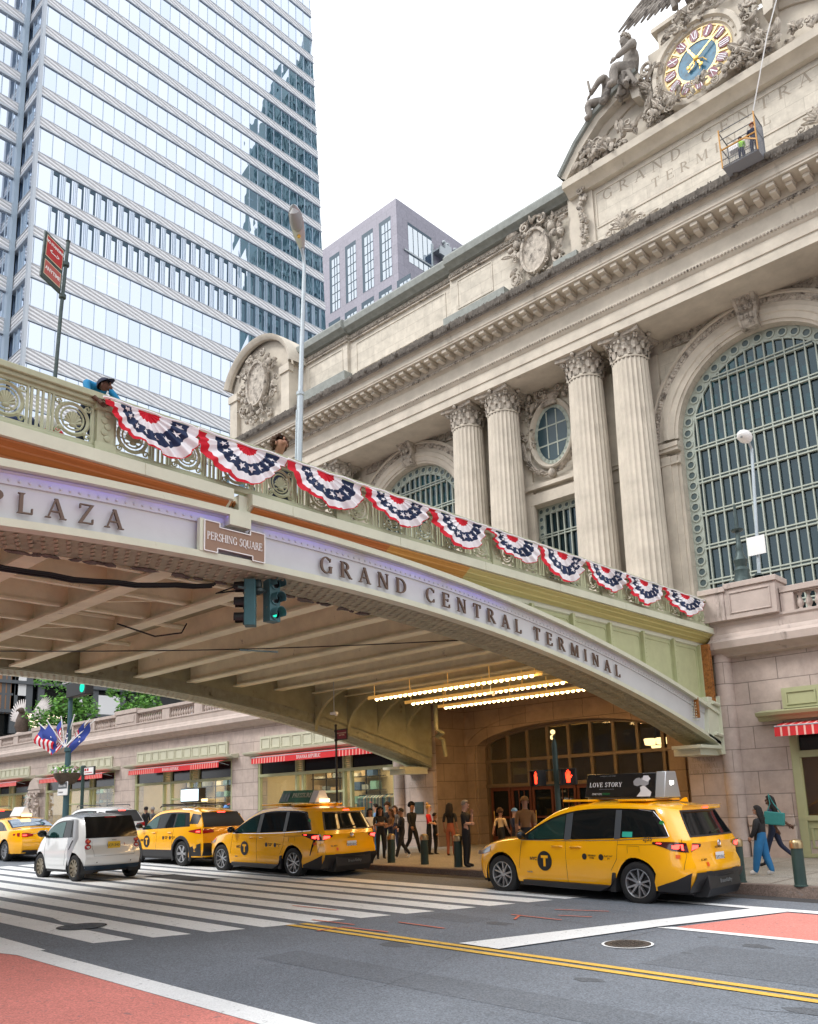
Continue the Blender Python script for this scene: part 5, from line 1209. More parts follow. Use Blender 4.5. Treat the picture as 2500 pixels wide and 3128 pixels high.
# lettering on the web -------------------------------------------------
m = MB()
def arcletters(m, s, Y0, Y1, h):
    W = 0; n = len(s)
    widths = [glyph(c)[0]*h for c in s]; gap = (Y1-Y0-sum(widths))/(n-1); y = Y0
    for c, wd in zip(s, widths):
        yc = y+wd/2; zc = (zb(yc)+.09+zt(yc)-.24)/2+.005; sl = (-.0102*2*(yc-7)-.0096*2*(yc-7))/2; ca, sa = 1/sqrt(1+sl*sl), sl/sqrt(1+sl*sl)
        letters(m, c, lambda u, v, d: (-9.115+d, yc+(u-wd/2)*ca-(v-h/2)*sa*0, zc+(u-wd/2)*sa+(v-h/2)), h, .03)
        y += wd+gap
arcletters(m, 'GRAND', 7.82, 9.68, .245); arcletters(m, 'CENTRAL', 10.13, 12.8, .245); arcletters(m, 'TERMINAL', 13.2, 16.38, .245)
arcletters(m, 'PLAZA', 3.15, 4.72, .235); arcletters(m, 'SQUARE', .55, 2.62, .235); arcletters(m, 'PERSHING', -2.6, .1, .235)
BB(m, 'raised_letter', 'letter')
# plaque ------------------------------------------------------------
P0 = [(5.8, 5.44), (6.03, 5.44), (6.03, 5.38), (6.52, 5.38), (6.52, 5.44), (6.76, 5.44), (6.76, 5.03), (6.56, 5.03), (6.56, 5.09), (6.0, 5.09), (6.0, 5.03), (5.8, 5.03)]
m = MB(); m.prism([(y, z) for y, z in P0], -9.06, -9.02, 'X'); pq = BB(m, 'name_plaque', 'plaque_brown')
m = MB()
for i in range(12): p, q = P0[i], P0[(i+1) % 12]; m.bar((-9.015, p[0], p[1]), (-9.015, q[0], q[1]), .014, .012)
h = .105; tw = text_width('PERSHING SQUARE', .03)*h; xs = .88/tw
letters(m, 'PERSHING SQUARE', lambda u, v, d: (-9.019+d, 5.84+u, 5.19+v), h, .006, .03, xs)
o = m.build('plaque_lettering', 'white_paint', None, ang=0); o.parent = pq
m = MB(); m.box(-9.1, -9.03, 5.74, 5.82, 5.02, 5.46); m.box(-9.14, -9.0, 6.18, 6.52, 5.46, 5.66); BB(m, 'joint_cover', 'bridge_paint')
# purple light strips fixed to the steel, then cove sheets with a painted warm glow --
mat('cove_glow_orange', (.30, .11, .03), .6, 0, .4, 9, emit=(.8, .2, .03), es=.06, stretch=(1, .05, 3)); mat('cove_glow_amber', (.42, .24, .06), .6, 0, .4, 9, emit=(.8, .26, .02), es=.05, stretch=(1, .05, 3)); mat('cove_glow_yellow', (.44, .41, .17), .6, 0, .3, 9, emit=(.75, .45, .05), es=.02, stretch=(1, .05, 3))
glow('led_purple', (.10, .06, .5), .3); glow('led_orange', (1, .25, .02), 1.5); glow('led_yellow', (1, .62, .02), 1.2)
def led(name, pts, mt, col, energy, n, aim, size):
    m = MB(); m.tube(pts, .012, 5); m_ = BB(m, name, mt)
    for i in range(n):
        t = (i+.5)/n*(len(pts)-1); j = int(t); p = Vector(pts[j]).lerp(Vector(pts[min(j+1, len(pts)-1)]), t-j)
        L_ = (Vector(pts[-1])-Vector(pts[0])).length/n
        ld = bpy.data.lights.new(name, 'AREA'); ld.shape = 'RECTANGLE'; ld.size = size; ld.size_y = L_*.95; ld.energy = energy; ld.color = col
        lo = bpy.data.objects.new(name, ld); COL.objects.link(lo); lo.location = p+Vector(aim)*.02
        d = Vector(aim).normalized(); q = Vector(pts[min(j+1, len(pts)-1)])-Vector(pts[j]); q.normalize(); xx = q.cross(-d).normalized()
        lo.rotation_euler = Matrix((xx, q, -d)).transposed().to_euler()
led('light_strip', [(-9.05, Y, zt(Y)-.075) for Y in rangef(-1, 12.6, .8)], 'led_purple', (.16, .12, 1), .45, 7, (-.5, 0, -1), .04)
led('light_strip', [(-9.05, Y, zt(Y)-.075) for Y in rangef(12.8, 17.5, .8)], 'led_purple', (.5, .3, .6), .1, 2, (-.25, 0, -1), .04)
def painted_glow_trough(Y0, Y1, zA, zB, mt):  # cove sheet: the warm wash of light is put into its colour and emission
    m = MB(); m.grid([[(-8.985, Y, 5.782), (-8.99, Y, 5.76), (-9.055, Y, 5.72), (-9.06, Y, 5.70), (-9.145, Y, 5.645), (-9.15, Y, 5.625), (-9.23, Y, 5.565)] for Y in rangef(Y0, Y1, .5)]); BB(m, 'painted_cove_glow', mt, ang=30)
painted_glow_trough(-1, 6.15, 5.775, 5.655, 'cove_glow_orange'); painted_glow_trough(6.55, 9.2, 5.775, 5.69, 'cove_glow_orange'); painted_glow_trough(9.2, 11.2, 5.775, 5.66, 'cove_glow_amber'); painted_glow_trough(11.2, 21.2, 5.77, 5.63, 'cove_glow_yellow')
# marquee lamps near the terminal ------------------------------------
bm_ = MB(); bm_.ell((0, 0, 0), (.05, .05, .055), 10)
for i, (Y, X0, X1) in enumerate(((16.4, -16.8, -11.35), (18.1, -17.0, -11.6), (19.8, -17.2, -12.05))):
    t = empty('marquee_light', ((X0+X1)/2, Y, 4.62), 0, ['warm bulb marquee strip nearest the street under the viaduct', 'middle warm bulb marquee strip under the viaduct', 'warm bulb marquee strip nearest the terminal doors'][i], 'light strip', 'strips of bulbs hung under the viaduct')
    m = MB(); h = (X1-X0)/2; m.box(-h-.12, h+.12, -.14, .14, .03, .07)
    for s in (-1, 1): m.box(-h-.12, h+.12, s*.14-.008, s*.14+.008, -.02, .07)
    for x in rangef(-h, h, h/2): m.tube([(x, 0, .07), (x, 0, .5)], .012, 5)
    m.build('painted_glow_trough', 'lamp_trough' if 'lamp_trough' in M_ else mat('lamp_trough', (.7, .5, .2), .5, emit=(1, .5, .1), es=.22).name, t)  # slight emission paints the bulbs' light onto their backing
    n = 30
    for k in range(n):
        x = -h+2*h*(k+.5)/n
        if i == 0 and k == 0: b0 = bm_.build('bulb', 'glow_bulb', t); b0.location = (x, 0, -.015)
        else: instance(b0, 'bulb', t, (x, 0, -.015))
    ld = bpy.data.lights.new('marquee_glow', 'AREA'); ld.shape = 'RECTANGLE'; ld.size = X1-X0; ld.size_y = .25; ld.energy = 48; ld.color = (1, .56, .2)
    lo = bpy.data.objects.new('marquee_glow', ld); COL.objects.link(lo); lo.location = ((X0+X1)/2, Y, 4.53)
ld = bpy.data.lights.new('portal_fill', 'AREA'); ld.shape = 'RECTANGLE'; ld.size = 7; ld.size_y = .3; ld.energy = 10; ld.color = (1, .45, .09)  # added fill with no fixture, aimed down to warm the portal
lo = bpy.data.objects.new('portal_fill', ld); COL.objects.link(lo); lo.location = (-14.6, 20.9, 4.4); lo.rotation_euler = (radians(40), 0, 0)
for x, Y, z in ((-13.0, 16.8, 4.35), (-17.5, 15.5, 4.2)):
    t = empty('hanging_fixture', (x, Y, z), 0, 'small white box on a thin rod hanging '+('among the marquee lights' if x > -15 else 'left of the marquee lights'), 'camera')
    m = MB(); m.box(-.12, .12, -.05, .05, 0, .07); m.ell((.08, 0, -.01), (.04, .04, .04), 8); m.build('housing', 'white_paint', t, bev=.01); m = MB(); m.tube([(0, 0, .05), (0, 0, 5.5-z)], .01, 6); m.build('rod', 'galv', t)
# ================================================================ BACKGROUND TOWERS
def rib_mat(name, col, sc_, ang):
    m = mat(name, col, .6); t = m.node_tree; b = t.nodes['Principled BSDF']; N = t.nodes.new; L = t.links.new
    tc = N('ShaderNodeTexCoord'); mp = N('ShaderNodeMapping'); mp.inputs['Rotation'].default_value = (radians(ang), 0, 0); L(tc.outputs['Object'], mp.inputs[0])
    wv = N('ShaderNodeTexWave'); wv.bands_direction = 'Z'; wv.inputs['Scale'].default_value = sc_; wv.inputs['Distortion'].default_value = 0; L(mp.outputs[0], wv.inputs['Vector'])
    r = N('ShaderNodeMapRange'); r.inputs[1].default_value = .0; r.inputs[2].default_value = .3; r.inputs[3].default_value = .55; r.inputs[4].default_value = 1; L(wv.outputs['Fac'], r.inputs[0])
    mu = N('ShaderNodeMix'); mu.data_type = 'RGBA'; mu.blend_type = 'MULTIPLY'; mu.inputs[0].default_value = 1; mu.inputs[6].default_value = (*col, 1); L(r.outputs[0], mu.inputs[7]); L(mu.outputs[2], b.inputs['Base Color'])
    bp = N('ShaderNodeBump'); bp.inputs['Distance'].default_value = .2; bp.inputs['Strength'].default_value = .6; L(wv.outputs['Fac'], bp.inputs['Height']); L(bp.outputs[0], b.inputs['Normal'])
rib_mat('tile_band', (.72, .72, .74), .75, 14)
tower = empty('glass_tower', (-90, 50, 0), 0, 'tall glass office tower banded with pale ribbed tile at the left', 'skyscraper')
def TB(mb, name, mats, par=None, **k):
    o = mb.build(name, mats, None, **k); o.parent = par or tower
    if par is None: o.location = (90, -50, 0)
    return o
bands = [(46.19-4.82*i, 47.8-4.82*i) for i in range(8, 0, -1)]+[(46.19, 47.8), (50.85, 52.5), (55.74, 57.3), (60.49, 61.65), (64.92, 66.1), (69.32, 70.46), (73.6, 74.8), (77.47, 78.6), (81.44, 82.55), (85.3, 86.4)]
z = 89.19
while z < 150: bands.append((z, z+1.1)); z += 3.93
yr = lambda z: 70.7-(z-60)*.041
g = MB(); bd = MB(); sl_ = MB(); mu = MB(); lv = MB()
XT = -80.0; grn = random.Random(19)
# glazing sheets, one per storey
for i, (a, b) in enumerate(bands):
    nx = bands[i+1][0] if i+1 < len(bands) else b+3
    ys = [30.3]+[30.55+1.345*k for k in range(30) if 30.55+1.345*k < yr(b)-.2]+[None]
    for k in range(len(ys)-1):
        y0, y1 = ys[k], ys[k+1]; g.k = grn.randrange(4); q = [grn.uniform(-.012, .012) for _ in range(4)]
        g.face([(XT+q[0], y0, b), (XT+q[1], y1 or yr(b), b), (XT+q[2], y1 or yr(nx), nx), (XT+q[3], y0, nx)])
    g.face([(-84, 30.3, b), (XT, 30.3, b), (XT, 30.3, nx), (-84, 30.3, nx)]); g.face([(-84.2, 8, b), (-84.2, 30.3, b), (-84.2, 30.3, nx), (-84.2, 8, nx)])
    bd.box(XT-.3, XT+.10, 30.3, yr(a), a+.12, b-.02); sl_.box(XT-.3, XT+.15, 30.3, yr(a)+.05, a-.02, a+.12); sl_.box(XT-.3, XT+.13, 30.3, yr(a)+.05, b-.02, b+.06)
    bd.box(-84.2, XT+.1, 30.1, 30.3, a+.12, b-.02); sl_.box(-84.2, XT+.1, 30.02, 30.3, a-.1, a+.12); sl_.box(-84.2, XT+.1, 30.05, 30.3, b-.02, b+.05)
    bd.box(-84.6, -84.0, 8, 29.6, a+.12, b-.02); sl_.box(-84.6, -83.95, 8, 29.6, a-.14, a+.12); sl_.box(-84.6, -83.97, 8, 29.6, b-.02, b+.05)
    if 13 <= i <= 14 and False: pass
for k in range(30):
    y = 30.55+1.345*k; mu.box(XT-.02, XT+.045, y-.022, y+.022, 4, min(150, 60+(70.7-y)/.041 if y > 67 else 150))
for k in range(16): y = 9+1.34*k; mu.box(-84.25, -84.1, y-.03, y+.03, 4, 150)
for k in range(3): x = -83+1.1*k; mu.box(x-.03, x+.03, 30.22, 30.3, 4, 150)
for (a, b) in ((66.1, 69.16), (61.65, 64.76)):
    for k in range(28):
        y = 32.0+1.345*k
        if y+.9 < yr(a)-.3: lv.box(XT-.1, XT+.06, y+.62, y+.80, a+.06, b); lv.box(XT-.1, XT+.06, y+.18, y+.62, b-.42, b); mu.box(XT-.02, XT+.08, y+1.02, y+1.06, a, b); mu.box(XT-.02, XT+.08, y+.05, y+.09, a, b)
TB(g, 'glazing', ['tower_glass', 'tower_glass_b', 'tower_glass_c', 'tower_glass_d'], ang=0); TB(bd, 'spandrel_band', 'tile_band', ang=0); TB(sl_, 'slab_edge', 'mullion_pale', ang=0); TB(mu, 'mullion', 'mullion', ang=0); TB(lv, 'louvre_opening', 'louvre', ang=0)
m = MB(); m.box(XT-.25, XT+.3, 30.0, 30.32, 0, 150); TB(m, 'corner_fin', 'mullion_pale', ang=0)
m = MB(); m.box(-84.6, -83.5, 29.55, 30.0, 0, 150); TB(m, 'corner_post', 'mullion', ang=0)
m = MB(); m.box(-110, XT-1.6, 30.5, 68, 0, 152); m.box(-110, -85.5, 8, 30.5, 0, 150); TB(m, 'core', 'interior_dark', ang=0)
rnd = random.Random(9); m = MB()
for (y, z, dy, dz) in ((55.5, 93.9, .8, .5), (57.2, 85, 1.2, .7), (60, 88.2, .9, .2), (63.5, 96.5, .2, .2), (64.5, 92.2, 1.0, .2), (66, 80.4, .5, .5), (60.5, 76.3, .9, .4), (66.5, 76, .5, .5), (62, 100.8, .2, .2), (57.5, 80.3, .8, .1), (63, 72, .7, .5), (46, 50, 1.2, .5), (50, 53.6, 1.2, .2), (40.5, 49.2, 1.3, .8), (54, 48.9, 1.3, .6), (57, 54, .8, .6), (49, 58.6, 3.2, .05), (37, 59.3, 3.5, .05), (36, 44.3, 1.2, .8), (43.5, 44.6, .9, .5), (52.5, 44, 1.2, .5), (61, 49.8, .9, .5)):
    m.bar((XT-.3, y, z), (XT-.3, y+dy, z+dz*.7), .14, .14, (1, 0, 0))
TB(m, 'office_light', 'glow_white', ang=0)
# lower storeys seen below the viaduct
blk = MB()
mat('brown_panel', (.30, .15, .07), .5, 0, .12, 2); mat('grey_frame', (.10, .11, .12), .5)
base = empty('office_block', (-76, 30, 0), 0, 'brown and dark glass building behind the trees beyond the terrace', 'building')
def OB(mb, name, mats, **k): o = mb.build(name, mats, None, **k); o.parent = base; o.location = (76, -30, 0); return o
XB = -76.0
Q = lambda x, y: onX(x/1.9144, 2000+y/1.9144, XB)
def qbox(m, x0, y0, x1, y1, d=.3):
    a = Q(x0, y0); b = Q(x1, y1); m.box(XB-d, XB, a.y, b.y, b.z, a.z)
m = MB(); a = Q(-60, 0); b = Q(1300, 500); m.box(XB-6, XB-.6, a.y-6, 48, -1, 24); OB(m, 'dark_glazing', 'car_glass', ang=0)
m = MB(); qbox(m, -200, 60, 78, 345, .4)
for i in range(1): pass
OB(m, 'brown_panel', 'brown_panel', ang=0)
m = MB(); qbox(m, 100, 40, 152, 240, .35); qbox(m, 565, 235, 700, 384, .35); qbox(m, 470, 40, 485, 300, .3); qbox(m, 1035, 120, 1160, 260, .3); OB(m, 'white_panel', 'white_paint', ang=0)
m = MB()
for x in (78, 165, 235, 410, 555, 715, 900): qbox(m, x, 20, x+14, 460, .25)
for z in (10.6, 8.2, 13.2): m.box(XB-.3, XB+.25, 12, 48, z, z+.28)
for x in (20, 50): qbox(m, x, 60, x+4, 345, -.02)
qbox(m, -200, 220, 78, 226, -.02)
OB(m, 'frame', 'grey_frame', ang=0)
m = MB(); qbox(m, 160, 345, 230, 425, -.05); qbox(m, 255, 350, 400, 415, -.05); OB(m, 'lit_interior', 'glow_office', ang=0)
# granite tower behind ---------------------------------------------
blocks('lilac_granite', (.29, .275, .33), 3.2, 2.4, .06, .8, .05, .55)
mid = empty('granite_tower', (-125, 135, 0), 0, 'square lilac granite tower with tall blue windows between the glass tower and the terminal', 'skyscraper')
def MBd(mb, name, mats, **k): o = mb.build(name, mats, None, **k); o.parent = mid; o.location = (125, -135, 0); return o
YM, XM, ZM = 120.0, -112.2, 133.6
s3 = lambda x, y: (950+x/3.446, 580+y/3.446)
m = MB(); m.box(-152, XM, YM, 165, 0, ZM); MBd(m, 'granite_wall', 'lilac_granite', ang=0)
gl = MB(); fr = MB()
def mwin(x0, x1, zA, zB):   # deep-set window in the south face
    fr.box(x0, x1, YM-.02, YM+.1, zA, zB); gl.box(x0+.9, x1, YM-.06, YM-.03, zA, zB-1.2)
    for t in (.36, .68): x = x0+.9+(x1-x0-.9)*t; fr.box(x-.08, x+.08, YM-.12, YM-.06, zA, zB-1.2)
    z = zA+2.2
    while z < zB-2: fr.box(x0+.9, x1, YM-.12, YM-.06, z-.07, z+.07); z += 2.3
xs = [onY(*s3(a, b), YM).x for a, b in ((195, 700), (300, 640), (360, 600), (472, 520), (535, 480), (652, 400), (715, 350), (838, 260))]
for i in range(4): mwin(xs[2*i], xs[2*i+1], 115.4, 130.2)
pitch = xs[2]-xs[0]
for i in range(-1, 5):
    x = xs[0]+i*(xs[6]-xs[0])/3
    for z0, z1 in ((107.3, 113.2), (99.5, 105.3), (91.5, 97.4)): mwin(x-.6, x+pitch*.62, z0, z1)
def ewin(y0, y1, zA, zB):
    fr.box(XM-.1, XM+.02, y0, y1, zA, zB); gl.box(XM+.03, XM+.05, y0, y1, zA, zB-.8)
    for t in (.2, .4, .6, .8): y = y0+(y1-y0)*t; fr.box(XM+.05, XM+.1, y-.06, y+.06, zA, zB-.8)
for y in (123.6, 135.5, 147): ewin(y, y+8, 119.5, 129.5); ewin(y, y+8, 107, 114)
MBd(gl, 'window_glass', 'blue_glass', ang=0); MBd(fr, 'window_frame', 'louvre', ang=0)
m = MB()
for y in (131.5, 137, 143, 149): m.box(XM, XM+.3, y, y+.4, 118, 128); 
m.box(XM, XM+2.6, 131.5, 152, 125.6, 125.9); m.box(XM+2.3, XM+2.6, 131.5, 152, 124.3, 126.3); m.box(XM, XM+.3, 122, 152, 121.6, 122.0)
for i in range(5):
    y = 133.5+i*3.9; m.box(XM+1, XM+2.5, y, y+2.2, 126.3, 127.8)
    for s in (0, 1): m.ell((XM+1.7, y+.4+s*1.3, 128.6), (.55, .55, .6), 8)
MBd(m, 'roof_plant', 'steel')
# the tall slab whose reflection shows in the glass tower
rb = empty('slab_tower', (20, 130, 0), 0, 'stepped teal office tower seen only as a reflection in the glass tower', 'skyscraper')
mat('teal_wall', (.03, .10, .12), .4, 0, .4, .15); mat('teal_rib', (.11, .20, .22), .5)
m = MB()
def RBx(*a): m.box(*a)
steps = [(117, 154), (117.4, 180), (119.2, 188), (122.7, 196), (127, 205), (131, 213), (135, 220), (139, 231)]
for i, (y, z) in enumerate(steps): m.box(0+i*.02, 6, y, 170, 0, z)
o = m.build('wall', 'teal_wall', rb, ang=0); o.location = (-20, -130, 0)
m = MB()
for i in range(36):
    y = 117.6+i*1.4; t = [z for sy, z in steps if sy <= y]; m.box(-.5, 0, y, y+.45, 0, t[-1]-1)
for z in range(20, 225, 5):
    y0 = [sy for sy, zz in steps if zz > z+2]
    if y0: m.box(-.3, 0, y0[0], 168, z, z+1.1)
o = m.build('mullion', 'teal_rib', rb, ang=0); o.location = (-20, -130, 0)
# ================================================================ TREES
def leafmat(name, col):
    m = mat(name, col, .6, 0, .35, 1.2); b = m.node_tree.nodes['Principled BSDF']; b.inputs['Transmission Weight'].default_value = .0; b.inputs['Subsurface Weight'].default_value = .0
leafmat('leaf_light', (.14, .34, .05)); leafmat('leaf_mid', (.08, .23, .035)); leafmat('leaf_dark', (.04, .12, .022)); mat('bark', (.10, .075, .055), .9, 0, .3, 6, .4, 20)
def tree(loc, h, r, seed, lb, n=5200, ls=.17):
    rnd = random.Random(seed); t = empty('street_tree', loc, 0, lb, 'tree', 'trees behind the terrace balustrade')
    m = MB(); m.tube([(0, 0, 0), (.05, .02, h*.3), (-.04, .05, h*.55), (0, 0, h*.8)], [.16, .13, .09, .03], 8); cl = []
    for i in range(22):
        a = rnd.uniform(0, 2*pi); z0 = h*rnd.uniform(.28, .7); L_ = r*rnd.uniform(.55, 1.0)*(1-.35*(z0/h)); z1 = z0+rnd.uniform(.1, .5)*L_+.3
        p1 = (L_*.5*cos(a), L_*.5*sin(a), (z0+z1)/2); p2 = (L_*cos(a+.2), L_*sin(a+.2), z1); m.tube([(0, 0, z0), p1, p2], [.05, .03, .01], 5)
        cl += [(p1, .55), (p2, .75)]
    for i in range(16): a = rnd.uniform(0, 6.28); q = rnd.uniform(0, .8)*r; cl.append(((q*cos(a), q*sin(a), h*rnd.uniform(.5, 1.0)), .7))
    m.build('trunk', 'bark', t)
    m = MB()
    for i in range(n):
        c, s = rnd.choice(cl); s *= r*.45; d = Vector((rnd.gauss(0, 1), rnd.gauss(0, 1), rnd.gauss(0, .7))); p = Vector(c)+d.normalized()*s*rnd.uniform(.3, 1)**.6
        u = Vector((rnd.uniform(-1, 1), rnd.uniform(-1, 1), rnd.uniform(-.5, .5))).normalized()*ls*rnd.uniform(.6, 1.2); v = u.orthogonal().normalized()*ls*.55; v = Matrix.Rotation(rnd.uniform(0, 6), 3, u.normalized()) @ v
        m.k = rnd.choices((0, 1, 2), (4, 4, 2))[0]; m.face([p-u, p-v*.8, p+u, p+v*.8])
    m.build('crown', ['leaf_light', 'leaf_mid', 'leaf_dark'], t, ang=0)
p = onY(370/1.9144, 2000+300/1.9144, 25.5); tree((p.x, p.y, 1.2), 10.8, 2.4, 1, 'broad bright green tree behind the street lamp and its flags', 5200)
p = onY(840/1.9144, 2000+260/1.9144, 27); tree((p.x, p.y, 2), 8.1, 2.3, 2, 'low spreading green tree behind the balustrade pier, right of the lamp')
# bronze eagle on its stone ball at the far left -----------------------
t = empty('eagle_statue', (-57.6, 23.2, 5.9), radians(20), 'big bronze eagle with raised pale wings on the terrace at the left edge', 'statue')
mat('eagle_brown', (.10, .07, .055), .7, 0, .3, 8, .4, 12); mat('eagle_pale', (.50, .46, .45), .7, 0, .15, 5)
m = MB(); m.box(-.5, .5, -.5, .5, 0, .55); m.ell((0, 0, .9), (.55, .55, .5), 14); m.build('base', 'granite_trim', t)
m = MB(); m.tube([(0, 0, 1.1), (0, -.05, 1.7), (.05, -.1, 2.3), (.15, -.25, 2.65)], [.25, .5, .36, .18], 10); m.ell((.2, -.38, 2.72), (.2, .24, .2), 10); m.tube([(.2, -.55, 2.74), (.22, -.75, 2.68), (.2, -.78, 2.56)], [.09, .06, .01], 6)
for s in (-1, 1): m.tube([(s*.2, -.1, 1.3), (s*.22, -.2, 1.0)], [.12, .06], 6)
m.build('body', 'eagle_brown', t)
for s in (-1, 1):
    m = MB()
    for i in range(12):
        a = .5+i*.115; L_ = 1.5+.5*sin(i*.25); b0 = Vector((s*.3, .1+.02*i, 2.1)); d = Vector((s*cos(a*.75), .25, sin(a*1.1-.4)*.75)); leaf(m, b0, d, L_, .12, .04, 0)
    m.build('wing', 'eagle_pale', t, ang=60)

# ---- south side of the street, behind the camera: what the windows and car paint reflect
blk = empty('office_block', (-12, -24, 0), 0, 'long brick block of the opposite pavement, seen only in reflections', 'building')
mat('brick_front', (.20, .13, .10), .8, 0, .2, 1); m = MB(); g = MB()
for x0, x1, h in ((-95, -52, 30), (-52, -22, 22), (-4, 26, 26), (26, 60, 34)):
    m.box(x0, x1, -40, -22, -1, h)
    x = x0+1.5
    while x < x1-2.5:
        z = 5.5
        while z < h-3: g.box(x, x+1.5, -22, -21.9, z, z+2.2); z += 4
        g.box(x, x+2.2, -22, -21.9, .5, 3.6); x += 3
o = m.build('wall', 'brick_front', blk, ang=0); o.location = (12, 24, 0); o = g.build('window', 'louvre', blk, ang=0); o.location = (12, 24, 0)
# ================================================================ VEHICLES (local x runs from nose to tail, the kerb side is +y)
def itp(tab, x):
    if x <= tab[0][0]: return tab[0][1]
    if x >= tab[-1][0]: return tab[-1][1]
    for i in range(len(tab)-1):
        (xa, ya), (xb, yb) = tab[i], tab[i+1]
        if x <= xb:
            t = (x-xa)/(xb-xa); m0 = (yb-tab[i-1][1])/(xb-tab[i-1][0]) if i > 0 else (yb-ya)/(xb-xa); m1 = (tab[i+2][1]-ya)/(tab[i+2][0]-xa) if i+2 < len(tab) else (yb-ya)/(xb-xa)
            h = xb-xa; return (2*t**3-3*t*t+1)*ya+(t**3-2*t*t+t)*h*m0+(-2*t**3+3*t*t)*yb+(t**3-t*t)*h*m1
RF = [1, .985, .95, .87, .74, .56, .35, .15, 0]
class Car:
    def __init__(s, name, loc, rz, label, L, W, xw, wr, R, zt, belt, Wt, xf, xr, body, sill=.26, scale=.965, tumble=.30, bulge=.07, fb=.16, cat='car', group=None, roofp=.6):
        s.root = empty(name, loc, rz, label, cat, group); s.root.scale = (scale,)*3
        s.L, s.W, s.xw, s.wr, s.R, s.zt, s.belt, s.Wt, s.xf, s.xr, s.sill, s.tu, s.bulge, s.fb, s.rp = L, W, xw, wr, R, zt, belt, Wt, xf, xr, sill, tumble, bulge, fb, roofp; s.body_m = body
    def sec(s, X):
        W = itp(s.Wt, X); t = itp(s.zt, X); b = min(itp(s.belt, X), t-.07); e = max(b+.015, t-.10); return W, t, b, e, W*.955-s.tu*(e-b)
    def wz(s, X, z):
        W, t, b, e, we = s.sec(X)
        if z <= b: 
            q = (z-.62)/.5; k = 1-.05*q*q if z < .62 else 1-.045*((z-.62)/max(.1, b-.62))**2; return W*k
        if z <= e: return W*.955-(z-b)/(e-b)*(W*.955-we)
        return we
    def u(s, x, z): a, b = itp(s.xf, z), itp(s.xr, z); return min(1, max(0, (x-a)/(b-a)))
    def side(s, x, z, o=0): return s.wz(s.u(x, z)*s.L, z)+o
    def top(s, x, yf, o=0):   # yf = fraction of the roof half width
        W, t, b, e, we = s.sec(x); z = e+(t-e)*(1-abs(yf)**2.6)**s.rp; X = itp(s.xf, z)+x/s.L*(itp(s.xr, z)-itp(s.xf, z)); return Vector((X, we*yf, z))
    def rear(s, y, z, o=0): w = max(.05, s.wz(s.L, z)); return Vector((itp(s.xr, z)+s.bulge*(1-min(1, abs(y)/w)**2)+o, y, z))
    def front(s, y, z, o=0): w = max(.05, s.wz(0, z)); return Vector((itp(s.xf, z)-s.fb*(1-min(1, abs(y)/w)**2)-o, y, z))
    def shell(s):
        m = MB(); n = 110; us = sorted([i/n for i in range(n+1)]+[.004, .01, .99, .996]); rows = []
        for u in us:
            X = u*s.L; W, t, b, e, we = s.sec(X); z0 = s.sill
            for xw in s.xw:
                q = s.R**2-(X-xw)**2
                if q > 0: z0 = max(z0, s.wr+sqrt(q))
            z0 = min(z0, b-.05); half = []
            for k in (0, .06, .2, .35, .5, .65, .8, .92, 1): z = z0+(b-z0)*k; half.append((s.wz(X, z), z))
            for k in (.33, .66, 1): z = b+(e-b)*k; half.append((s.wz(X, z), z))
            for f in RF[1:]: half.append((we*f, e+(t-e)*(1-f**2.6)**s.rp))
            row = [(itp(s.xf, z)+u*(itp(s.xr, z)-itp(s.xf, z)), -y, z) for y, z in half]
            row += [(p[0], -p[1], p[2]) for p in row[-2::-1]]; rows.append(row)
        m.grid(rows)
        K = len(rows[0])//2
        for row, fn in ((rows[-1], s.rear), (rows[0], s.front)):
            g = []
            for k in range(K+1):
                y, z = abs(row[k][1]), row[k][2]; g.append([fn(-y+2*y*j/14, z) if 0 < j < 14 else Vector((row[k][0], -y+2*y*j/14, z)) for j in range(15)])
            m.grid(g)
        s.shell_o = m.build('body', s.body_m, s.root, ang=38)
        m = MB(); a, b = itp(s.xf, .4)+.1, itp(s.xr, .4)-.1; m.box(a, b, -s.W+.27, s.W-.27, .2, .62); m.box(s.xw[0]+s.R+.03, s.xw[1]-s.R-.03, -s.W+.06, s.W-.06, .2, .5)
        for xw in s.xw:
            for sd in (-1, 1):
                rr = s.R+.005; g = []
                for i in range(17):
                    t = pi*(-.12+1.24*i/16); g.append([(xw+rr*cos(t), sd*(s.side(xw, s.wr+.3)-.03), s.wr+rr*sin(t)), (xw+rr*cos(t), sd*(s.W-.34), s.wr+rr*sin(t))])
                m.grid(g); 
        m.build('underbody', 'car_black', s.root, ang=30)
    def patch(s, name, mt, bot, top, o=.006, rows=6, both=True, par=None):
        m = MB()
        for sd in ((-1, 1) if both else (-1,)):
            g = []
            for r in range(rows+1):
                t = r/rows; g.append([(a[0]*(1-t)+b[0]*t, sd*s.side(a[0]*(1-t)+b[0]*t, a[1]*(1-t)+b[1]*t, o), a[1]*(1-t)+b[1]*t) for a, b in zip(bot, top)])
            m.grid(g)
        return m.build(name, mt, par or s.root, ang=60)
    def edge(s, x, d): return s.sec(x)[3]-d
    def win(s, name, mt, x0, x1, zb0, zb1, d0=.05, o=.008, n=14, zmax=None, par=None, x0t=None, x1t=None):
        bot = []; tp = []
        for i in range(n+1):
            t = i/n; xb = x0+(x1-x0)*t; xt = (x0t if x0t is not None else x0)*(1-t)+(x1t if x1t is not None else x1)*t
            b = zb0+(zb1-zb0)*t; e = s.edge(xt, d0); e = min(e, zmax) if zmax else e; bot.append((xb, b)); tp.append((xt, max(b+.01, e)))
        return s.patch(name, mt, bot, tp, o, par=par)
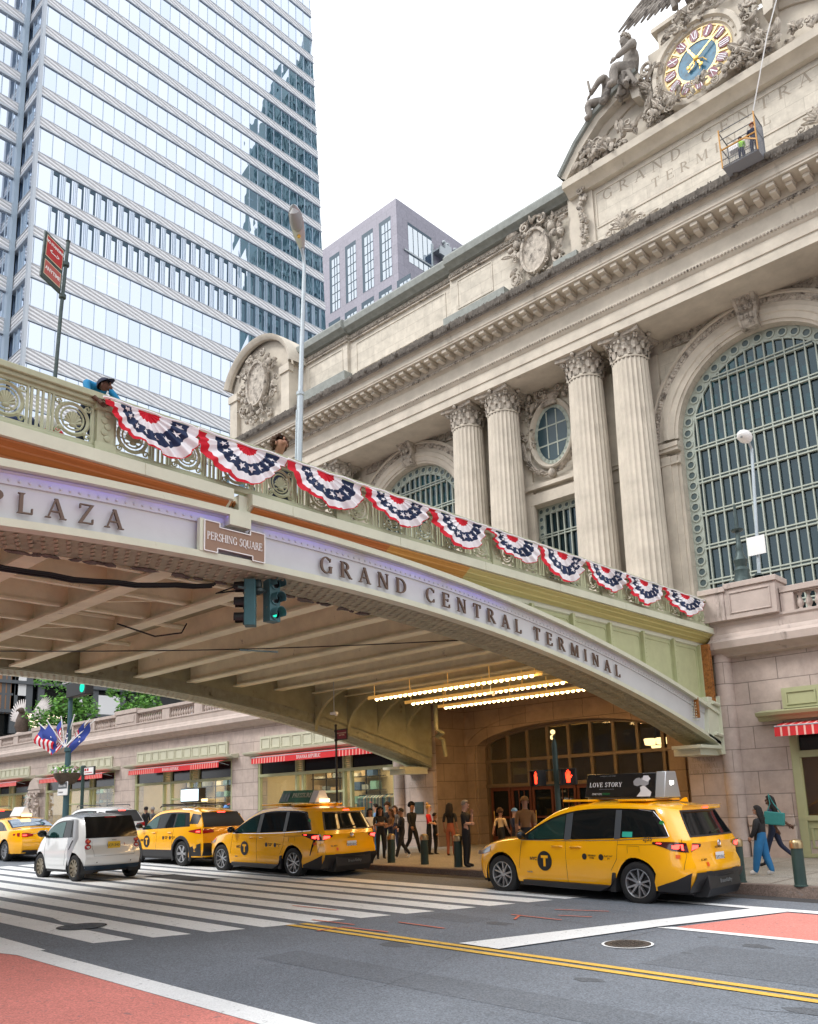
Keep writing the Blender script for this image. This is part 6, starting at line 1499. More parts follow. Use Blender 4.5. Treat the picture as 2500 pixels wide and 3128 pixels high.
    def cap(s, name, mt, bot, top, o=.008, rows=6, fn=None, par=None, mirror=False, n=10):
        m = MB(); fn = fn or s.rear
        def res(L_):   # resample polyline
            out = []
            for i in range(n+1): t = i/n*(len(L_)-1); j = min(int(t), len(L_)-2); q = t-j; out.append((L_[j][0]*(1-q)+L_[j+1][0]*q, L_[j][1]*(1-q)+L_[j+1][1]*q))
            return out
        bo, to = res(bot), res(top)
        for sg in ((1, -1) if mirror else (1,)):
            m.grid([[fn(sg*(a[0]*(1-r/rows)+b[0]*r/rows), a[1]*(1-r/rows)+b[1]*r/rows, o) for a, b in zip(bo, to)] for r in range(rows+1)])
        return m.build(name, mt, par or s.root, ang=60)
    def topwin(s, name, mt, x0, x1, f=.9, nx=10, off=(-.004, .008)):
        m = MB(); g = []
        for i in range(nx+1):
            x = x0+(x1-x0)*i/nx; g.append([s.top(x, f*(-1+2*j/12))+Vector((off[0], 0, off[1])) for j in range(13)])
        m.grid(g); return m.build(name, mt, s.root, ang=60)
    def line(s, name, mt, pts, r=.005, both=True, o=.0):
        m = MB(); out = []
        for i in range(len(pts)-1):
            for k in range(6): t = k/6; out.append((pts[i][0]*(1-t)+pts[i+1][0]*t, pts[i][1]*(1-t)+pts[i+1][1]*t))
        out.append(pts[-1])
        for sd in ((-1, 1) if both else (-1,)): m.tube([(x, sd*s.side(x, z, o), z) for x, z in out], r, 5)
        return m.build(name, mt, s.root, ang=60)
    def wheels(s, style=5, sx=1, tw=.225, rimr=.68, rim_mat='alloy'):
        r = s.wr; ty = MB(); R_ = Matrix.Rotation(radians(90), 3, 'X'); h = tw/2
        ty.lathe([(r*rimr, -h*.9), (r*.78, -h), (r*.93, -h*.96), (r*.985, -h*.8), (r, -h*.55), (r, h*.55), (r*.985, h*.8), (r*.93, h*.96), (r*.78, h), (r*rimr, h*.9)], n=40, M=R_)
        for k in range(3): ty.lathe([(r+.002, -.05+.05*k-.006), (r-.004, -.05+.05*k), (r+.002, -.05+.05*k+.006)], n=40, M=R_)
        rm = MB(); rr = r*rimr
        rm.lathe([(rr, h*.92), (rr*.99, h*.95), (rr*.94, h*.9), (rr*.91, h*.55), (rr*.9, -h*.6)], n=36, M=R_)
        rm.k = 1; rm.lathe([(0, h*.1), (rr*.9, h*.1)], n=24, M=R_); rm.k = 0
        rm.lathe([(0, h*.72), (rr*.1, h*.72), (rr*.17, h*.62), (rr*.18, h*.4)], n=18, M=R_)
        for k in range(style):
            a0 = 2*pi*k/style
            for sg in ((-1, 1) if style == 5 else (0,)):
                a1 = a0+sg*.09; a2 = a0+sg*.26; p = Vector((cos(a1)*rr*.14, 0, sin(a1)*rr*.14)); q = Vector((cos(a2)*rr*.94, 0, sin(a2)*rr*.94)); d = (q-p).normalized(); nn = Vector((-d.z, 0, d.x))
                w0, w1 = rr*(.075 if style == 5 else .12), rr*(.055 if style == 5 else .17)
                A = [p-nn*w0, p+nn*w0, q+nn*w1, q-nn*w1]
                rm.mesh([(v.x, -h*.62 if i < 2 else -h*.86, v.z) for i, v in enumerate(A)]+[(v.x, -h*.3, v.z) for v in A], [(0, 1, 2, 3), (0, 4, 5, 1), (1, 5, 6, 2), (2, 6, 7, 3), (3, 7, 4, 0)])
        T = rm.build('rim', [rim_mat, 'car_black'], None, ang=40)
        for v in T.data.vertices: pass
        first = None
        for xw in s.xw:
            for sd in (-1, 1):
                if first is None: o = ty.build('wheel', 'rubber', s.root, ang=40); first = o; T.parent = o; T2 = T
                else: o = instance(first, 'wheel', s.root); T2 = instance(T, 'rim', o)
                o.location = (xw, sd*(s.side(xw, s.wr+.35)-tw/2-.015), r); o.rotation_euler = (0, 0, 0 if sd < 0 else pi); o.scale = (sx, 1, 1)
    def mirror(s, x, z, mt='car_trim'):
        for sd in (-1, 1):
            y = s.side(x, z); m = MB(); m.tube([(x, sd*(y-.02), z-.02), (x-.02, sd*(y+.1), z+.02)], .025, 8); m.ell((x-.03, sd*(y+.16), z+.07), (.07, .12, .085), 12); m.build('side_mirror', mt, s.root)
def taxi_marks(c, x, z, num=None, numx=4.25, numz=1.13, badge=True):
    y = -c.side(x, z, .007); m = MB(); m.lathe([(0, 0), (.18, 0)], (x, y, z), 28, Matrix.Rotation(radians(90), 3, 'X')); m.build('round_logo', 'black', c.root, ang=0)
    m = MB(); m.box(x-.085, x+.085, y-.003, y-.001, z+.05, z+.1); m.box(x-.027, x+.027, y-.003, y-.001, z-.1, z+.05); m.build('logo_letter', 'taxi_yellow', c.root, ang=0)
    sans('door_lettering', 'NYC', .085, 'black', c.root, frame((x-.28, y, z+.03), (1, 0, 0), (0, 0, 1)), bold=.003)
    if badge:
        for i, xx in enumerate((x+.95, x+1.33)):
            yy = -c.side(xx, z+.12, .006); m = MB(); m.lathe([(0, 0), (.055, 0)], (xx, yy, z+.11), 20, Matrix.Rotation(radians(90), 3, 'X')); m.build('door_badge', 'black', c.root, ang=0)
            sans('door_lettering', 'METERED\nFARE' if i == 0 else 'FLAT FARE\nJFK', .042, 'seam', c.root, frame((xx+.17, yy, z+.11), (1, 0, 0), (0, 0, 1)))
    if num: sans('side_number', num, .11, 'black', c.root, frame((numx, -c.side(numx, numz, .008), numz), (1, 0, 0), (0, .28, 1)))
def plate(c, y, z, mt, w=.31, h=.155, txt='T692', x=None):
    m = MB(); p = c.rear(y, z, .012); m.box(p.x, p.x+.012, y-w/2, y+w/2, z-h/2, z+h/2); o = m.build('number_plate', mt, c.root, bev=.004)
    sans('plate_lettering', txt, .085, 'navy', o, frame((p.x+.013, y, z-.01), (0, 1, 0), (0, 0, 1))); return o
# ---- minivan taxi -----------------------------------------------------
def minivan(name, loc, rz, lb, ad):
    zt_ = [(0, .88), (.2, .98), (.6, 1.06), (1.1, 1.12), (1.4, 1.24), (1.8, 1.45), (2.2, 1.615), (2.65, 1.71), (3.2, 1.75), (4.0, 1.745), (4.7, 1.71), (5.17, 1.66)]
    c = Car(name, loc, rz, lb, 5.17, .995, (.83, 4.07), .36, .43, zt_, [(0, .80), (.5, .93), (1.2, 1.0), (2.5, 1.03), (4.0, 1.08), (5.17, 1.12)],
            [(0, .66), (.08, .79), (.3, .91), (.8, .985), (1.5, .995), (2.5, .975), (3.3, .975), (4.05, 1.0), (4.6, .985), (4.95, .94), (5.17, .84)],
            [(.2, .16), (.3, .06), (.45, .02), (.6, .01), (.78, .03), (.9, .12), (1.75, .14)],
            [(.2, 4.98), (.35, 5.05), (.5, 5.16), (.7, 5.17), (.78, 5.12), (.9, 5.10), (1.05, 5.13), (1.12, 5.09), (1.3, 4.98), (1.5, 4.87), (1.62, 4.82), (1.66, 4.86), (1.75, 4.84)], 'taxi_yellow', fb=.12, cat='taxi')
    c.shell(); R = c.root
    c.win('window_surround', 'car_trim', 1.36, 4.74, 1.02, 1.15, .035, .004, 40, x1t=4.42)
    c.win('side_window', 'car_glass_tint', 1.55, 2.42, 1.055, 1.065, .075, .009)
    c.win('side_window', 'car_glass', 2.62, 3.58, 1.06, 1.10, .07, .009); c.win('side_window', 'car_glass', 3.76, 4.66, 1.11, 1.16, .075, .009, x1t=4.32)
    mat_p = 'grey_pillar'
    c.win('pillar', mat_p, 2.44, 2.6, 1.05, 1.06, .06, .012, 4); c.win('pillar', mat_p, 3.6, 3.74, 1.09, 1.1, .06, .012, 4)
    c.line('chrome_strip', 'chrome', [(1.36, 1.03), (2.5, 1.035), (3.7, 1.075), (4.72, 1.14)], .007, o=.006)
    c.line('chrome_strip', 'chrome', [(4.74, 1.15), (4.6, 1.38), (4.4, 1.56), (4.1, 1.60)], .007, o=.008)
    c.topwin('windscreen', 'car_glass', 1.28, 2.28, .88)
    c.cap('rear_window', 'car_black', [(-.80, 1.14), (.80, 1.14)], [(-.66, 1.58), (.66, 1.58)], .006); c.cap('rear_window', 'car_glass', [(-.74, 1.17), (.74, 1.17)], [(-.62, 1.55), (.62, 1.55)], .01)
    c.cap('spoiler', 'taxi_yellow', [(-.72, 1.59), (.72, 1.59)], [(-.70, 1.665), (.70, 1.665)], .10, 2); c.cap('spoiler', 'taxi_yellow', [(-.72, 1.59), (.72, 1.59)], [(-.71, 1.588), (.71, 1.588)], .1, 1)
    c.cap('brake_light', 'glow_red', [(-.1, 1.60), (.1, 1.60)], [(-.1, 1.625), (.1, 1.625)], .108, 1)
    m = MB(); m.bar(c.rear(.25, 1.24, .02), c.rear(-.15, 1.2, .03), .03, .02); m.build('rear_wiper', 'car_trim', R)
    # tail lamps: side piece, rear piece, dark blade
    c.patch('tail_lamp', 'lens_dark', [(4.42, 1.03), (4.6, .985), (4.8, .925), (4.95, .905), (5.02, .90), (5.07, .90)], [(4.42, 1.06), (4.6, 1.065), (4.8, 1.065), (4.95, 1.06), (5.0, 1.055), (5.04, 1.05)], .012)
    c.cap('tail_lamp', 'lens_dark', [(.60, .985), (.78, .93), (.86, .90)], [(.60, 1.03), (.78, 1.045), (.87, 1.05)], .014, mirror=True)
    c.cap('tail_lamp_glow', 'glow_red', [(.68, .965), (.86, .93)], [(.68, 1.01), (.86, 1.02)], .02, 2, mirror=True); c.patch('tail_lamp_glow', 'glow_red', [(4.80, .96), (5.0, .93)], [(4.80, 1.01), (4.99, 1.03)], .018, 2); c.patch('tail_lamp_glow', 'glow_red', [(4.5, 1.035), (4.6, 1.03)], [(4.5, 1.045), (4.6, 1.045)], .018, 1)
    if ad != 'black': c.patch('air_blade', 'car_trim', [(4.74, .55), (4.76, .55)], [(4.84, .93), (4.92, .92)], .010)
    c.patch('reflector_lamp', 'lens_orange', [(4.86, .8), (4.94, .8)], [(4.86, .86), (4.94, .86)], .015); c.cap('reflector_lamp', 'lens_orange', [(-.52, .66), (-.46, .66)], [(-.52, .73), (-.46, .73)], .015, 2)
    # bumper, lift box, sill steps
    c.cap('rear_bumper', 'car_black', [(-.87, .25), (.87, .25)], [(-.875, .575), (.875, .575)], .03); c.patch('rear_bumper', 'car_black', [(4.47, .25), (4.8, .25), (5.02, .26)], [(4.47, .33), (4.85, .45), (5.12, .575)], .014)
    m = MB(); m.prism([(5.10, .60), (5.23, .58), (5.26, .30), (5.18, .16), (4.9, .16), (4.9, .5)], -.55, .62, 'Y'); m.bar((5.24, -.35, .5), (5.26, .4, .5), .02, .02); bx = m.build('lift_box', 'car_black', R, bev=.03)
    sans('lift_lettering', 'BraunAbility', .09, 'steel', bx, frame((5.262, .05, .40), (0, 1, 0), (0, 0, 1)))
    m = MB()
    for sd in (-1, 1): m.prism([(1.46, .30), (3.55, .30), (3.62, .42), (3.5, .27), (3.3, .19), (1.5, .21)], sd*.86, sd*1.06, 'Y'); m.prism([(3.5, .19), (3.62, .19), (3.62, .52), (3.56, .52)], sd*.9, sd*1.02, 'Y')
    m.build('side_step', 'car_black', R, bev=.012)
    for xs_ in ([(2.51, .31), (2.5, .6), (2.47, 1.03)], [(3.52, .55), (3.66, .75), (3.68, 1.07)], [(1.32, .5), (1.36, .75), (1.38, 1.0)], [(4.99, .62), (5.03, .85), (4.95, 1.12)]): c.line('door_seam', 'seam', xs_, .004)
    c.line('slide_track', 'seam', [(3.68, .995), (4.3, 1.01), (4.7, 1.02)], .004)
    for sd in (-1, 1):
        for x in (2.28, 2.72): m = MB(); m.tube([(x-.13, sd*c.side(x, .93, .0), .925), (x-.08, sd*c.side(x, .93, .032), .94), (x+.08, sd*c.side(x, .93, .032), .94), (x+.13, sd*c.side(x, .93, 0), .925)], .016, 8); m.build('door_handle', 'taxi_yellow', R)
    m = MB(); [m.tube([(3.9+.0*k, -c.side(4, .9, .001), .82), (3.9, -c.side(4, .9, .001), .98), (4.15, -c.side(4.1, .9, .001), .98), (4.15, -c.side(4.1, .9, .001), .82), (3.9, -c.side(4, .9, .001), .82)], .003, 4) for k in range(1)]; m.build('fuel_flap', 'seam', R)
    c.patch('headlamp', 'lens_clear', [(.16, .72), (.3, .735), (.5, .79)], [(.16, .78), (.3, .83), (.5, .90)], .012); c.cap('headlamp', 'lens_clear', [(.62, .70), (.76, .71)], [(.62, .77), (.76, .785)], .02, mirror=True, fn=c.front)
    c.cap('grille', 'car_trim', [(-.6, .3), (.6, .3)], [(-.55, .62), (.55, .62)], .012, fn=c.front)
    c.wheels(5, 1.06); c.mirror(1.52, 1.06)
    taxi_marks(c, 1.98, .66, '2J35' if ad == 'black' else '1Y39', 4.32, 1.105)
    sans('side_lettering', 'toyota', .05, 'alloy', R, frame((1.6, -c.side(1.6, .45, .006), .45), (1, 0, 0), (0, 0, 1)))
    m = MB(); x, z = 4.42, 1.48; y = -c.side(x, z, .01)
    m.tube([(x, y, z), (x-.02, y, z+.06)], .012, 5); m.ell((x-.03, y, z+.085), (.02, .005, .02), 8); m.tube([(x+.05*cos(a), y, z-.03+.05*sin(a)) for a in [i*.5+2.4 for i in range(9)]], .008, 5); m.tube([(x, y, z+.01), (x+.06, y, z), (x+.08, y, z-.06)], .01, 5); m.build('wheelchair_symbol', 'black', R)
    m = MB(); m.lathe([(0, 0), (.055, 0)], (4.58, -c.side(4.58, 1.36, .008), 1.36), 20, Matrix.Rotation(radians(90), 3, 'X')); m.build('round_sticker', 'sticker_green', R, ang=0)
    if ad == 'black': c.patch('window_sticker', 'sticker_teal', [(3.78, 1.13), (4.0, 1.13)], [(3.78, 1.22), (4.0, 1.22)], .012, 2, both=False)
    plate(c, .0, .79, 'plate_white', txt='T692101C'); m = MB(); p = c.rear(0, 1.02, .012); m.lathe([(.03, 0), (.045, .01), (.055, 0)], (p.x, 0, 1.02), 20, Matrix.Rotation(pi/2, 3, 'Y')); m.ell((p.x+.005, 0, 1.02), (.01, .02, .035), 8); m.build('tail_emblem', 'chrome', R)
    sans('tail_lettering', 'S I E N N A', .05, 'seam', R, frame((c.rear(0, .95, .01).x, 0, .95), (0, 1, 0), (0, 0, 1))); sans('tail_lettering', 'TLC INFO', .05, 'seam', R, frame((c.rear(-.55, .74, .012).x, -.58, .77), (0, 1, 0), (0, 0, 1)))
    m = MB()
    for x in (2.35, 3.65): m.box(x-.12, x+.5, -.62, .62, 1.735, 1.775)
    m.build('roof_bar', 'taxi_yellow', R, bev=.01)
    # roof advert
    x0, x1 = 2.55, 4.15; zb_, zt2 = 1.80, 2.24
    m = MB()
    if ad == 'black':
        m.prism([(-.30, zb_), (.30, zb_), (.17, zt2), (-.17, zt2)], x0, x1, 'X'); m.k = 1; m.prism([(-.31, zb_-.01), (.31, zb_-.01), (.18, zt2+.015), (-.18, zt2+.015)], x1, x1+.2, 'X'); m.box(x0, x1, -.2, .2, zb_-.03, zb_)
        sg = m.build('roof_advert', ['ad_black', 'car_silver'], R, bev=.012); d = Vector((0, .13, .44)).normalized(); F = lambda x, t: (x, -.30+.13*t-.004, zb_+.44*t)
        m = MB(); P = [F(x0+.03, .08), F(x0+.03, .92)]
        nn = Vector((0, -.958, .283)); LT = lambda x, t: (lambda u, v, dd: tuple(Vector((x+u, -.30, zb_))+d*(t*.459+v)+nn*(.004+dd)))
        h = .085; letters(m, 'LOVE STORY', LT(x0+.09, .45), h, .001, .1, .95); m.build('advert_lettering', 'white_paint', sg, ang=0)
        for tx, sz, xx, t, mt in (('FX PRESENTS A NEW SERIES', .03, x0+.5, .9, 'steel'), ('ONLY ON', .05, x0+.28, .15, 'white_paint'), ('STREAM', .05, x0+.5, .15, 'sticker_green'), ('NOW PLAYING THIS WINTER', .026, x0+.5, .35, 'steel')):
            sans('advert_lettering', tx, sz, mt, sg, frame(tuple(Vector((xx, -.30, zb_))+d*t*.459+nn*.005), (1, 0, 0), tuple(d)), ext=.0005)
        m = MB(); pz = LT(0, 0)
        def shp(pts, k): m.k = k; m.face([pz(x0+a, b*.459, .001*k) for a, b in pts])
        shp([(.92, .03), (1.05, .06), (1.2, .3), (1.32, .52), (1.18, .62), (1.05, .52), (.95, .4)], 0)
        shp([(1.12, .5), (1.2, .45), (1.27, .5), (1.3, .66), (1.24, .8), (1.16, .78), (1.1, .66)], 1)
        shp([(1.2, .03), (1.5, .03), (1.52, .2), (1.42, .36), (1.35, .48), (1.26, .42), (1.28, .25)], 2); shp([(1.26, .5), (1.36, .44), (1.44, .52), (1.45, .7), (1.36, .84), (1.27, .78), (1.24, .62)], 3); shp([(1.3, .72), (1.42, .62), (1.48, .74), (1.42, .88), (1.32, .88)], 4)
        m.build('advert_picture', ['ad_black', 'ad_grey', 'ad_pale', 'ad_grey', 'ad_pale'], sg, ang=0)
        sans('roof_number', '2J35', .09, 'glow_white', sg, frame((x1+.203, 0, zb_+.25), (0, 1, 0), (0, 0, 1)), bold=.003)
    else:
        zt2 = 2.17; m.prism([(-.28, zb_), (.28, zb_), (.1, zt2-.05), (-.1, zt2-.05)], x0-.05, x1-.35, 'X'); m.k = 1; m.prism([(-.26, zb_), (.26, zb_), (.1, zt2-.06), (-.1, zt2-.06)], x1-.35, x1-.1, 'X')
        sg = m.build('roof_advert', ['ad_green', 'ad_pale'], R, bev=.015); m = MB(); d = Vector((0, .18, .39)).normalized(); nn = Vector((0, -.908, .419)); LT = lambda x, t: (lambda u, v, dd: tuple(Vector((x+u, -.28, zb_))+d*(t*.43+v)+nn*(.006+dd)))
        letters(m, 'PRESSURE', LT(x0+.5, .35), .12, .001, .06, .95); m.build('advert_lettering', 'cream', sg, ang=0)
        m = MB(); [m.face([LT(x0+.0+i*.13, 0)(a, b, 0) for a, b in ((0, .03), (.1, .03), (.12, .22), (.07, .32), (.02, .25))]) for i in range(3)]; m.build('advert_picture', 'ad_dark_green', sg, ang=0)
        m = MB(); m.box(3.95, 4.25, -.1, .1, 1.8, 1.9); m.build('roof_light', 'glow_warm', R, bev=.02)
    m = MB(); m.prism([(4.48, 1.72), (4.66, 1.71), (4.64, 1.79), (4.58, 1.78)], -.015, .015, 'Y'); m.build('roof_antenna', 'taxi_yellow', R)
    return c
mat('ink_blue', (.012, .03, .055), .3); mat('roof_silver', (.35, .36, .38), .25, .5); mat('gold_alloy', (.28, .24, .17), .35, .7); mat('grey_pillar', (.07, .08, .09), .4); mat('lens_clear', (.25, .27, .3), .1, coat=1); mat('sticker_green', (.02, .25, .06), .5); mat('sticker_teal', (.03, .45, .33), .5)
mat('ad_black', (.008, .008, .010), .2, coat=.5); mat('ad_grey', (.28, .28, .29), .6); mat('ad_pale', (.62, .62, .64), .6); mat('car_silver', (.5, .52, .54), .3, .6); mat('ad_green', (.02, .12, .06), .7, 0, .5, 3); mat('ad_dark_green', (.005, .03, .015), .4)
p = ong(1450+1010/2.027, 2300+930/2.027); V1 = minivan('minivan_taxi', (p.x+.03-4.07*.907*cos(.04)+.93*sin(.04), p.y+.92*cos(.04)+4.07*.907*sin(.04), zg(p.x-1.5)), 0, 'yellow minivan taxi in front with a black roof advert showing a couple', 'black')
V1.root.rotation_euler = (0, .0155, -.04); V1.root.scale = (.907, .945, .975)
V2 = minivan('minivan_taxi', (-16.25-4.07*.925, 12.98+.97, zg(-17.8)), 0, 'orange-yellow minivan taxi under the viaduct with a green roof advert', 'green'); V2.root.rotation_euler = (0, .0155, 0); V2.root.scale = (.925, .958, .965)
# ---- compact SUV ---------------------------------------------------------
def suv(name, loc, rz, lb, paint, cat, taxi=True):
    c = Car(name, loc, rz, lb, 4.6, .93, (.93, 3.62), .36, .43, [(0, .86), (.2, .98), (.8, 1.07), (1.2, 1.14), (1.5, 1.32), (1.9, 1.54), (2.3, 1.65), (3.0, 1.685), (3.8, 1.66), (4.3, 1.60), (4.6, 1.56)], [(0, .8), (.5, .95), (1.2, 1.02), (3.0, 1.07), (4.6, 1.12)],
            [(0, .72), (.1, .82), (.4, .89), (1, .92), (3.6, .93), (4.2, .90), (4.6, .80)], [(.2, .15), (.4, .03), (.6, .0), (.8, .05), (.9, .15), (1.7, .15)], [(.2, 4.45), (.4, 4.58), (.7, 4.6), (.9, 4.56), (1.1, 4.52), (1.3, 4.38), (1.5, 4.22), (1.6, 4.22)], paint, cat=cat)
    c.shell(); R = c.root
    c.win('window_surround', 'car_trim', 1.34, 4.0, 1.04, 1.13, .04, .004, 30, x1t=3.8); c.win('side_window', 'car_glass_tint', 1.5, 2.2, 1.07, 1.08, .08, .009); c.win('side_window', 'car_glass', 2.32, 3.1, 1.08, 1.1, .08, .009); c.win('side_window', 'car_glass_tint', 3.2, 3.75, 1.11, 1.15, .09, .009, x1t=3.6)
    c.topwin('windscreen', 'car_glass', 1.2, 2.05, .88); c.cap('rear_window', 'car_black', [(-.74, 1.1), (.74, 1.1)], [(-.62, 1.52), (.62, 1.52)], .008); c.win('rear_quarter', 'car_trim', 3.95, 4.3, 1.2, 1.2, .05, .006, 6)
    c.cap('brake_light', 'glow_red', [(-.13, 1.50), (.13, 1.50)], [(-.13, 1.53), (.13, 1.53)], .02, 1)
    c.patch('tail_lamp', 'lens_red', [(4.0, .98), (4.3, .94), (4.5, .92)], [(4.0, 1.01), (4.3, 1.05), (4.47, 1.07)], .012); c.cap('tail_lamp', 'lens_red', [(.45, .95), (.8, .92)], [(.45, 1.03), (.8, 1.07)], .014, mirror=True); c.patch('tail_lamp_glow', 'glow_red', [(4.32, .965), (4.46, .955)], [(4.32, 1.0), (4.46, 1.01)], .018, 2)
    c.patch('lower_cladding', 'car_black', [(1.4, .26), (3.1, .26)], [(1.36, .46), (3.16, .46)], .01); c.cap('rear_bumper', 'car_black', [(-.8, .3), (.8, .3)], [(-.8, .66), (.8, .66)], .02); c.patch('rear_bumper', 'car_black', [(4.1, .3), (4.5, .3)], [(4.1, .55), (4.52, .66)], .012)
    m = MB()
    for xw in c.xw:
        for sd in (-1, 1):
            g = []
            for i in range(19): t = pi*(-.14+1.28*i/18); g.append([(xw+q*cos(t), sd*c.side(xw+q*cos(t), max(.3, c.wr+q*sin(t)), oo), c.wr+q*sin(t)) for q, oo in ((.425, .0), (.425, .02), (.5, .02), (.51, .0))])
            m.grid(g)
    m.build('wheel_arch_trim', 'car_black', R); c.line('door_seam', 'seam', [(2.24, .3), (2.26, 1.05)]); c.line('door_seam', 'seam', [(3.12, .46), (3.18, 1.08)])
    for x in (2.1, 3.0):
        for sd in (-1, 1): m = MB(); m.tube([(x-.1, sd*c.side(x, .95, .02), .96), (x+.1, sd*c.side(x, .95, .02), .96)], .016, 8); m.build('door_handle', paint, R)
    c.wheels(6, rim_mat='alloy'); c.mirror(1.42, 1.1); m = MB(); [m.tube([(1.9, s_*.6, 1.69), (2.0, s_*.62, 1.74), (3.7, s_*.6, 1.73), (3.8, s_*.58, 1.69)], .018, 8) for s_ in (-1, 1)]; m.build('roof_rail', 'car_black', R)
    if taxi:
        taxi_marks(c, 1.7, .7, None); m = MB(); [m.box(x-.03, x+.03, -.7, .7, 1.76, 1.8) for x in (2.2, 3.4)]; m.build('roof_bar', 'car_black', R)
        m = MB(); m.box(2.25, 3.3, -.12, .12, 1.82, 2.26); sg = m.build('roof_screen', 'car_black', R, bev=.02); m = MB(); m.box(2.3, 3.25, -.135, -.121, 1.87, 2.22); m.build('screen_face', 'glow_screen', sg, ang=0); m = MB(); m.box(2.32, 3.2, -.14, -.136, 2.19, 2.2); sans('screen_text', 'A - advertise here', .07, 'steel', sg, frame((2.78, -.138, 2.06), (1, 0, 0), (0, 0, 1)), ext=.0005)
        m = MB(); m.box(3.32, 3.5, -.06, .06, 1.84, 1.92); m.build('roof_light', 'glow_warm', R, bev=.01)
    return c
p = ong(400+345/2.297, 2350+682/2.297); V3 = suv('taxi', (p.x-3.62*.965, p.y+.9, zg(p.x)), 0, 'yellow taxi with a lit white screen on its roof, beside the small white car', 'taxi_yellow', 'taxi')
V4 = suv('white_suv', (-33.0, 17.2-1.9, zg(-31)), 0, 'white car mostly hidden between the small white car and the screen taxi', 'car_white', 'car', False)
V5 = suv('taxi', (-44.2, 15.4, zg(-42)), 0, 'farthest yellow taxi, cut by the left edge behind the yellow saloon', 'taxi_yellow', 'taxi', False)
m = MB(); m.box(2.4, 2.75, -.35, .35, 1.7, 1.85); m.build('roof_light', 'glow_warm', V5.root, bev=.02)
# ---- saloon taxi ---------------------------------------------------------
p = ong(45/3.446, 2120+1765/3.446)
c = Car('saloon_taxi', (p.x-3.85*.965, p.y+.86, zg(p.x)), 0, 'yellow saloon taxi seen from behind at the left edge', 4.88, .92, (1.0, 3.82), .335, .4, [(0, .72), (.2, .82), (.9, .92), (1.35, 1.0), (1.7, 1.2), (2.1, 1.36), (2.6, 1.435), (3.1, 1.42), (3.6, 1.28), (4.05, 1.11), (4.5, 1.08), (4.88, 1.06)], [(0, .64), (.5, .8), (1.3, .9), (3.5, .97), (4.88, 1.0)],
        [(0, .7), (.1, .8), (.5, .88), (1.2, .91), (3.8, .92), (4.5, .87), (4.88, .76)], [(.2, .12), (.4, .0), (.6, 0), (.8, .1), (1.4, .1)], [(.2, 4.7), (.35, 4.82), (.6, 4.88), (.85, 4.85), (1.02, 4.80), (1.1, 4.78)], 'taxi_yellow', cat='taxi', tumble=.42)
c.shell(); R = c.root
c.win('window_surround', 'car_trim', 1.5, 3.9, .95, 1.0, .04, .004, 30, x1t=3.5); c.win('side_window', 'car_glass', 1.6, 2.5, .97, .98, .07, .009); c.win('side_window', 'car_glass', 2.6, 3.6, .99, 1.0, .07, .009, x1t=3.4)
c.topwin('rear_window', 'car_black', 3.3, 4.02, .86, off=(.003, .006)); c.topwin('rear_window', 'blue_glass', 3.34, 3.98, .8, off=(.006, .012)); c.topwin('windscreen', 'car_glass', 1.45, 2.1, .86)
c.cap('tail_lamp', 'lens_red', [(.42, .82), (.6, .79), (.78, .80)], [(.42, .88), (.6, .92), (.77, .92)], .012, mirror=True); c.patch('tail_lamp', 'lens_red', [(4.4, .85), (4.75, .8)], [(4.4, .90), (4.72, .93)], .01); c.cap('tail_lamp_glow', 'glow_red', [(.62, .83), (.75, .83)], [(.62, .87), (.75, .87)], .018, 2, mirror=True)
c.cap('rear_diffuser', 'car_black', [(-.62, .25), (.62, .25)], [(-.55, .36), (.55, .36)], .02, 2); c.cap('exhaust', 'car_black', [(.5, .3), (.72, .3)], [(.5, .37), (.72, .37)], .03, 2, mirror=True); c.cap('bumper_crease', 'seam', [(-.75, .60), (.75, .60)], [(-.75, .605), (.75, .605)], .01, 1)
plate(c, 0, .74, 'plate_yellow', txt='T62201'); m = MB(); p2 = c.rear(0, .93, .01); m.lathe([(.03, 0), (.045, .01), (.06, 0)], (p2.x, 0, .93), 20, Matrix.Rotation(pi/2, 3, 'Y')); m.build('tail_emblem', 'chrome', R)
m = MB(); m.prism([(-.2, 1.46), (.2, 1.46), (.05, 1.78), (-.05, 1.78)], 2.3, 3.2, 'X'); m.build('roof_advert', 'ad_pale', R, bev=.02); m = MB(); m.box(3.2, 3.36, -.16, .16, 1.44, 1.54); m.build('roof_light', 'glow_warm', R, bev=.02)
c.wheels(5); c.mirror(1.62, 1.0, 'taxi_yellow'); m = MB(); m.bar(c.rear(-.3, .9, .01), c.rear(-.5, .88, .01), .004, .02); m.build('tail_badge', 'chrome', R)
# ---- tiny two-seater --------------------------------------------------------
p = ong(755/3.446, 2120+1978/3.446)
c = Car('small_car', (p.x-2.27*1.02, p.y+.80, zg(p.x)), 0, 'tiny white two-seat car with a black tailgate window on the crosswalk', 2.70, .78, (.40, 2.27), .30, .355, [(0, .78), (.12, .9), (.3, .99), (.5, 1.12), (.8, 1.34), (1.15, 1.49), (1.6, 1.54), (2.1, 1.53), (2.45, 1.49), (2.7, 1.46)], [(0, .7), (.3, .85), (.8, .95), (2.0, 1.0), (2.7, 1.0)],
        [(0, .6), (.08, .68), (.3, .74), (.7, .76), (1.5, .765), (2.27, .78), (2.5, .76), (2.7, .68)], [(.2, .1), (.4, .0), (.6, 0), (.8, .06), (1.5, .1)], [(.2, 2.55), (.35, 2.66), (.55, 2.70), (.68, 2.68), (.74, 2.62), (1.0, 2.60), (1.25, 2.50), (1.46, 2.36), (1.54, 2.3)], 'car_white', cat='car', tumble=.22, scale=1.02, bulge=.09)
c.shell(); R = c.root
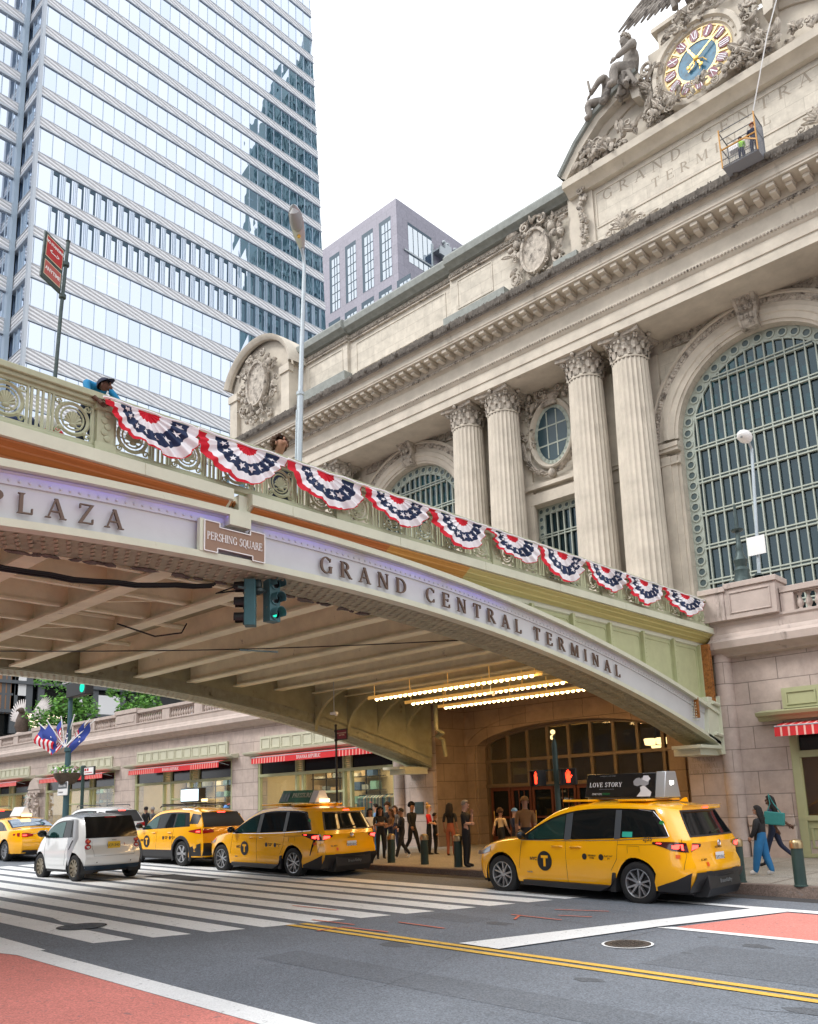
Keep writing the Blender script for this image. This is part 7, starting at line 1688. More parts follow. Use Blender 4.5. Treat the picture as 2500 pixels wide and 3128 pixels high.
c.win('safety_cell', 'car_silver', 2.0, 2.42, .34, .98, .02, .005, 10, x0t=1.85, x1t=2.2); c.win('window_surround', 'car_trim', .62, 2.15, .97, 1.0, .05, .007, 24, x1t=2.0); c.win('side_window', 'car_glass_tint', .78, 1.62, .985, .99, .085, .012); c.win('side_window', 'car_glass', 1.7, 2.05, .995, 1.0, .09, .012, x1t=1.98)
c.topwin('windscreen', 'car_glass', .45, 1.08, .86); c.topwin('roof_panel', 'roof_silver', 1.25, 2.5, .92, off=(0, .006))
c.cap('rear_window', 'black_gloss', [(-.655, .97), (.655, .97)], [(-.60, 1.46), (.60, 1.46)], .012); c.cap('tailgate_lip', 'car_white', [(-.60, .93), (.60, .93)], [(-.60, .955), (.60, .955)], .03, 2); c.cap('brake_light', 'lens_red', [(-.14, 1.43), (.14, 1.43)], [(-.14, 1.455), (.14, 1.455)], .02, 1)
for z, r_ in ((.90, .062), (.77, .07)):
    for s_ in (-1, 1):
        m = MB(); y = s_*.60; q = c.rear(y, z, .0); m.ell((q.x+.0, y, z), (.035, r_*1.15, r_), 18); tl = m.build('tail_lamp', 'lens_red', R); m = MB(); m.ell((q.x+.03, y, z), (.02, r_*.5, r_*.4), 12); m.build('lamp_lens', 'ad_pale' if z < .8 else 'lens_orange', tl)
c.cap('rear_skirt', 'ink_blue', [(-.66, .25), (.66, .25)], [(-.69, .35), (.69, .35)], .03, 2); c.patch('rear_skirt', 'ink_blue', [(2.5, .26), (2.62, .26)], [(2.52, .35), (2.68, .35)], .012, 2)
plate(c, 0, .80, 'plate_yellow', txt='LCP-3401'); m = MB(); [m.ell(c.rear(y, .42, .002), (.01, .014, .014), 8) for y in (-.42, .42)]; m.build('parking_sensor', 'car_black', R)
for a in ([(-.50, .56), (-.52, .9)], [(.50, .56), (.52, .9)], [(-.50, .56), (.50, .56)]): c.cap('tailgate_seam', 'grey_frame', [(a[0][0], a[0][1]), (a[1][0], a[1][1])], [(a[0][0]+.006, a[0][1]+.006), (a[1][0]+.006, a[1][1]+.006)], .004, 1)
sans('tail_lettering', 'smart', .05, 'grey_frame', R, frame((c.rear(0, .91, .012).x, 0, .915), (0, 1, 0), (0, 0, 1))); sans('tail_sticker', 'I', .09, 'red', R, frame((c.rear(.27, .8, .012).x, .27, .8), (0, 1, 0), (0, 0, 1)))
c.line('door_seam', 'grey_frame', [(1.78, .36), (1.85, .7), (1.98, .97)], .004); c.line('door_seam', 'grey_frame', [(.72, .35), (.68, .7), (.72, .96)], .004); c.patch('air_intake', 'car_trim', [(2.02, .72), (2.06, .72)], [(2.17, .93), (2.22, .93)], .01)
c.wheels(9, tw=.19, rimr=.66, rim_mat='gold_alloy'); c.mirror(.80, 1.02)
# ================================================================ BUNTING
random.seed(12)
STAR = [(cos(pi/2+k*pi/5)*(1 if k % 2 == 0 else .42), sin(pi/2+k*pi/5)*(1 if k % 2 == 0 else .42)) for k in range(10)]
ND = [(4.41, 5.72), (5.74, 7.2), (7.24, 8.73), (8.75, 10.27), (10.3, 11.86), (11.89, 13.53), (13.57, 15.24), (15.27, 16.95), (16.98, 18.76), (18.79, 21.1)]
WH = ['first bunting fan from the left, held by the man in blue', 'second bunting fan from the left, over the brown plaque', 'third bunting fan from the left, under the lamp pole', 'fourth bunting fan from the left, over the G of GRAND', 'fifth bunting fan from the left, in the middle of the row', 'sixth bunting fan from the left, in front of the paired columns',
      'fifth bunting fan from the right, under the square window', 'third bunting fan from the right, before the last column', 'second bunting fan from the right on the railing', 'last bunting fan on the right, beside the stone pedestal']
WH[6] = 'fourth bunting fan from the right, under the square window'
def fan(i, Y0, Y1):
    Y0 *= .982; Y1 *= .982
    rnd = random.Random(40+i); a = (Y1-Y0)/2+.02; b = .545+rnd.uniform(-.06, .05)-.02*(i in (2, 3, 5)); ex = rnd.uniform(.85, 1.25); tw = [rnd.uniform(-1, 1) for _ in range(8)]; yc = (Y0+Y1)/2; t = empty('bunting', (-8.94, yc, 6.60), 0, 'pleated '+WH[i], 'bunting', 'patriotic bunting fans hung along the viaduct railing')
    NA, rings = 112, [(0, .06, 0), (.06, .20, 0), (.20, .30, 1), (.30, .43, 1), (.43, .53, 2), (.53, .66, 2), (.66, .75, 1), (.75, .86, 1), (.86, .93, 0), (.93, 1, 0)]
    cxs = rnd.uniform(-.10, .06); ph = rnd.uniform(0, 6); sag = rnd.uniform(-.08, .08); npl = rnd.choice((13, 15, 17)); fold = rnd.uniform(.5, 3); dd = rnd.uniform(.0, .10)
    def P(th, r, lift=0):
        cc = min(.985, .925-.13*cos(th)+.02*tw[1]); r = r*cc/.86 if r <= .86 else cc+(r-.86)*(1-cc)/.14
        pl = sin(th*npl+ph)*.030*r**.8+sin(th*npl*2.3+ph*2)*.010*r+sin(th*5+fold)*.02*r; q = 1+.018*sin(th*npl+ph+1)*r+.012*sin(th*npl*.37+ph)*r+sag*cos(th)*r-dd*max(0, sin(th*2+fold))*r*r
        wv = 1+r*r*(.10*tw[0]*sin(2*th+tw[1]*3)+.08*tw[2]*sin(3*th+tw[3]*3)+.05*tw[4]*sin(6*th+tw[5]*3)); gth = .16*max(0, tw[6])*r*r*sin(th)
        return (.02+.03*r*sin(th)+pl*(1+.5*tw[7]*cos(th))+lift, cxs*(1-r)-a*r*(cos(th)-gth*tw[3])*(1 if abs(cos(th)) > .97 else q*.985), -b*r*max(0, sin(th))**ex*q*wv)
    m = MB()
    rs = [0, .06, .13, .16, .22, .31, .41, .5, .59, .68, .73, .79, .86, .93, 1]
    for j in range(len(rs)-1):
        c = (rs[j]+rs[j+1])/2; m.k = 0 if c < .22 or c > .86 else (2 if .41 < c < .68 else 1)
        m.grid([[P(pi*k/NA, rs[j]+(.010*sin(k*.9+j) if 0 < j else 0)*(m.k != 9)*(rs[j] in (.22, .41, .68, .86))) if rs[j] in (.22, .41, .68, .86) else P(pi*k/NA, rs[j]) for k in range(NA+1)], [P(pi*k/NA, rs[j+1]+(.010*sin(k*.9+j+1) if rs[j+1] in (.22, .41, .68, .86) else 0)) for k in range(NA+1)]])
    # red side tapes that hang from both hems
    m.build('cloth', ['fabric_red', 'fabric_white', 'fabric_navy'], t, ang=80)
    m = MB()
    for k in range(8):
        th = pi*(k+.6)/8.2+rnd.uniform(-.04, .04); s_ = .092; pts = []
        for sx, sz in STAR: pts.append(P(th+sx*s_/.8, .545+sz*s_, .014))
        c = P(th, .545, .016); n0 = len(m.v); m.mesh([c]+pts, [(0, q+1, (q+1) % 10+1) for q in range(10)])
    m.build('star', 'fabric_white', t, ang=80)
    m = MB(); m.tube([(.03+.008*sin(k), -a+2*a*k/10, .012+.01*sin(k*1.7+i)) for k in range(11)], .014, 6); m.build('hem', 'fabric_white', t)
for i, (a, b) in enumerate(ND): fan(i, a, b)
# ================================================================ PEOPLE
def skin_mesh(J, E, R):
    me = bpy.data.meshes.new('s'); me.from_pydata(J, E, []); o = bpy.data.objects.new('s', me); COL.objects.link(o)
    bm = bmesh.new(); bm.from_mesh(me); L = bm.verts.layers.skin.verify()
    bm.verts.ensure_lookup_table()
    for i, v in enumerate(bm.verts): v[L].radius = R[i]; v[L].use_root = (i == 0)
    bm.to_mesh(me); bm.free()
    md = o.modifiers.new('k', 'SKIN'); md.branch_smoothing = .6; s = o.modifiers.new('b', 'SUBSURF'); s.levels = 1; s.render_levels = 1
    dg = bpy.context.evaluated_depsgraph_get(); e = bpy.data.meshes.new_from_object(o.evaluated_get(dg)); vs = [tuple(v.co) for v in e.vertices]; fs = [tuple(p.vertices) for p in e.polygons]
    bpy.data.objects.remove(o); bpy.data.meshes.remove(e); return vs, fs
def hand(m, w, d, up, s, sd):   # w wrist, d direction of the fingers, up = back of hand, s hand length
    w = Vector(w); d = Vector(d).normalized(); up = Vector(up); up = (up-d*up.dot(d)).normalized(); r = d.cross(up)*sd
    m.tube([w, w+d*s*.2, w+d*s*.48], [s*.15, s*.22, s*.22], 8, flat=1)
    for i, (o, l) in enumerate(((-.33, .38), (-.11, .46), (.11, .43), (.32, .33))):
        p = w+d*s*.46+r*s*o*.5; q = p+d*s*l*.5-up*s*.04; e = q+d*s*l*.38-up*s*l*.35; m.tube([p, q, e], [s*.06, s*.055, s*.04], 5)
    p = w+d*s*.15-r*s*.18; m.tube([p, p+d*s*.18-r*s*.16, p+d*s*.36-r*s*.14-up*s*.08], [s*.07, s*.065, s*.045], 5)
def figure(pose, mats, build=1.0, face=True, head_fwd=0, head_turn=0):
    # unit height, facing +y; pose: dict of joints overriding the defaults
    B = dict(pel=(0, 0, .525), wai=(0, .005, .61), che=(0, .0, .72), nek=(0, -.005, .815), skl=(0, .005, .865), hed=(0, .012, .925), top=(0, .008, .955),
             lh=(-.052, 0, .50), rh=(.052, 0, .50), lk=(-.058, .012, .285), rk=(.058, .012, .285), la=(-.06, -.01, .05), ra=(.06, -.01, .05), lt=(-.068, .085, .022), rt=(.068, .085, .022),
             ls=(-.102, -.005, .785), rs=(.102, -.005, .785), le=(-.125, -.015, .635), re=(.125, -.015, .635), lw=(-.13, .03, .50), rw=(.13, .03, .50))
    B.update(pose); N = list(B); idx = {k: i for i, k in enumerate(N)}
    LG = 1.45 if build > 1.3 and mats else 1
    rad = dict(pel=(.078, .062), wai=(.068, .052), che=(.082, .060), nek=(.030, .030), skl=(.036, .040), hed=(.046, .055), top=(.030, .036), lh=(.052, .055), rh=(.052, .055), lk=(.036, .038), rk=(.036, .038), la=(.024, .026), ra=(.024, .026), lt=(.022, .016), rt=(.022, .016),
               ls=(.036, .036), rs=(.036, .036), le=(.025, .025), re=(.025, .025), lw=(.017, .017), rw=(.017, .017))
    E = [('pel', 'wai'), ('wai', 'che'), ('che', 'nek'), ('nek', 'skl'), ('skl', 'hed'), ('hed', 'top'), ('pel', 'lh'), ('pel', 'rh'), ('lh', 'lk'), ('rh', 'rk'), ('lk', 'la'), ('rk', 'ra'), ('la', 'lt'), ('ra', 'rt'), ('che', 'ls'), ('che', 'rs'), ('ls', 'le'), ('rs', 're'), ('le', 'lw'), ('re', 'rw')]
    HS = 1.45 if build > 1.9 else 1
    R = [tuple(q*(HS if k in ('skl', 'hed', 'top') else 1)*(build if k not in ('skl', 'hed', 'top', 'nek') else 1)*(1.12 if LG > 1 and k in ('lk', 'rk', 'la', 'ra') else 1) for q in rad[k]) for k in N]
    vs, fs = skin_mesh([B[k] for k in N], [(idx[a], idx[b]) for a, b in E], R)
    # material slots: 0 skin 1 top 2 trousers 3 shoes 4 sleeve-lower
    seg = [(a, b, {'pel': 2, 'wai': 1, 'che': 1, 'nek': 0, 'skl': 0, 'hed': 0}.get(a, 1)) for a, b in E]
    lut = {('pel', 'wai'): 2, ('wai', 'che'): 1, ('che', 'nek'): 1, ('nek', 'skl'): 0, ('skl', 'hed'): 0, ('hed', 'top'): 0, ('pel', 'lh'): 2, ('pel', 'rh'): 2, ('lh', 'lk'): 2, ('rh', 'rk'): 2, ('lk', 'la'): 2, ('rk', 'ra'): 2, ('la', 'lt'): 3, ('ra', 'rt'): 3, ('che', 'ls'): 1, ('che', 'rs'): 1, ('ls', 'le'): 1, ('rs', 're'): 1, ('le', 'lw'): 4, ('re', 'rw'): 4}
    m = MB(); m.v = list(vs); V = [Vector(v) for v in vs]; S = [(Vector(B[a]), Vector(B[b]), lut[(a, b)]) for a, b in E]
    for f in fs:
        c = sum((V[i] for i in f), Vector())/len(f); best = (9, 0)
        for a, b, k in S:
            ab = b-a; t = max(0, min(1, (c-a).dot(ab)/ab.length_squared)); d = (c-(a+ab*t)).length
            if d < best[0]: best = (d, k)
        m.f.append(f); m.m.append(best[1])
    for sd, a, b in ((-1, 'le', 'lw'), (1, 're', 'rw')):
        m.k = 0; d = (Vector(B[b])-Vector(B[a])).normalized(); hand(m, Vector(B[b])-d*.01, d, (sd, .2, .2), .1, sd)
    h = Vector(B['hed']); nx = Vector((sin(head_turn), cos(head_turn), 0)); nx = Matrix.Rotation(-head_fwd, 3, Vector((cos(head_turn), -sin(head_turn), 0))) @ nx; sx = nx.cross(Vector((0, 0, 1))).normalized(); uz = sx.cross(nx)
    if face:
        m.k = 0; m.ell(h+nx*.053-uz*.012, (.009, .012, .014), 6); m.ell(h+nx*.04-uz*.048, (.02, .016, .016), 8)
        for s in (-1, 1): m.ell(h+sx*s*.047-uz*.01, (.007, .012, .018), 6)
        m.k = 5
        for s in (-1, 1): m.ell(h+nx*.046+sx*s*.017+uz*.004, (.008, .005, .004), 6); m.ell(h+nx*.046+sx*s*.017+uz*.014, (.011, .004, .003), 6)
        m.k = 6; m.ell(h+nx*.050-uz*.034, (.012, .004, .004), 6)
    return m, B, (h, nx, sx, uz)
for nm, c in (('skin_light', (.55, .33, .24)), ('skin_mid', (.32, .17, .11)), ('skin_dark', (.11, .055, .035)), ('lip', (.25, .07, .06)), ('eye', (.01, .01, .01)), ('hair_black', (.010, .008, .008)), ('hair_brown', (.07, .035, .018)), ('hair_blond', (.45, .28, .10)), ('hair_grey', (.25, .23, .21)),
              ('c_black', (.012, .012, .014)), ('c_navy', (.012, .018, .045)), ('c_blue', (.0, .17, .36)), ('c_jean', (.015, .13, .30)), ('c_white', (.7, .7, .7)), ('c_cream', (.55, .42, .25)), ('c_red', (.6, .02, .03)), ('c_brown', (.30, .09, .05)), ('c_tan', (.20, .10, .035)), ('c_teal', (.03, .20, .19)), ('c_grey', (.13, .13, .14)), ('c_orange', (.8, .22, .03)), ('c_lime', (.35, .7, .08)), ('c_lightblue', (.12, .28, .6))): mat(nm, c, .85, 0, .1, 15)
def hairdo(t, hd, kind, mt):
    h, nx, sx, uz = hd; m = MB()
    Mx = Matrix((sx, nx, uz)).transposed()
    def P(x, y, z): return h+sx*x+nx*y+uz*z
    if kind in ('short', 'long', 'curly', 'bun'):
        rows = []
        for i in range(9):
            a = pi/2-i*(pi*.62)/8; row = []
            for k in range(18):
                b = 2*pi*k/18; fr_ = cos(b)  # fr_>0 is the face side
                lim = a if fr_ < .2 else max(a, .30+.25*fr_); q = 1.0; row.append(P(.054*cos(lim)*sin(b)*q, -.004+.062*cos(lim)*cos(b)*q, .006+.062*sin(lim)*q))
            rows.append(row)
        m.grid(rows, True)
    if kind == 'long':
        for k in range(7): b = (k-3)*.34; m.tube([P(.05*sin(b), -.045*cos(b), .03), P(.058*sin(b), -.06*cos(b), -.05), P(.06*sin(b), -.062, -.13), P(.05*sin(b), -.06, -.2)], [.02, .026, .026, .008], 6)
    if kind == 'curly':
        r = random.Random(3)
        for k in range(90):
            a = r.uniform(0, 2*pi); e = r.uniform(-.2, 1.5); y = cos(e)*cos(a)
            if y > .55 and e < .7: continue
            m.ell(P(.062*cos(e)*sin(a), -.012+.068*y, .012+.072*sin(e)), (.016, .016, .016), 6, jit=.3)
    if kind == 'bun': m.ell(P(0, -.03, .075), (.035, .035, .032), 8, jit=.15)
    if kind in ('cap', 'helmet'):
        rows = []
        for i in range(7):
            a = pi/2-i*(pi/2)/6; rows.append([P(.06*cos(a)*sin(2*pi*k/18), .0+.068*cos(a)*cos(2*pi*k/18), .012+.066*sin(a)) for k in range(18)])
        m.grid(rows, True)
        m.grid([[P((.052-.014*j)*q/4, .06+.022*j-.012*abs(q/4)**2, .014-.006*j) for q in range(-4, 5)] for j in range(3)])
    return m.build('cap' if kind in ('cap', 'helmet') else 'hair', mt, t, ang=70)
WALK = dict(lk=(-.055, .075, .29), la=(-.055, .14, .055), lt=(-.06, .225, .03), rk=(.055, -.02, .29), ra=(.055, -.17, .10), rt=(.06, -.11, .028), le=(-.128, -.05, .64), lw=(-.13, -.10, .52), re=(.128, .03, .64), rw=(.13, .11, .53))
CROSS = dict(le=(-.13, .03, .645), re=(.13, .03, .645), lw=(.02, .10, .66), rw=(-.03, .11, .65))
CHIN = dict(le=(-.125, .05, .66), lw=(-.03, .10, .80), re=(.13, .03, .645), rw=(.02, .10, .64))
BACKP = dict(le=(-.12, .03, .64), lw=(-.06, .11, .62), re=(.12, .03, .64), rw=(.06, .11, .62))
def person(loc, h, rz, lb, cols, hair=('short', 'hair_black'), pose=None, build=1.0, fwd=0, turn=0, shadow=None, name='person'):
    t = empty(name, loc, rz, lb, 'person'); t.scale = (h, h, h)
    m, B, hd = figure(pose or {}, cols, build, head_fwd=fwd, head_turn=turn)
    m.build('body', [cols[0], cols[1], cols[2], cols[3], cols[4] if len(cols) > 4 else cols[0], 'eye', 'lip'], t, ang=80)
    if hair: hairdo(t, hd, hair[0], hair[1])
    return t, B, hd
def at_feet(fx, fy, hx, hy, *a, **k):
    p = onw(fx, fy); q = onY(hx, hy, p.y); h = (q.z-p.z)/.985; return person((p.x, p.y, zw(p.x)), h, *a, **k)
S, Cc = 'skin_light', 'c_black'; u = lambda x, y: (1100+x/3.446, 2200+y/3.446); g_ = lambda x, y: (2200+x/4.313, 2300+y/4.313)
E_, W_, S_, N_ = -pi/2, pi/2, pi, 0     # facing +x, -x, -y, +y
at_feet(*u(450, 1468), *u(450, 925), radians(150), 'man in a black hoodie and glasses facing the street, left of the first bollard', ('skin_mid', Cc, Cc, 'c_white', Cc), ('short', 'hair_black'), dict(WALK, le=(-.13, .02, .64), lw=(-.06, .11, .62), re=(.13, .02, .64), rw=(.04, .12, .61)), 1.15)
at_feet(*u(560, 1420), *u(480, 875), E_, 'tall person in a black jacket with curly black hair walking to the right', ('skin_mid', Cc, Cc, 'c_grey', Cc), ('curly', 'hair_black'), WALK, 1.1)
at_feet(*u(225, 1475), *u(265, 905), radians(-120), 'woman in a black dress with long dark hair, arms folded, by the orange taxi tail', ('skin_mid', Cc, Cc, Cc), ('long', 'hair_black'), CROSS, 1.05)
at_feet(*u(340, 1430), *u(335, 935), radians(160), 'woman in a brown patterned shirt between the dark-dressed people', ('skin_mid', 'c_tan', 'c_navy', Cc), ('long', 'hair_brown'), BACKP)
at_feet(*u(115, 1440), *u(100, 930), radians(-100), 'woman in a white top with long dark hair just behind the orange taxi', ('skin_mid', 'c_white', 'c_tan', Cc), ('long', 'hair_black'))
at_feet(*u(180, 1400), *u(190, 885), radians(120), 'person in a bright blue shirt half hidden by the group near the taxi tail', (S, 'c_lightblue', 'c_jean', Cc), ('short', 'hair_black'))
at_feet(*u(300, 1390), *u(300, 880), radians(200), 'person with auburn hair at the back of the waiting group', (S, Cc, 'c_navy', Cc), ('curly', 'hair_brown'))
at_feet(*u(380, 1395), *u(370, 905), radians(180), 'pale long-haired woman at the back of the waiting group', (S, 'c_grey', 'c_navy', Cc), ('long', 'hair_brown'))
at_feet(*u(735, 1430), *u(725, 890), radians(-60), 'woman with a blond topknot, red top and black trousers, behind the second bollard', (S, 'c_red', Cc, Cc), ('bun', 'hair_blond'), dict(BACKP))
at_feet(*u(800, 1425), *u(790, 975), radians(-40), 'short person in black beside the blond woman in red', ('skin_mid', Cc, Cc, Cc, Cc), ('short', 'hair_black'), None, 1.1)
at_feet(*u(965, 1440), *u(980, 868), radians(20), 'woman with very long black hair and rust trousers seen from behind', ('skin_mid', Cc, 'c_brown', Cc), ('long', 'hair_black'))
at_feet(*u(1130, 1555), *u(1085, 842), radians(-70), 'big man in black with his hand at his chin, beside the third bollard', (S, Cc, Cc, Cc), ('short', 'hair_grey'), dict(CHIN, la=(-.075, -.02, .05), ra=(.08, .0, .05)), 1.2)
at_feet(*u(1500, 1440), *u(1500, 935), N_, 'woman in a cream top walking in to the terminal doors', ('skin_mid', 'c_cream', Cc, Cc), ('curly', 'hair_brown'), WALK, 1.1)
at_feet(*u(1650, 1470), *u(1660, 930), E_, 'man in a navy jacket and blue cap behind the bonnet of the front taxi', (S, 'c_navy', Cc, Cc, 'c_navy'), ('cap', 'c_lightblue'), BACKP, 1.1)
at_feet(1450+335/2.027, 2300+730/2.027, 1450+335/2.027, 2300+272/2.027, radians(30), 'man in a tan shirt and tan cap by the terminal doors', ('skin_mid', 'c_tan', Cc, Cc), ('cap', 'c_tan'), None, 1.15)
t1, B1, h1 = at_feet(*g_(590, 1612), *g_(555, 690), W_, 'woman in a black jacket and bright blue trousers with white shoes walking left', ('skin_mid', Cc, 'c_jean', 'c_white', Cc), ('long', 'hair_black'), dict(WALK, lk=(-.055, .05, .29), la=(-.055, .10, .05), lt=(-.06, .185, .025), rk=(.055, -.02, .29), ra=(.055, -.10, .055), rt=(.06, -.02, .025), re=(.128, .0, .64), rw=(.12, .07, .54), le=(-.135, .02, .64), lw=(-.13, .09, .53)), 1.55)
t2, B2, h2 = at_feet(*g_(760, 1510), *g_(660, 560), W_, 'tall woman in navy with long hair striding left behind the woman in blue trousers', ('skin_dark', 'c_navy', 'c_navy', Cc), ('long', 'hair_black'), dict(WALK, re=(.13, -.07, .65), rw=(.15, -.17, .57), rk=(.055, -.06, .30), ra=(.055, -.25, .13), rt=(.06, -.21, .05)), 1.0)
bag = empty('handbag', (t2.location.x+.16, t2.location.y-.33, t2.location.z+.60*t2.scale.x), radians(8), 'teal shoulder bag carried by the tall woman in navy', 'handbag')
m = MB(); m.prism([(-.21, 0), (.20, -.04), (.23, .22), (-.17, .27)], -.05, .05, 'Y'); m.build('bag_body', 'c_teal', bag, bev=.02); m = MB(); m.tube([(-.12, 0, .25), (-.05, .03, .42), (-.08, .09, .62), (0, .12, .42), (.15, 0, .23)], .011, 6); m.build('strap', 'c_teal', bag)
# far pedestrians, mostly heads above the cars
for hx, hy, Y, cap, col, lb in ((820, 1210, 17.2, None, 'c_grey', 'bald man seen above the tiny white car roof'), (1150, 1182, 17.4, 'c_teal', 'c_navy', 'person in a teal knitted hat beyond the tiny white car'), (1540, 1182, 18.0, None, Cc, 'dark-haired person above the white car'), (1612, 1182, 18.3, None, 'c_grey', 'tanned bare-headed man above the white car')):
    q = onY(hx/3.446, 2120+hy/3.446, Y); person((q.x, Y, zw(q.x)), max(1.3, q.z-zw(q.x)), random.uniform(1, 2), lb, ('skin_mid', col, Cc, Cc), ('cap', cap) if cap else (('short', 'hair_black') if hx == 1540 else ('short', 'hair_grey')), WALK)
for hx, hy, Y, cap, col, lb in ((670, 250, 17.5, 'c_lightblue', 'c_lightblue', 'person in a blue cap and blue shirt between the two orange taxis'), (738, 292, 17.2, None, 'c_white', 'person in white between the two orange taxis'), (110, 258, 19, None, 'c_navy', 'person in navy beyond the roof of the screen taxi')):
    q = onY(400+hx/2.297, 2350+hy/2.297, Y); person((q.x, Y, zw(q.x)), max(1.3, q.z-zw(q.x)), random.uniform(1, 2), lb, ('skin_mid', col, Cc, Cc), ('cap', cap) if cap else ('short', 'hair_black'), WALK)
for x, y0, z0, h, rz, lb in ((-32.9, 22.4, .55, 1.55, .3, 'dark mannequin in the lit shop window over the white screen, left one'), (-31.9, 22.6, .55, 1.6, -.3, 'dark mannequin in the lit shop window, right one with a hand on its hip')):
    tm = empty('mannequin', (x, y0, z0), pi+rz, lb, 'mannequin'); tm.scale = (h,)*3; m, B, hd = figure(dict(re=(.19, .0, .65), rw=(.09, .04, .56)), None, 1.1, face=False); m.build('body', ['shelf_black', 'cloth_denim', 'cloth_grey', 'shelf_black', 'cloth_denim'], tm, ang=80)
# man leaning over the parapet, arms reaching to the bunting
p = onX(845/2.4614, 1100+560/2.4614, -9.38)
hd_ = onX(790/2.4614, 1100+195/2.4614, -9.02)
lean = dict(pel=(0, -.06, .53), wai=(0, .02, .60), che=(0, .13, .68), nek=(0, .21, .725), skl=(0, .262, .69), hed=(0, .31, .672), top=(0, .335, .66), ls=(-.105, .17, .735), rs=(.105, .17, .735), le=(-.17, .25, .60), lw=(-.05, .33, .52), re=(.13, .27, .59), rw=(.06, .34, .50), rh=(.052, -.06, .50), lh=(-.052, -.06, .50))
hh = 1.4; t, B, hd = person((-9.02-.31*hh, hd_.y, hd_.z-.672*hh), hh, E_, 'man in blue T-shirt and dark cap leaning over the railing by the first bunting', ('skin_dark', 'c_blue', 'c_navy', Cc), None, lean, 1.05, fwd=radians(-28), turn=-.5)
hairdo(t, hd, 'cap', 'c_navy')
m = MB(); m.tube([(-.09, .19, .70), (-.04, .24, .6), (0, .25, .52)], .008, 5); m.build('lanyard', 'c_white', t)
q = onX(650+430/2.154, 1300+165/2.154, -9.45); hh = 1.95
person((-9.45, q.y, q.z-.925*hh+.1), hh, radians(-100), 'woman with curly dark hair and glasses looking down behind the railing', ('skin_mid', 'c_navy', 'c_navy', Cc), ('curly', 'hair_brown'), dict(hed=(0, .05, .915), skl=(0, .025, .86), top=(0, .06, .945)), 1, fwd=radians(-35))
t = empty('cloth_bundle', (-9.7, 3.72, 6.15), 0, 'rolled red, white and blue cloth bundle behind the railing left of the man', 'cloth')
m = MB(); r_ = random.Random(5)
for i in range(16): m.k = i % 3; m.ell((r_.uniform(-.12, .12), r_.uniform(-.5, .45), r_.uniform(-.1, .25)), (.12, .16, .1), 8, jit=.3)
m.build('folds', ['fabric_red', 'fabric_white', 'fabric_navy'], t, ang=60)
# ---- roof sculpture group (carved stone figures, part of the terminal)
def stonefig(name, pose, loc, h, rz, extra=None, hair='curly'):
    m, B, hd = figure(pose, None, 2.0, face=True); m.m = [0]*len(m.m); m.k = 0
    if extra: extra(m, B)
    o = m.build(name, 'carved_dark', term, ang=70); o.location = (loc[0]+20, loc[1]-21.4, loc[2]); o.rotation_euler = (0, 0, rz); o.scale = (h,)*3
    m2 = MB(); hh_ = hairdo(o, hd, hair, 'carved'); return o
sit = dict(pel=(0, 0, .30), wai=(.01, -.01, .42), che=(.02, -.01, .57), nek=(.01, .01, .68), skl=(-.01, .03, .74), hed=(-.02, .05, .80), top=(-.02, .055, .84), lh=(-.06, .02, .29), rh=(.06, .02, .29), lk=(-.10, .26, .31), rk=(.12, .22, .27), la=(-.10, .27, .08), ra=(.14, .30, .05), lt=(-.1, .36, .05), rt=(.15, .38, .03), ls=(-.15, .0, .64), rs=(.17, -.02, .65), le=(-.24, .08, .50), lw=(-.14, .24, .40), re=(.30, -.06, .66), rw=(.42, -.02, .72))
def drape(m, B):
    r = random.Random(7)
    for i in range(14): m.tube([(r.uniform(-.1, .1), r.uniform(-.02, .1), .3), (r.uniform(-.16, .16), r.uniform(.05, .2), .2), (r.uniform(-.2, .2), r.uniform(0, .2), .02)], [.03, .04, .03], 6)
stonefig('seated_statue', sit, (-14.35, 31.3, 32.75), 3.7, radians(140), drape)
def legs_arm(m, B):
    m.tube([(-.2, .22, .42), (-.21, .24, .6)], .02, 6)
o = stonefig('reclining_figure', dict(sit, pel=(0, 0, .16), wai=(0, -.04, .24), che=(0, -.06, .34), nek=(0, -.04, .43), skl=(0, -.02, .47), hed=(0, 0, .51), top=(0, 0, .54), lk=(-.1, .3, .3), rk=(.1, .3, .24)), (-15.6, 31.3, 32.4), 3.0, radians(110), legs_arm)
stand = dict(WALK, le=(-.2, .02, .80), lw=(-.3, .06, .9), re=(.15, -.05, .66), rw=(.2, .05, .58))
stonefig('standing_statue', stand, (PC-.1, 31.6, 35.6), 5.2, radians(180), drape)
m = MB()
T_ = [(-14.75, 36.75), (-14.55, 36.6), (-14.3, 36.55), (-14.0, 36.5), (-13.65, 36.42), (-13.3, 36.35), (-13.0, 36.3), (-12.7, 36.25), (-12.45, 36.2), (-12.2, 36.15)]
for i, (x, z) in enumerate(T_):
    b0 = Vector((-12.4+.1*i, 31.9, 38.3-.12*i)); e = Vector((x, 31.5, z)); leaf(m, b0, (e-b0), (e-b0).length*1.03, .2, .07, 0); leaf(m, b0+Vector((0, -.08, 0)), (e-b0), (e-b0).length*.6, .17, .07, 0)
m.grid([[(-12.2, 32.0, 38.6), (-13.6, 31.9, 37.9), (-14.6, 31.8, 37.2)], [(-11.9, 31.95, 37.2), (-12.9, 31.8, 37.0), (-14.2, 31.7, 36.9)]])
for i in range(15): leaf(m, (PC+.6+.1*i, 32.3, 37.6), (1, 0, .6-.07*i), 2.5, .16, .06, 0)
m.tube([(PC-.3, 32.1, 37.9), (PC-1.6, 32.2, 37.7), (PC-2.6, 32.3, 37.2)], [.2, .16, .05], 8)
TP.b(m, 'statue_wing', 'carved_dark', ang=60)
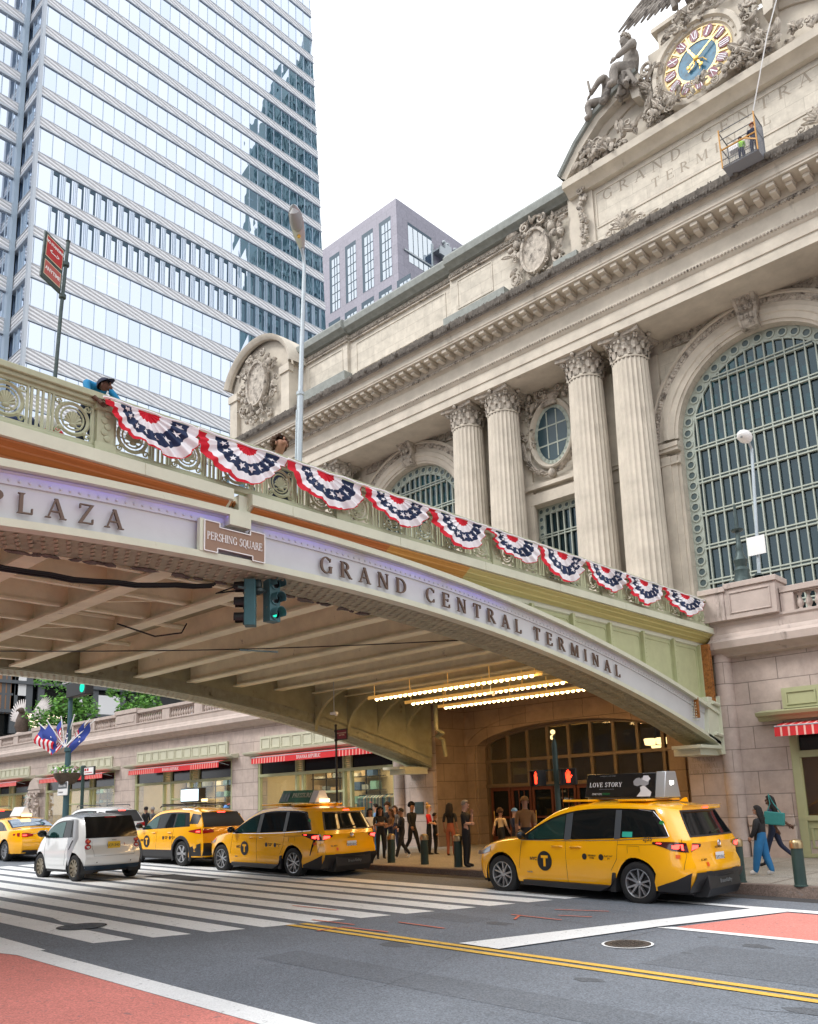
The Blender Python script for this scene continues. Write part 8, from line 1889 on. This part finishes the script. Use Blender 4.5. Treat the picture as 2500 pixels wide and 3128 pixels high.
m = MB(); m.bar((-16.9, 31.4, 32.6), (-16.1, 31.4, 32.7), .25, .22); m.bar((-16.6, 31.4, 32.4), (-16.5, 31.4, 32.9), .14, .14); carve(m, PC+.3, 34.7, 1.5, .5, 31.3, 50, .18, .4, 31, lambda x, z: True); TP.b(m, 'statue_attribute', 'carved', ang=60)
# ================================================================ STREET FURNITURE
bo = None
BL = ['dark bollard nearest the tail of the orange taxi', 'dark bollard in front of the blond woman in red', 'dark bollard beside the big man in black', 'bollard half hidden behind the lift box of the front taxi', 'tall green bollard with a bronze cap at the right edge']
for i, (fx, fy) in enumerate((u(333, 1517), u(685, 1532), u(1040, 1556), g_(270, 1702), g_(1068, 1757))):
    q = onw(fx, fy)
    if bo is None:
        bo = empty('bollard', (q.x, q.y, zw(q.x)), 0, BL[i], 'bollard', 'bollards along the kerb')
        m = MB(); m.lathe([(.115, 0), (.115, .02), (.10, .03), (.098, .62), (.1, .63)], n=24); m.build('shaft', 'dark_green', bo); m = MB(); m.lathe([(.098, .625), (.112, .63), (.112, .70), (.108, .73), (.09, .76), (.05, .775), (0, .78)], n=24); m.build('cap', 'bronze_cap' if 'bronze_cap' in M_ else mat('bronze_cap', (.35, .27, .15), .35, .8, .2, 8).name, bo)
    else: c = copy_tree(bo); c.location = (q.x, q.y, zw(q.x)); c['label'] = BL[i]
def signal_head(parent, M, lit, three=True, green=False):
    n = 3 if three else 1; B_ = MB(); B_.box(-.075, .075, -.06, .06, -.17*n, 0); V = MB(); Ln = MB()
    for k in range(n):
        z = -.085-.17*k; V.lathe([(.068, .06), (.068, .17), (.064, .17), (.064, .06)], (0, 0, z), 18, Matrix.Rotation(radians(90), 3, 'X'), a0=-.5, a1=pi+.5, arc=True); Ln.lathe([(0, .064), (.055, .061)], (0, 0, z), 18, Matrix.Rotation(radians(90), 3, 'X'))
        V.lathe([(.07, .06), (.07, .075), (.056, .075)], (0, 0, z), 18, Matrix.Rotation(radians(90), 3, 'X'))
    for b in (B_, V, Ln): b.xform(M)
    h = B_.build('signal_head', 'signal_green', parent, bev=.008); V.build('hood', 'black' if not green else 'signal_green', h); Ln.build('lens', 'black_gloss', h)
    if lit is not None:
        g = MB(); g.lathe([(.0, .067), (.03, .066)], (-.012, 0, -.012-.085-.17*(2 if lit == 'g' else 0)), 18, Matrix.Rotation(radians(90), 3, 'X')); g.xform(M); g.build('lit_lens', 'glow_green' if lit == 'g' else 'glow_red', h)
# hanging signals under the viaduct: head faces local -y before rotation
a = onX(650+300/2.154, 1300+945/2.154, -9.45)
t = empty('traffic_signal', (-9.45, a.y, 4.86), 0, 'pair of weathered blue-green traffic signals hanging from the arch under the plaque', 'traffic light')
m = MB(); m.lathe([(.04, .06), (.06, .0), (.05, -.05), (.09, -.08), (.09, -.12), (.02, -.16)], n=14); m.bar((0, -.35, -.1), (0, .2, -.1), .03, .03); m.bar((.06, -.35, -1), (.06, .3, -.96), .015, .02); m.build('mounting', 'bronze', t)
c0 = onX(0+1470/1.9144, 1500+520/1.9144, -9.45); c1 = onX(1590/1.9144, 1500+505/1.9144, -9.45)
def sc_(v): return Matrix.Translation(v) @ Matrix.Scale(1.28*1.0, 4)
signal_head(t, Matrix.Translation((-.02, c0.y-a.y, c0.z-4.86)) @ Matrix.Rotation(radians(-42), 4, 'Z') @ Matrix.Scale(1.3, 4), None, green=False)
signal_head(t, Matrix.Translation((0, c1.y-a.y, c1.z-4.86)) @ Matrix.Rotation(radians(92), 4, 'Z') @ Matrix.Scale(1.3, 4), 'g', green=True)
def pole_sign(name, loc, lb, cat, parts):
    t = empty(name, loc, 0, lb, cat); return t
# pedestrian signals by the doors
q0 = onY(1450+497/2.027, 2300+0/2.027, 15.65); X0 = q0.x
t = empty('pedestrian_signal', (X0, 15.65, zw(X0)), 0, 'black post with two red hand signals in front of the terminal doors', 'pedestrian signal')
m = MB(); m.tube([(0, 0, 0), (0, 0, 2.75)], .06, 12); m.lathe([(.06, 2.72), (.045, 2.8), (.02, 2.86), (.035, 2.9), (0, 2.94)], n=12); m.lathe([(.12, 0), (.12, .1), (.07, .2), (.06, .4)], n=12); m.bar((-.55, 0, 2.18), (.5, 0, 2.18), .025, .03); m.bar((-.55, 0, 1.86), (.5, 0, 1.86), .025, .03); m.build('post', 'dark_green', t)
for s, xx, rz in ((-1, -.42, -.40), (1, .36, .35)):
    za = 2.02; M = Matrix.Translation((xx, -.05, za)) @ Matrix.Rotation(rz*1.0, 4, 'Z')
    b = MB(); b.box(-.16, .16, -.08, .08, -.17, .17); b.box(-.17, .17, -.16, -.08, .15, .17); b.box(-.17, -.15, -.14, -.08, -.17, .15); b.box(.15, .17, -.14, -.08, -.17, .15); b.xform(M); hb = b.build('signal_box', 'black', t, bev=.006)
    g = MB(); P2 = [(-.035, -.11), (.03, -.11), (.035, -.04), (.075, .01), (.065, .03), (.035, .01), (.04, .09), (.025, .095), (.018, .02), (.012, .12), (-.004, .12), (-.006, .02), (-.016, .11), (-.03, .11), (-.026, .01), (-.04, .07), (-.052, .065), (-.045, -.03)]
    g.prism([(x*1.15, z*1.15) for x, z in P2], -.086, -.083, 'Y'); g.xform(M); g.build('lit_hand', 'glow_hand', hb, ang=0)
# no-standing sign on a black post by the arch foot
q1 = onY(708*1.451, 1560*1.451, 15.7); t = empty('street_sign', (q1.x, 15.7, zw(q1.x)), 0, 'small dark red parking sign on a black post under the arch foot', 'sign')
zt_ = onY(710*1.451, 1527*1.451, 15.7).z-zw(q1.x); m = MB(); m.tube([(0, 0, 0), (0, 0, zt_)], .03, 8); m.ell((0, 0, zt_), (.04, .04, .04), 8); [m.lathe([(.03, 0), (.05, .02), (.05, .06), (.03, .08)], (0, 0, zt_-z), 10) for z in (.2, .45)]; m.build('post', 'black', t)
m = MB(); m.box(.05, .48, -.02, .02, zt_-.42, zt_-.12); bd_ = m.build('sign_panel', 'black', t, bev=.005); m = MB(); m.box(.08, .45, -.026, -.021, zt_-.39, zt_-.15); m.build('sign_face', 'dark_red' if 'dark_red' in M_ else mat('dark_red', (.22, .01, .015), .5).name, bd_)
sans('sign_lettering', 'NO STANDING\nANYTIME', .055, 'cream', bd_, frame((.265, -.028, zt_-.26), (1, 0, 0), (0, 0, 1)))
# red regulation sign on the viaduct, top left
D_ = Vector((-.525, .851, 0)); P0_ = onX(600/2.8717, 600+395/2.8717, -9.75); P1_ = onX(470/2.8717, 600+1640/2.8717, -9.75)
t = empty('street_sign', P1_, 0, 'red no standing sign on a leaning green pole above the viaduct at top left', 'sign'); ax = (P0_-P1_); m = MB(); m.tube([(0, 0, -.5), ax*.5, ax], .024, 10); m.ell(ax, (.032, .032, .02), 10)
for f in (.60, .83): m.lathe([(.03, -.03), (.045, -.02), (.045, .03), (.03, .04)], ax*f, 10)
m.build('post', 'bronze', t)
axn = ax.normalized(); L0 = ax.length; bw, bh = .40, .315*L0
def bpt(u, v, d=0): nrm = D_.cross(axn).normalized(); return axn*(L0*.60+v*bh)+D_*(-.06-bw*(1-u))+nrm*d
def bpanel(u0, u1, v0, v1, d0, d1):
    m = MB(); c = [bpt(a, b, d) for d in (d0, d1) for a, b in ((u0, v0), (u1, v0), (u1, v1), (u0, v1))]; m.mesh(c, [(0, 3, 2, 1), (4, 5, 6, 7), (0, 1, 5, 4), (1, 2, 6, 5), (2, 3, 7, 6), (3, 0, 4, 7)]); return m
sd_ = 1 if D_.cross(axn).dot(-CW) > 0 else -1
bd_ = bpanel(0, 1, 0, 1, -.012*sd_, .012*sd_).build('sign_panel', 'bronze', t, bev=.004)
bpanel(.1, .93, .50, .95, .013*sd_, .015*sd_).build('sign_face', 'cream', bd_, ang=0); bpanel(.12, .91, .515, .935, .0155*sd_, .0165*sd_).build('sign_face', 'red', bd_, ang=0)
bpanel(.1, .93, .10, .42, .013*sd_, .015*sd_).build('sign_face', 'cream', bd_, ang=0); bpanel(.12, .91, .115, .405, .0155*sd_, .0165*sd_).build('sign_face', 'faded_red' if 'faded_red' in M_ else mat('faded_red', (.42, .09, .08), .6).name, bd_, ang=0)
for txt, v, sz in (('NO STANDING', .83, .052), ('<--->', .67, .09), ('ANYTIME', .26, .07)): sans('sign_lettering', txt, sz, 'white_paint', bd_, frame(bpt(.515, v, .018*sd_), D_, axn), ext=.001, bold=.002)
# cobra-head lamp on the viaduct
a = onX(628*1.451, 990*1.451, -9.75); b = onX(641*1.451, 560*1.451, -9.75)
t = empty('street_lamp', a, 0, 'tall galvanised street lamp with a hooded glass head rising behind the bunting', 'street lamp'); ax = b-a
m = MB(); m.tube([(0, 0, -.4), ax*.35], .052, 12); m.tube([ax*.35, ax, ax+Vector((.0, -.02, .18)), ax+Vector((.02, -.07, .28))], [.042, .03, .028, .028], 12); m.lathe([(.05, 0), (.066, .01), (.066, .06), (.05, .07)], ax*.35, 12)
m.tube([(-.02, -.05, -.3), ax*.28+Vector((-.02, -.05, 0))], .014, 5); m.build('pole', 'galv', t)
hp = ax+Vector((.02, -.07, .28)); dv = Vector((.30, -.42, .42)).normalized(); up = Vector((0, 0, 1)); sd2 = dv.cross(up).normalized(); un = sd2.cross(dv)
def hpnt(l, s, v): return hp+dv*l+sd2*s+un*v
m = MB(); m.grid([[hpnt(l, w*cos(k*2*pi/14), .02+hh2*sin(k*2*pi/14) if sin(k*2*pi/14) > 0 else .02+hh2*.25*sin(k*2*pi/14)) for k in range(14)] for l, w, hh2 in ((-.05, .03, .04), (.05, .06, .07), (.2, .10, .09), (.4, .12, .10), (.55, .11, .09), (.66, .05, .05), (.68, .01, .01))], True); m.build('lamp_housing', 'car_silver', t)
m = MB(); m.grid([[hpnt(l, w*cos(-k*pi/8), .0-hh2*sin(k*pi/8)) for k in range(9)] for l, w, hh2 in ((.26, .02, .01), (.32, .085, .09), (.45, .1, .13), (.57, .085, .10), (.63, .02, .01))]); m.build('lens_bowl', 'ad_grey', t); m = MB(); m.box(-.02, .02, -.02, .02, -.02, .02); m.xform(Matrix.Translation(hpnt(.2, .0, -.02))); m.build('yellow_label', 'road_yellow', t)
# round white lamp near the big window, and the bronze monument
P_ = lambda x, y, Y: onY(x*1.451, y*1.451, Y)
a = P_(1591, 1215, 24.5); b = P_(1583, 945, 24.5); t = empty('street_lamp', (a.x, 24.5, 5.9), 0, 'slender grey lamp with a round white head in front of the big arched window', 'street lamp')
dz = Vector((b.x-a.x, 0, b.z-5.9)); m = MB(); m.tube([(0, 0, 0), dz], [.06, .045], 10); m.tube([dz, dz+Vector((0, -.3, .25))], .035, 8); m.build('pole', 'galv', t)
m = MB(); m.ell(dz+Vector((-.02, -.4, .28)), (.2, .34, .19), 14); hd2 = m.build('lamp_head', 'white_paint', t); m = MB(); m.ell(dz+Vector((-.02, -.66, .2)), (.05, .05, .05), 8); m.build('sensor', 'steel', hd2)
s0_ = P_(1590, 1147, 24.3); m = MB(); m.box(s0_.x-a.x-.26, s0_.x-a.x+.26, -.12, -.1, s0_.z-5.9-.28, s0_.z-5.9+.28); m.build('notice_board', 'white_paint', t)
a = P_(1565, 1230, 23.4); t = empty('ornate_lamp', (a.x, 23.4, 6.9), 0, 'ornate bronze lamp standard with scrolled base on the stone pedestal', 'lamp standard')
m = MB(); H_ = P_(1556, 1060, 23.4).z-6.9; m.lathe([(.7, -.2), (.62, .0), (.5, .12), (.3, .45), (.2, .9), (.22, 1.0), (.15, 1.1), (.2, 1.3), (.12, 1.45), (.09, 1.6), (.11, 1.7), (.07, 1.8), (.06, H_*.72), (.16, H_*.73), (.18, H_*.745), (.05, H_*.76), (.035, H_), (0, H_+.02)], n=16); 
for k in range(4):
    q = k*pi/2+.6; pts = [(.6*cos(q), .6*sin(q), .0), (.75*cos(q), .75*sin(q), .12), (.6*cos(q), .6*sin(q), .3), (.4*cos(q), .4*sin(q), .25), (.3*cos(q), .3*sin(q), .7)]; m.tube(pts, .07, 6)
m.build('standard', 'bronze', t)
pose = dict(le=(-.16, .05, .64), lw=(-.17, .12, .52), re=(.17, .03, .64), rw=(.16, .12, .52)); m, B, hd = figure(pose, None, 1.5); m.m = [0]*len(m.m); m.k = 0
for k in range(12): q = -1.2+.2*k; m.tube([(.10*sin(q), .07*cos(q), .8), (.16*sin(q), .12*cos(q), .5), (.19*sin(q), .15*cos(q), .2)], [.02, .035, .03], 5)
q = P_(1600, 1235, 24.0); st = empty('bronze_statue', (q.x, 24.0, 4.9), radians(200), 'bronze statue of a man in a long coat beside the ornate lamp', 'statue'); st.scale = (3.0,)*3; m.build('body', 'bronze', st, ang=70); hairdo(st, hd, 'short', 'bronze'); m = MB(); m.box(-.25, .25, -.2, .2, .0, .03); m.build('base', 'bronze', st)
# work cradle hung on the cornice
t = empty('work_cradle', (-9.22, 29.0, 24.72), 0, 'yellow framed work cradle hanging before the inscription with two workers', 'work platform'); t.scale = (.88,)*3; mat('safety_yellow', (.50, .25, .05), .5); mat('mesh_grey', (.22, .23, .26), .8)
m = MB(); w0, w1, d0, d1, hh2 = -.75, .75, -.45, .45, 1.75
for x in (w0, w1): m.tube([(x, d0, .0), (x, d0, hh2+.1)], .034, 6)
m.tube([(w0, d0, .85), (w1, d0, .85)], .04, 6); m.bar((w1-.5, d0, .85), (w1, d0, .5), .05, .05); m.build('yellow_frame', 'safety_yellow', t)
m = MB()
for x in (w0, w1): m.tube([(x, d1, 0), (x, d1, hh2-.1)], .03, 6); m.tube([(x, d0, hh2), (x, d1, hh2-.1)], .025, 5); m.tube([(x, d0, 1.0), (x, d1, 1.0)], .025, 5)
for z in (.05, 1.0, hh2): m.tube([(w0, d1, z), (w1, d1, z)], .022, 5)
for z in (.05, 1.35, hh2): m.tube([(w0, d0, z), (w1, d0, z)], .02, 5)
for i in range(6): x = w0+i*.3; m.tube([(x, d1, 0), (x, d1, hh2)], .012, 4)
m.build('rail', 'grey_frame', t); m = MB(); m.box(w0, w1, d0+.02, d1, -.02, .02)
for i in range(22): x = w0+.02+i*.07; m.tube([(x, d0-.01, 0), (x, d0-.01, .75)], .007, 3); m.tube([(x, d1, 0), (x, d1, 1.6)], .005, 3)
for i in range(14): y = d0+i*.066; m.tube([(w1+.01, y, 0), (w1+.01, y, 1.6)], .010, 3)
for i in range(12): m.tube([(w0, d0-.01, i*.065), (w1, d0-.01, i*.065)], .007, 3)
m.build('debris_net', 'mesh_grey', t)
m = MB(); m.box(-.5, -.1, -.2, .1, .8, 1.1); m.build('tool_box', 'white_paint', t)
m = MB(); m.tube([(.75, -.45, 1.8), (1.9, -1.2, 4.2), (4.3, -1.6, 9.5)], .025, 5); m.build('hoist_cable', 'white_paint', t)
for x, col, cap, lb in ((.5, 'c_navy', 'c_orange', 'worker in an orange helmet in the cradle'), (-.05, 'c_lime', 'c_grey', 'worker in a lime vest crouching in the cradle')):
    tt, B, hd = person((-9.22+x*.88, 29.0, 24.76), 1.5 if x > 0 else 1.2, radians(20), lb, ('skin_mid', col, 'c_navy', Cc, col), None, BACKP, 1.15); hairdo(tt, hd, 'helmet', cap)
# ---- lamp post with flags, basket and signal at the left
LX = onY(395/1.9144, 2000+700/1.9144, 16.0).x; Zp = lambda y: onY(405/1.9144, 2000+y/1.9144, 16.0).z-zw(LX)
t = empty('lamp_post', (LX, 16.0, zw(LX)), 0, 'green lamp post with flags, flower basket and white sign, left side', 'lamp post')
m = MB(); m.lathe([(.22, 0), (.22, .3), (.13, .4), (.12, Zp(570)), (.17, Zp(565)), (.17, Zp(545)), (.1, Zp(540)), (.09, Zp(260)), (.14, Zp(258)), (.14, Zp(240)), (.09, Zp(238)), (.08, Zp(60))], n=14); m.build('post', 'signal_post' if 'signal_post' in M_ else mat('signal_post', (.04, .10, .12), .5, 0, .1, 5).name, t)
m = MB(); m.lathe([(.03, Zp(150)), (.18, Zp(140)), (.22, Zp(125)), (.1, Zp(105))], (-.85, 0, 0), 12); m.bar((-.85, 0, Zp(160)), (.0, 0, Zp(160)), .05, .05); m.build('globe_lamp', 'ad_pale', t)
z = Zp(215); m = MB(); m.box(-.05, 1.75, -.2, .15, z-.32, z+.28); m.bar((-.7, 0, z+.42), (1.9, 0, z+.42), .06, .06); hb = m.build('signal_head', 'black', t, bev=.03); g = MB(); g.lathe([(0, .22), (.21, .2)], (1.42, 0, z-.02), 20, Matrix.Rotation(radians(90), 3, 'X')); g.build('lit_lens', 'glow_green', hb)
bz = Zp(700); m = MB(); m.lathe([(.05, bz-.45), (.3, bz-.38), (.5, bz-.12), (.56, bz+.05)], n=18); bk = m.build('flower_basket', 'bark', t); m = MB(); r_ = random.Random(2)
for i in range(300):
    a = r_.uniform(0, 6.28); q = r_.uniform(0, .68); c = Vector((q*cos(a), q*sin(a), bz+.05+r_.uniform(0, .35)*(1-q*.6))); m.k = r_.choice((0, 0, 1, 2, 2, 3)); s = .06; d = Vector((r_.uniform(-1, 1), r_.uniform(-1, 1), r_.uniform(-1, 1))).normalized()*s; e = d.orthogonal().normalized()*s*.8; m.face([c-d, c-e, c+d, c+e])
m.build('flowers', ['leaf_light', 'leaf_mid', 'white_paint', 'petal_pink' if 'petal_pink' in M_ else mat('petal_pink', (.6, .35, .36), .7).name], bk, ang=0)
m = MB(); z0, z1 = Zp(822), Zp(742); m.box(-.42, .48, -.2, -.16, z0, z1); sg = m.build('white_sign', 'white_paint', t, bev=.02); m = MB(); m.box(-.40, .46, -.21, -.201, z1-.28, z1-.03); m.build('sign_band', 'grey_frame', sg, ang=0); sans('sign_text', 'Vanderbilt', .16, 'white_paint', sg, frame((.02, -.212, z1-.16), (1, 0, 0), (0, 0, 1))); sans('sign_text', 'Avenue', .14, 'grey_frame', sg, frame((-.1, -.204, z1-.42), (1, 0, 0), (0, 0, 1)))
mat('flag_blue', (.03, .06, .30), .8)
zf = Zp(540)
for i, (dx, dz, kind) in enumerate(((-1.15, 1.05, 0), (-.75, 1.15, 1), (-.3, 1.3, 0), (.3, 1.35, 1), (.8, 1.15, 0), (1.1, 1.1, 1))):
    m = MB(); a = Vector((0, -.15, zf)); b = Vector((dx*.8-.1, dx*.75-.1*(i % 2), zf+dz)); m.tube([a, b], .022, 5); m.ell(b, (.04, .04, .04), 6); fp = m.build('flag_pole', 'white_paint', t); m = MB()
    for r in range(9):
        m.k = (0 if r % 2 == 0 else 1) if kind == 0 else 2; rows = []
        for uu in (r/9, (r+1)/9):
            rows.append([tuple(b.lerp(a, .08+.62*uu)+Vector((-.16*v, -.12*v-.05+.07*sin(v*6+uu*3+i), -.75*v+.12*v*uu))) for v in [q/6 for q in range(7)]])
        if kind == 0 and r < 4: m.k = 2; m.grid([rw[:4] for rw in rows]); m.k = r % 2; m.grid([rw[3:] for rw in rows])
        else: m.grid(rows)
    m.build('flag', ['fabric_red', 'fabric_white', 'flag_blue'], fp, ang=80)
    if kind: m = MB(); c = b.lerp(a, .4)+Vector((-.03, -.14, -.35)); m.lathe([(.09, 0), (.13, 0)], c, 14, Matrix.Rotation(radians(90), 3, 'X'), a0=.6, a1=5.6, arc=True); m.build('flag_emblem', 'fabric_white', fp, ang=0)
X2 = onY(487/1.9144, 2000+700/1.9144, 15.8).x; Z2 = lambda y: onY(487/1.9144, 2000+y/1.9144, 15.8).z-zw(X2)
t = empty('street_sign', (X2, 15.8, zw(X2)), 0, 'green post with a small white and red bus sign, right of the flower basket', 'sign'); m = MB(); m.tube([(0, 0, 0), (0, 0, Z2(648))], .07, 8); m.lathe([(.07, 0), (.11, .03), (.11, .35), (.07, .38)], (0, 0, Z2(705)), 10); m.build('post', 'dark_green', t)
m = MB(); m.box(.1, 1.0, -.03, .03, Z2(708), Z2(658)); sp_ = m.build('sign_panel', 'black', t, bev=.01); m = MB(); m.box(.16, .94, -.04, -.031, Z2(703), Z2(664)); m.build('sign_face', 'white_paint', sp_, ang=0); m = MB(); m.box(.2, .34, -.045, -.041, Z2(683), Z2(668)); m.box(.4, .54, -.045, -.041, Z2(683), Z2(668)); m.box(.2, .85, -.045, -.041, Z2(695), Z2(691)); m.build('sign_mark', 'red', sp_, ang=0)

# ================================================================ separate what stands apart
SPL = dict(inscription=.02, dark_inlay=.01, lens=.001, numeral=.01, numeral_panel=.0, statue_attribute=.3, mounting=.1, light_strip=.3, star=.0, raised_letter=.02, bearing_bracket=.2, grime_crust=.3, marker=.1, pilaster=.3, archivolt=.5, archivolt_ornament=2, plinth=.2, window_glass=.1, window_frame=.3, side_step=.2, garland=.8, blocking_slab=.3, attic_frieze=.6, scroll_frieze=.5, hall_lamp=.05, spot_lamp=.03, display_bottle=.03, office_light=.05, haunch_rib=.1, cross_beam=.08, white_panel=.2, lit_interior=.2,
  dark_panel=.05, louvre=.2, modillion_row=.02, louvre_opening=.1, baluster_row=.01, reflector_lamp=.05, tail_lamp=.15, tail_lamp_glow=.03, side_window=.2, pillar=.2, window_surround=.3, headlamp=.2, chrome_strip=.3, rear_bumper=.2, wall_inscription=.2, drain_pipe=.15, cornice=.3, base_wall=.3, facade_wall=.3, attic_wall=.3, attic_coping=.1,
  side_wall=.3, inner_window=.12, ceiling_light=.1, shelf_rack=.3, folded_clothes=.35, rusted_plate=.3, cable_run=.2, spandrel_band=.05, slab_edge=.02, mullion=.02, pediment=.3, pediment_coping=.3, tympanum_sculpture=.5, bracing=.05, air_intake=.2, lower_cladding=.2, wheel_arch_trim=.2, door_seam=.2, safety_cell=.2, rear_quarter=.2, air_blade=.1, slide_track=.2, roof_rail=.2, roof_bar=.1, parking_sensor=.1, exhaust=.1, rear_skirt=.2, interior_wall=.3, lift_lettering=9,
  column=.3, core=.3, wall=.01, window=.1, statue_wing=.5, exterior=.3, balustrade=.25, frame=.1, spandrel_plate=.5, joint_cover=.1, window_surround_=.3, niche_carving=.5, shop_interior=9, panel_frieze=.02, roof_plant=.5, sign_mark=.02, door_badge=.02, tailgate_lip=.1)
for o in list(COL.objects):
    if o.type == 'MESH' and o.parent and o.name.split('.')[0] in SPL and o.data.users == 1: autosplit(o, SPL[o.name.split('.')[0]])
